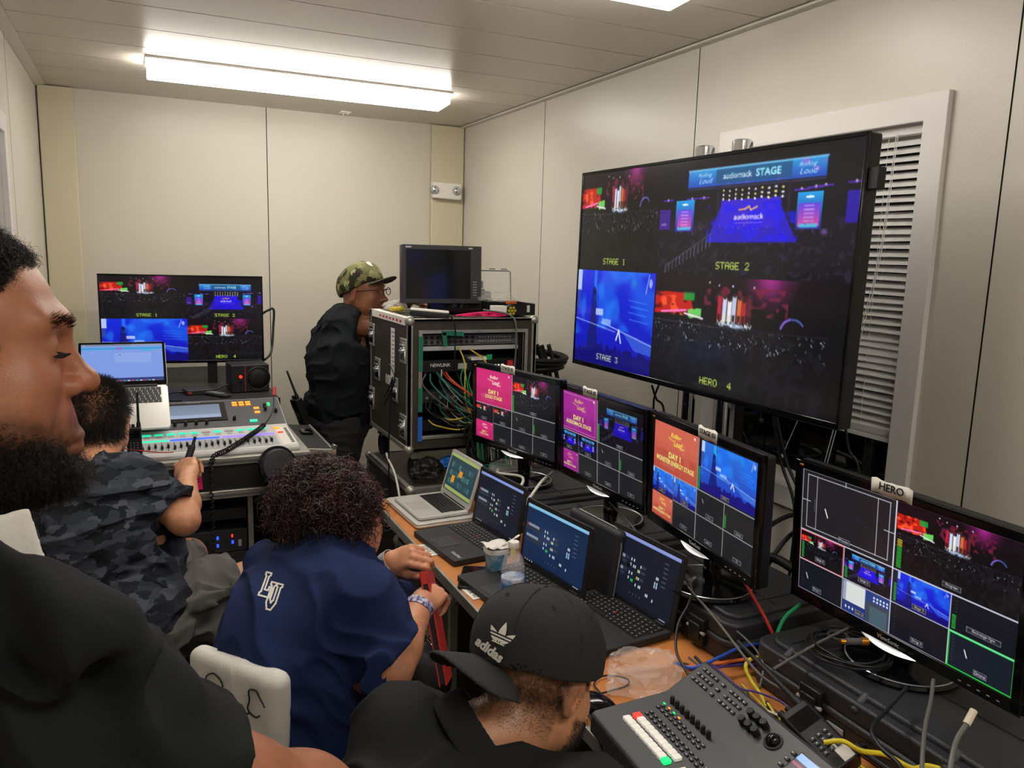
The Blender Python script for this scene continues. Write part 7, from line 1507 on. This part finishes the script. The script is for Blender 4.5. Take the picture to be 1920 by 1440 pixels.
def project_text(name, st, size, m, T, M_, dist=.05, bold=.0, extr=.0008, S=None, shear=0., base=None, mesh=None):
    # lay lettering over a sculpted surface: each point is moved along the lettering's normal onto it
    me = mesh or tmesh(st, size, extr, bold, shear=shear); bm = bmesh.new(); bm.from_mesh(me); bmesh.ops.triangulate(bm, faces=bm.faces); bmesh.ops.subdivide_edges(bm, edges=[e for e in bm.edges if e.calc_length() > size*.15], cuts=2); bmesh.ops.triangulate(bm, faces=bm.faces)
    co = np.array([v.co[:] for v in bm.verts]); A = np.array(M_); W = co@A[:3, :3].T+A[:3, 3]; n = A[:3, 2]/np.linalg.norm(A[:3, 2]); n0 = W-np.outer(co[:, 2]*np.linalg.norm(A[:3, 2]), n)
    def sample(P_):
        q = (P_-S.lo)/S.h; i = np.clip(np.floor(q).astype(int), 0, S.n-2); f = q-i; o = 0
        for d in np.ndindex(2, 2, 2): o = o+S.F[i[:, 0]+d[0], i[:, 1]+d[1], i[:, 2]+d[2]]*np.prod([f[:, k] if d[k] else 1-f[:, k] for k in range(3)], axis=0)
        return o
    t = np.full(len(W), dist); 
    for it in range(60):
        d = sample(n0+n*t[:, None]); t -= np.clip(d-.0008, -.01, .01)*.7
    Wn = n0+n*(t+co[:, 2]*.6+.0006)[:, None]; b0 = np.array(T.matrix_world.translation)
    for v, p in zip(bm.verts, Wn-b0): v.co = p
    me2 = bpy.data.meshes.new(name); bm.to_mesh(me2); bm.free(); me2.materials.append(MATS[m]); o = bpy.data.objects.new(name, me2); COL.objects.link(o); o.parent = T; return o
c = atD(507, 1108, 1.75); vn = nrm(V3(0, 0, EYE)-c); up = nrm(V3(.10, -.02, 1)); x = up.cross(vn).normalized(); up = vn.cross(x); Mt = Matrix(((x.x, up.x, vn.x, c.x), (x.y, up.y, vn.y, c.y), (x.z, up.z, vn.z, c.z), (0, 0, 0, 1)))@Matrix.Rotation(R(-14), 4, 'Z')
def stroke(b, P_, w, z=.0004):
    n = len(P_)
    for i in range(n):
        p, q = Vector((*P_[i], 0)), Vector((*P_[(i+1) % n], 0)); d = (q-p).normalized()*w*.5; m_ = Vector((-d.y, d.x, 0)); vs = [p-d-m_, q+d-m_, q+d+m_, p-d+m_]; b.add([(v.x, v.y, z) for v in vs], [(0, 1, 2, 3)])
b = MB(); kx, ky = .00085, .00128
for P_ in ([(0, 60), (13, 60), (13, 56), (10, 53), (10, 31), (19, 31), (19, 37), (27, 37), (27, 20), (0, 20), (0, 24), (3, 27), (3, 53), (0, 56)], [(21, 46), (34, 46), (34, 42), (31, 40), (31, 18), (35, 13), (39, 18), (39, 40), (36, 42), (36, 46), (50, 46), (50, 42), (47, 40), (47, 14), (40, 2), (30, 2), (24, 12), (24, 40), (21, 42)]): stroke(b, [((x-25)*kx, (y-31)*ky) for x, y in P_], .0036)
me = bpy.data.meshes.new('lu'); me.from_pydata(b.v, [], b.f); project_text('emblem', '', .02, 'white_cloth', T, Mt, .08, S=S, mesh=me)
S = Sdf((.04, 1.40, .30), (.86, 2.2, .70), .007); S.k = .04; S.ell(tuple(PV+V3(0, .06, -.02)), (.20, .23, .13)); S.cone(PV, KR, .125, .095); S.cone(PV+V3(.02, .16, 0), KL, .125, .095); S.disp(wr(71, .01)); S.build('shorts', 'rubber', T)
def band(nm, p, ax, r, w, m, T):
    q = nrm(ax).to_track_quat('Z', 'Y').to_matrix().to_4x4(); b = MB(); b.M = Matrix.Translation(Vector(p)-T.matrix_world.translation)@q; b.lathe([(r, -w/2), (r+.002, -w/2), (r+.002, w/2), (r, w/2), (r, -w/2)], n=30); return b.build(nm, m, T)
mat('band_print', 'c8c4d8', .6, col2='2c2870', vscale=70); band('wristband', RW.lerp(RE, .10), RW-RE, .0325, .018, 'band_print', T); band('wristband', LW.lerp(LE, .06), LW-LE, .0315, .022, 'light_grey', T)
shoes(T, [(.66, 1.62), (.64, 1.95)], R(-60))
# tablet
t0 = atD(800, 1072, 1.96); t1 = atD(836, 1278, 1.90); ax = nrm(t0-t1); ctr = (t0+t1)/2+V3(0, 0, 0); vd = nrm(ctr-V3(0, 0, EYE)); nr = nrm(ax.cross(vd)); t = thing('tablet', 'tablet in a bright red case held upright by the curly-haired person', 'tablet', mtx=dirM(ctr, ax, nr+vd*.10)); Lt = (t0-t1).length
b = MB(); b.bb((-.085, -.0095, -Lt/2), (.085, -.006, Lt/2)); b.bb((-.085, .006, -Lt/2), (.085, .0095, Lt/2)); b.bb((-.085, -.0095, Lt/2-.030), (.085, .0095, Lt/2)); b.build('case', 'red', t, bevel=.001); MB().bb((-.083, -.006, -Lt/2+.004), (.083, .006, Lt/2-.03)).build('body', 'black_matte', t); MB().bb((-.0875, -.002, Lt/2-.10), (-.06, .003, Lt/2-.04)).build('clasp', 'silver', t); MB().bb((-.075, -.0105, -Lt/2+.012), (.075, -.0096, Lt/2-.012)).build('glass', 'black_gloss', t)
# chair behind her, white cover with line drawings
T = thing('chair', 'chair with white cover and line drawings behind the navy t-shirt', 'chair', mtx=Matrix.Translation((.20, 1.62, 0)))
S = Sdf((-.05, 1.30, .30), (.45, 2.02, .93), .006); ch = frame((.82, .57, 0), (-.20, -.13, 1), (.160, 1.62, .60)); S.M = ch; S.box((0, 0, 0), (.27, .05, .50), .024, k=.01); S.box((0, .045, -.24), (.40, .14, .06), .027, k=.03); S.M = Matrix.Identity(4); S.disp(wr(81, .005, (12, 12, 6))); S.build('cover', 'white_cloth', T)
b = MB(); b.M = Matrix.Translation((-.20, -1.62, 0)); fwd = ch.to_3x3()@V3(0, 1, 0)
for k, (x, z) in enumerate(((-.04, .19), (.02, .12), (.08, .19), (.09, .05), (.03, .02))):
    p = [ch@V3(x+.022*math.cos(a)*(1+.3*math.sin(3*a+k)), -.0290, z+.030*math.sin(a)) for a in [i*2*PI/22 for i in range(20)]]; b.tube(p, .0018, 5)
b.build('line_drawing', 'black_matte', T); b = MB(); b.bb((-.06, -.18, .40), (.34, .22, .44)); b.build('seat', 'dark_grey', T, bevel=.01)
for x, y in ((-.03, -.15), (.31, -.15), (-.03, .19), (.31, .19)): MB().tube([(x, y, 0), (x, y, .40)], .014, 12).build('leg', 'black_plastic', T)

# ---- D: person in the black cap, bent forward
C = atD(1004, 1272, 1.26); fD = V3(.84, .40, -.50); MD = frame(fD, (0, 0, 1), C, 1.0); T = person('person in black polo shirt and backwards black cap bending over the desk', (C.x-.1, C.y, 0))
ND = atD(888, 1398, 1.20)+V3(0, 0, .0); sd = nrm(V3(-.58, .80, 0)); LS = atD(752, 1372, 1.20)+V3(0, 0, -.02); RS = ND-sd*.20+V3(-.02, 0, -.03); PV = V3(.20, .84, .52)
S = Sdf((-.12, .42, 0), (.82, 1.42, 1.26), .0042); S.k = .02; head(S, MD, w=1.02, jaw=1.03, fat=.003); S.M = Matrix.Identity(4)
nk = MD@V3(0, -.035, -.085); S.cone(nk, ND+V3(-.01, 0, 0), .060, .062, k=.03); S.ell(tuple(ND.lerp(PV, .30)), (.13, .13, .11), k=.04); S.ell(tuple(ND.lerp(PV, .6)), (.14, .14, .18), k=.06); S.cone(ND.lerp(PV, .12), LS, .042, .05, k=.03); S.cone(ND.lerp(PV, .12), RS, .042, .05, k=.03)
LE = LS+V3(.12, .10, -.24); LW = LE+V3(.16, -.06, .02); RE = RS+V3(.06, -.03, -.27); RW = RE+V3(.17, .08, .06); S.chain([LS, LE], [.05, .044]); S.chain([LE, LW], [.043, .028]); S.chain([RS, RE], [.05, .044]); S.chain([RE, RW], [.043, .028]); hand(S, frame(nrm(LW-LE), V3(0, 0, 1), LW), 1, curl=(30, 30, 30, 30)); hand(S, frame(nrm(RW-RE), V3(0, 0, 1), RW), -1, curl=(30, 30, 30, 30))
KR = V3(.50, .78, .54); KL = V3(.44, 1.12, .54); S.cone(PV, KR, .10, .065); S.cone(PV+V3(.0, .12, 0), KL, .10, .065); S.chain([KR, V3(.50, .78, .1)], [.06, .04]); S.chain([KL, V3(.44, 1.12, .1)], [.06, .04])
def darkD(q):
    b = np.clip((-.030-q[:, 2]-.3*np.clip(q[:, 1]-.05, 0, 1))/.02, 0, 1)*np.clip((q[:, 1]-.018)/.02, 0, 1)*.8*(q[:, 2] > -.12); h = ((q[:, 1] < -.012) & (q[:, 2] > -.085))*np.clip((q[:, 2]+.085)/.05, 0, 1)*.85+((q[:, 1] < .035) & (q[:, 2] > .0) & (np.abs(q[:, 0]) > .05))*.7; return np.clip(b+h, 0, 1)
S.build('body', 'skin', T, col=facecol(MD, 'b98462', '98605a', darkD, .30)); eyes(MD, T); brows(S, MD, T, 'hair_dark', 200, seed=6)
P_, N_ = scatter(S, lambda V: (lambda q: np.where((q[:, 2] < -.034) & (q[:, 2] > -.125) & (q[:, 1] > .022) & (q[:, 1] < .13), 1., 0)*(np.sqrt((q[:, 0]/.028)**2+((q[:, 1]-.1)/.03)**2+((q[:, 2]+.063)/.014)**2) > 1))(loc_of(MD, V)), 7000, 51); strands('beard', 'beard', T, P_, N_*.6-np.array(MD.to_3x3())[:, 2]*.6+RNG.normal(size=N_.shape)*.3, .007, .00028, 3, curl=.0006, seed=52)
P_, N_ = scatter(S, lambda V: (lambda q: np.where(((q[:, 1] < -.015) & (q[:, 2] > -.075) & (q[:, 2] < .05)) | ((q[:, 1] < .04) & (q[:, 1] > -.03) & (q[:, 2] > .012) & (q[:, 2] < .05) & (np.abs(q[:, 0]) > .055)), np.clip((q[:, 2]+.08)/.06, .1, 1), 0)*(np.abs(q[:, 0]) < .078))(loc_of(MD, V)), 9000, 53); strands('hair', 'hair_grey', T, P_, N_*.7+RNG.normal(size=N_.shape)*.3, .005, .00028, 2, seed=54)
def cap(M_, T, m, back=False, res=.0032, brimdrop=.020, nm='cap', tilt=-12, flat=False, sc=1., yaw=0, m2=None, peakup=0.):
    # crown shell and a curved peak, worn with the peak to the front (or to the back)
    Mc = M_@Matrix.Translation((0, -.012, .032))@Matrix.Rotation((PI if back else 0)+R(yaw), 4, 'Z')@Matrix.Rotation(R(tilt), 4, 'X')@Matrix.Scale(sc, 4); S = Sdf(tuple(Mc.translation-V3(.24, .24, .2)), tuple(Mc.translation+V3(.24, .24, .2)), res); S.M = Mc
    S.ell((0, 0, .004), (.090, .112, .104 if not flat else .098), k=.004); S.ell((0, .03, .03), (.082, .078, .070), k=.02); S.ell((0, 0, -.002), (.084, .106, .098 if not flat else .092), k=.003, sub=True); S.box((0, 0, -.16), (.4, .4, .30), .002, k=.003, sub=True)
    def peak(L):
        x, y, z = L[..., 0], L[..., 1], L[..., 2]; zc = -.008-brimdrop*(x/.07)**2-(.14 if not flat else .06)*np.clip(y-.09, 0, 1); u = np.sqrt((x/.082)**2+(np.clip(y-.085, -1, 1)/.092)**2)-1; r = np.maximum(np.maximum(u*.07, np.abs(z-zc)-.0028), .080+.0*x-y-.25*np.abs(x)*0); r = np.maximum(r, (1-np.sqrt((x/.084)**2+(y/.106)**2))*.09-.004); return r
    S2 = Sdf(tuple(Mc.translation-V3(.26, .26, .2)), tuple(Mc.translation+V3(.26, .26, .2)), res); S2.M = Mc@Matrix.Translation((0, .08, 0))@Matrix.Rotation(R(peakup), 4, 'X')@Matrix.Translation((0, -.08, 0)); S2.op((-.1, .04, -.09), (.1, .19, .03), peak, .003); S2.M = Matrix.Identity(4)
    ang = None
    S.disp(lambda P_: (lambda q: -.0011*np.exp(-((np.abs(((np.arctan2(q[:, 0], q[:, 1])/(PI/3)) % 1)-.0)*np.hypot(q[:, 0], q[:, 1])*1.05)/.0016)**2)*0+.0018*(vnoise(q, 40., 3)-.5)+.004*(vnoise(q, 14., 5)-.5))(loc_of(Mc, P_)), .02)
    S.M = Matrix.Identity(4); o = S.build(nm, m, T); q_ = S2.build('cap_brim', m2 or m, T); q_.parent = o; S.Mc = Mc; return S, o
SC_, oc = cap(MD, T, 'cap_black', True, .003, brimdrop=.026, tilt=-8, sc=1.05, yaw=-16, peakup=8); Mc = SC_.Mc
def child(o, p): o.parent = p; return o
b0 = T.matrix_world.translation; b = MB(); top = Mc@V3(0, .0, .108); b.M = Matrix.Translation(top-b0)@nrm(Mc.to_3x3()@V3(0, 0, 1)).to_track_quat('Z', 'Y').to_matrix().to_4x4(); b.lathe([(0, .004), (.005, .0035), (.008, .0), (.008, -.003)], n=16); child(b.build('top_button', 'cap_black', None), oc)
def on_surf(S, p, d, t0=.05):
    p = np.array(p, float); d = np.array(d, float)
    for it in range(80):
        q = (p-S.lo)/S.h; i = np.clip(np.round(q).astype(int), 0, S.n-1); p = p-d*np.clip(S.F[tuple(i)], -.01, .01)*.7
    return Vector(p)
# seams and eyelets
b = MB(); 
for k in range(6):
    a = PI/6+k*PI/3; pts = []
    for j in range(14):
        th = R(8+j*6.2); v = V3(.090*math.sin(a)*math.sin(th), .112*math.cos(a)*math.sin(th), .104*math.cos(th)+.004); d = Mc.to_3x3()@v.normalized(); p = on_surf(SC_, Mc@(v*1.06), nrm(d)); pts.append(p-b0)
    b.tube(pts, .0012, 5)
child(b.build('seam', 'cap_black', None), oc)
for k in range(6):
    a = k*PI/3; th = R(42); v = V3(.090*math.sin(a)*math.sin(th), .112*math.cos(a)*math.sin(th), .104*math.cos(th)); d = nrm(Mc.to_3x3()@v); p = on_surf(SC_, Mc@(v*1.06), d); b = MB(); b.M = Matrix.Translation(p-b0)@d.to_track_quat('Z', 'Y').to_matrix().to_4x4(); b.torus((0, 0, .0), .0032, .0010, n=16, m=6); child(b.build('eyelet', 'cap_black', None), oc)
# emblem: three leaves with bars and the word below
def leaf_mesh():
    b = MB()
    def leaf(cx, cy, L_, W_, rot):
        n = 12; P_ = []
        for i in range(n+1): t = i/n; P_.append((W_*math.sin(PI*t**.8)*.5, L_*t))
        P_ = P_+[(-x, y) for x, y in P_[-2:0:-1]]; c_, s_ = math.cos(rot), math.sin(rot); P_ = [(cx+x*c_-y*s_, cy+x*s_+y*c_) for x, y in P_]
        cen = (sum(p[0] for p in P_)/len(P_), sum(p[1] for p in P_)/len(P_)); out = []
        for i in range(len(P_)): out.append(P_[i])
        # cut by bars: three pieces kept by clipping bands
        for y0, y1 in ((-.2, .0022), (.0045, .0070), (.0095, .2)):
            Q = []
            for i in range(len(out)):
                a, c = out[i], out[(i+1) % len(out)]
                for (p, q) in ((a, c),):
                    if y0 <= p[1] <= y1: Q.append(p)
                    for yy in (y0, y1):
                        if (p[1]-yy)*(q[1]-yy) < 0: t = (yy-p[1])/(q[1]-p[1]); Q.append((p[0]+(q[0]-p[0])*t, yy))
            if len(Q) > 2: b.prism(Q, -.0003, .0003)
    leaf(0, -.004, .034, .012, 0); leaf(-.003, -.004, .028, .011, R(42)); leaf(.003, -.004, .028, .011, R(-42)); b.bb((-.011, -.006, -.0003), (.011, -.004, .0003))
    me = bpy.data.meshes.new('e'); me.from_pydata(b.v, [], b.f); return me
pe = atD(936, 1200, 1.12); vn = nrm(V3(0, 0, EYE)-pe); lx = nrm(atD(966, 1215, 1.12)-pe); x = nrm(lx-vn*lx.dot(vn)); up = vn.cross(x); Mt = Matrix(((x.x, up.x, vn.x, pe.x), (x.y, up.y, vn.y, pe.y), (x.z, up.z, vn.z, pe.z), (0, 0, 0, 1)))@Matrix.Rotation(R(-4), 4, 'Z')
child(project_text('emblem', '', .03, 'white_cloth', T, Mt@Matrix.Rotation(R(6), 4, 'Z')@Matrix.Scale(.92, 4), .03, S=SC_, mesh=leaf_mesh()), oc); child(project_text('lettering', 'adidas', .019, 'white_cloth', T, Mt@Matrix.Rotation(R(-6), 4, 'Z')@Matrix.Translation((-.004, -.020, 0)), .03, .0008, S=SC_), oc)
# polo shirt
S = Sdf((-.16, .42, .36), (.66, 1.42, 1.16), .0045); S.k = .03; S.cone(ND+V3(-.02, 0, -.03), LS, .064, .072, k=.04); S.cone(ND+V3(-.02, 0, -.03), RS, .064, .072, k=.04); S.ell(tuple(ND.lerp(PV, .25)), (.165, .17, .145), k=.05); S.ell(tuple(ND.lerp(PV, .5)), (.19, .20, .22), k=.08); S.ell(tuple(ND.lerp(PV, .85)), (.19, .21, .18), k=.08)
S.cone(LS, LS.lerp(LE, .9), .073, .072, k=.035); S.cone(RS, RS.lerp(RE, .9), .073, .072, k=.035)
for a, c, r, dd in (((812, 1300), (850, 1370), .007, 1.10), ((790, 1350), (880, 1420), .007, 1.10), ((800, 1320), (840, 1395), .006, 1.08), ((700, 1400), (780, 1430), .006, 1.05)): S.cone(atD(*a, dd), atD(*c, dd), r, r*.5, k=.016, sub=True)
S.disp(wr(91, .015, (7, 7, 8), f2=.7)); S.cone(ND, nk+(nk-ND)*.9, .066, .072, k=.008, sub=True); S.hem(LS, LE, .72, .058, .1); S.hem(RS, RE, .72, .058, .1); S.build('polo_shirt', 'polo_black', T)
ax = nrm(nk-ND+V3(.0, .0, .02)); S = Sdf(tuple(ND-V3(.16, .16, .12)), tuple(ND+V3(.18, .18, .16)), .0032); S.cone(ND-ax*.012, ND+ax*.038, .092, .078, k=.01); S.cone(ND-ax*.06, ND+ax*.08, .083, .068, k=.002, sub=True); S.plane_cut(ND+ax*.034, ax); S.plane_cut(ND-ax*.016, -ax); S.build('polo_collar', 'polo_black', T)
S = Sdf((-.14, .52, .06), (.62, 1.32, .70), .008); S.k = .04; S.ell(tuple(PV+V3(0, .03, -.02)), (.19, .21, .13)); S.chain([PV, KR, V3(.50, .78, .1)], [.12, .09, .06]); S.chain([PV+V3(0, .12, 0), KL, V3(.44, 1.12, .1)], [.12, .09, .06]); S.build('trousers', 'jeans', T); shoes(T, [(.50, .78), (.44, 1.12)], R(-70))
T = thing('stool', 'dark stool under the person in the black cap', 'stool', (.19, .84, 0)); MB().lathe([(0, .32), (.19, .32), (.20, .34), (.20, .37), (.17, .39), (0, .39)], n=36).build('seat', 'black_matte', T); MB().cyl((0, 0, .1), (0, 0, .32), .025).build('post', 'chrome', T)
for k in range(5): a = 2*PI*k/5; MB().tube([(0, 0, .10), (.25*math.cos(a), .25*math.sin(a), .05)], .016, 10).cyl((.25*math.cos(a), .25*math.sin(a), .0), (.25*math.cos(a), .25*math.sin(a), .05), .022, n=14).build('leg', 'black_plastic', T)

# ---- E: standing person with camouflage cap and glasses
C = atD(681, 551, 3.86); ME = frame((.72, -.68, .05), (0, 0, 1), C, 1.06); T = person('standing person in camouflage cap and glasses leaning on the rack', (C.x-.1, C.y+.05, 0))
RS = atD(645, 606, 3.84); LS = V3(C.x-.02, C.y+.26, 1.30); NE = C+V3(-.06, .03, -.16); RE = atD(712, 617, 3.82); RW = V3(1.20, 3.68, 1.475); PV = atD(636, 775, 4.02)
S = Sdf((.50, 3.50, 0), (1.50, 4.42, 1.68), .0058); S.k = .02; head(S, ME, w=1.02, jaw=1.05, nose=1.05, lip=1.1, fat=.004); S.M = Matrix.Identity(4)
S.cone(C+V3(-.03, .01, -.05), NE, .062, .070, k=.03); S.ell(tuple(NE+V3(-.02, .03, -.16)), (.11, .14, .11), k=.05); S.ell(tuple((NE+PV)/2), (.13, .15, .22), k=.06); S.ell(tuple(PV), (.13, .16, .13), k=.05); S.cone(NE+V3(0, 0, -.05), RS, .045, .05, k=.04); S.cone(NE+V3(0, 0, -.05), LS, .045, .05, k=.04); S.chain([RS, RE], [.055, .046]); S.chain([RE, RW], [.044, .028]); LE = LS+V3(.20, -.06, -.02); LW = LE+V3(.14, -.16, .12); S.chain([LS, LE], [.054, .045]); S.chain([LE, LW], [.043, .028])
hand(S, frame(nrm(V3(.8, -.2, .0)), V3(0, 0, 1), RW), 1, curl=(25, 25, 25, 25)); hand(S, frame(nrm(V3(.6, -.5, .0)), V3(0, 0, 1), LW), -1, curl=(25, 25, 25, 25))
FR = V3(.78, 3.86, .1); FL = V3(.92, 4.16, .1); S.chain([PV+V3(0, -.09, -.04), V3(.86, 3.84, .50), FR], [.09, .06, .042]); S.chain([PV+V3(0, .09, -.04), V3(.95, 4.12, .50), FL], [.09, .06, .042])
S.build('body', 'skin', T, col=facecol(ME, '8e5c42', '86524a', lambda q: np.clip((-.045-q[:, 2])/.02, 0, 1)*((np.abs(q[:, 0]) < .034) & (q[:, 1] > .06) & (q[:, 2] > -.12))*.6+((q[:, 1] < -.02) & (q[:, 2] > .0))*.6, .25)); eyes(ME, T); brows(S, ME, T, 'hair_dark', 120, seed=8)
P_, N_ = scatter(S, lambda V: (lambda q: np.where((q[:, 2] < -.048) & (q[:, 2] > -.115) & (q[:, 1] > .065) & (np.abs(q[:, 0]) < .034), 1., 0)*(np.sqrt((q[:, 0]/.028)**2+((q[:, 1]-.1)/.03)**2+((q[:, 2]+.063)/.013)**2) > 1))(loc_of(ME, V)), 1500, 61); strands('beard', 'beard', T, P_, N_, .006, .0005, 2, seed=62)
cap(ME, T, 'camo_green', False, .0045, brimdrop=.010, tilt=22, flat=True, sc=1.04, m2='cap_under', peakup=-6)
b0 = T.matrix_world.translation; b = MB(); b.M = Matrix.Translation(-b0)@ME@Matrix.Translation((.02, .052, .132))@Matrix.Rotation(R(-38), 4, 'X')@Matrix.Rotation(R(0), 4, 'Y'); b.lathe([(0, .006), (.018, .004), (.020, 0)], n=18); b.build('cap_patch', 'white_cloth', T)
b = MB(); b.M = Matrix.Translation(-b0)@ME
for s in (1, -1):
    pts = [(s*.036+.024*math.cos(a)*(1.0), .112+.0*abs(s)-.10*abs(.024*math.cos(a)+.0)*(1 if s*math.cos(a) > 0 else .1), .010+.017*math.sin(a)) for a in [i*2*PI/20 for i in range(21)]]; b.tube(pts, .0019, 6); b.tube([(s*.059, .106, .018), (s*.074, .08, .018), (s*.082, -.005, .014), (s*.081, -.02, .0)], .0020, 6)
b.tube([(-.012, .112, .014), (0, .116, .017), (.012, .112, .014)], .0019, 6); b.build('glasses', 'hair_brown', T)
S = Sdf((.50, 3.50, .74), (1.24, 4.44, 1.50), .0055); S.k = .03; S.cone(NE+V3(0, 0, -.01), RS, .072, .074, k=.05); S.cone(NE+V3(0, 0, -.01), LS, .072, .074, k=.05); S.ell(tuple(NE+V3(-.03, .03, -.15)), (.155, .20, .16), k=.06); S.ell(tuple((NE+PV)/2+V3(.0, 0, 0)), (.165, .19, .27), k=.07); S.ell(tuple(PV+V3(.01, 0, .04)), (.17, .20, .15), k=.06); S.ell(tuple(PV+V3(.12, -.02, .12)), (.13, .17, .15), k=.06); S.cone(RS, RS.lerp(RE, .85), .082, .075, k=.035); S.cone(RS+V3(.0, .05, -.01), C+V3(-.02, .03, -.165), .075, .055, k=.03); S.cone(LS, LS.lerp(LE, .9), .070, .070, k=.035)
for a, c, r in (((600, 650), (650, 740), .012), ((640, 660), (690, 760), .012), ((590, 700), (660, 790), .010)): S.cone(atD(*a, 3.72), atD(*c, 3.72), r, r*.5, k=.02, sub=True)
S.disp(wr(101, .018, (6, 6, 11), f2=.7)); S.cone(NE+V3(.01, 0, .05), C, .058, .06, k=.008, sub=True); S.hem(RS, RE, .50, .062, .11); S.hem(LS, LE, .65, .060, .10); S.build('t_shirt', 'tee_dark', T)
S = Sdf((.55, 3.58, .05), (1.2, 4.36, 1.0), .007); S.k = .03; S.ell(tuple(PV+V3(0, 0, -.02)), (.155, .185, .15)); S.chain([PV+V3(0, -.09, -.04), V3(.86, 3.84, .50), FR+V3(0, 0, -.02)], [.115, .085, .068]); S.chain([PV+V3(0, .09, -.04), V3(.95, 4.12, .50), FL+V3(0, 0, -.02)], [.115, .085, .068]); S.disp(wr(111, .008, (12, 12, 22))); S.build('jeans', 'jeans', T); shoes(T, [(FR.x, FR.y), (FL.x, FL.y)], R(-80))
band('belt', PV+V3(0, 0, .055), V3(0, 0, 1), .165, .035, 'black_gloss', T)
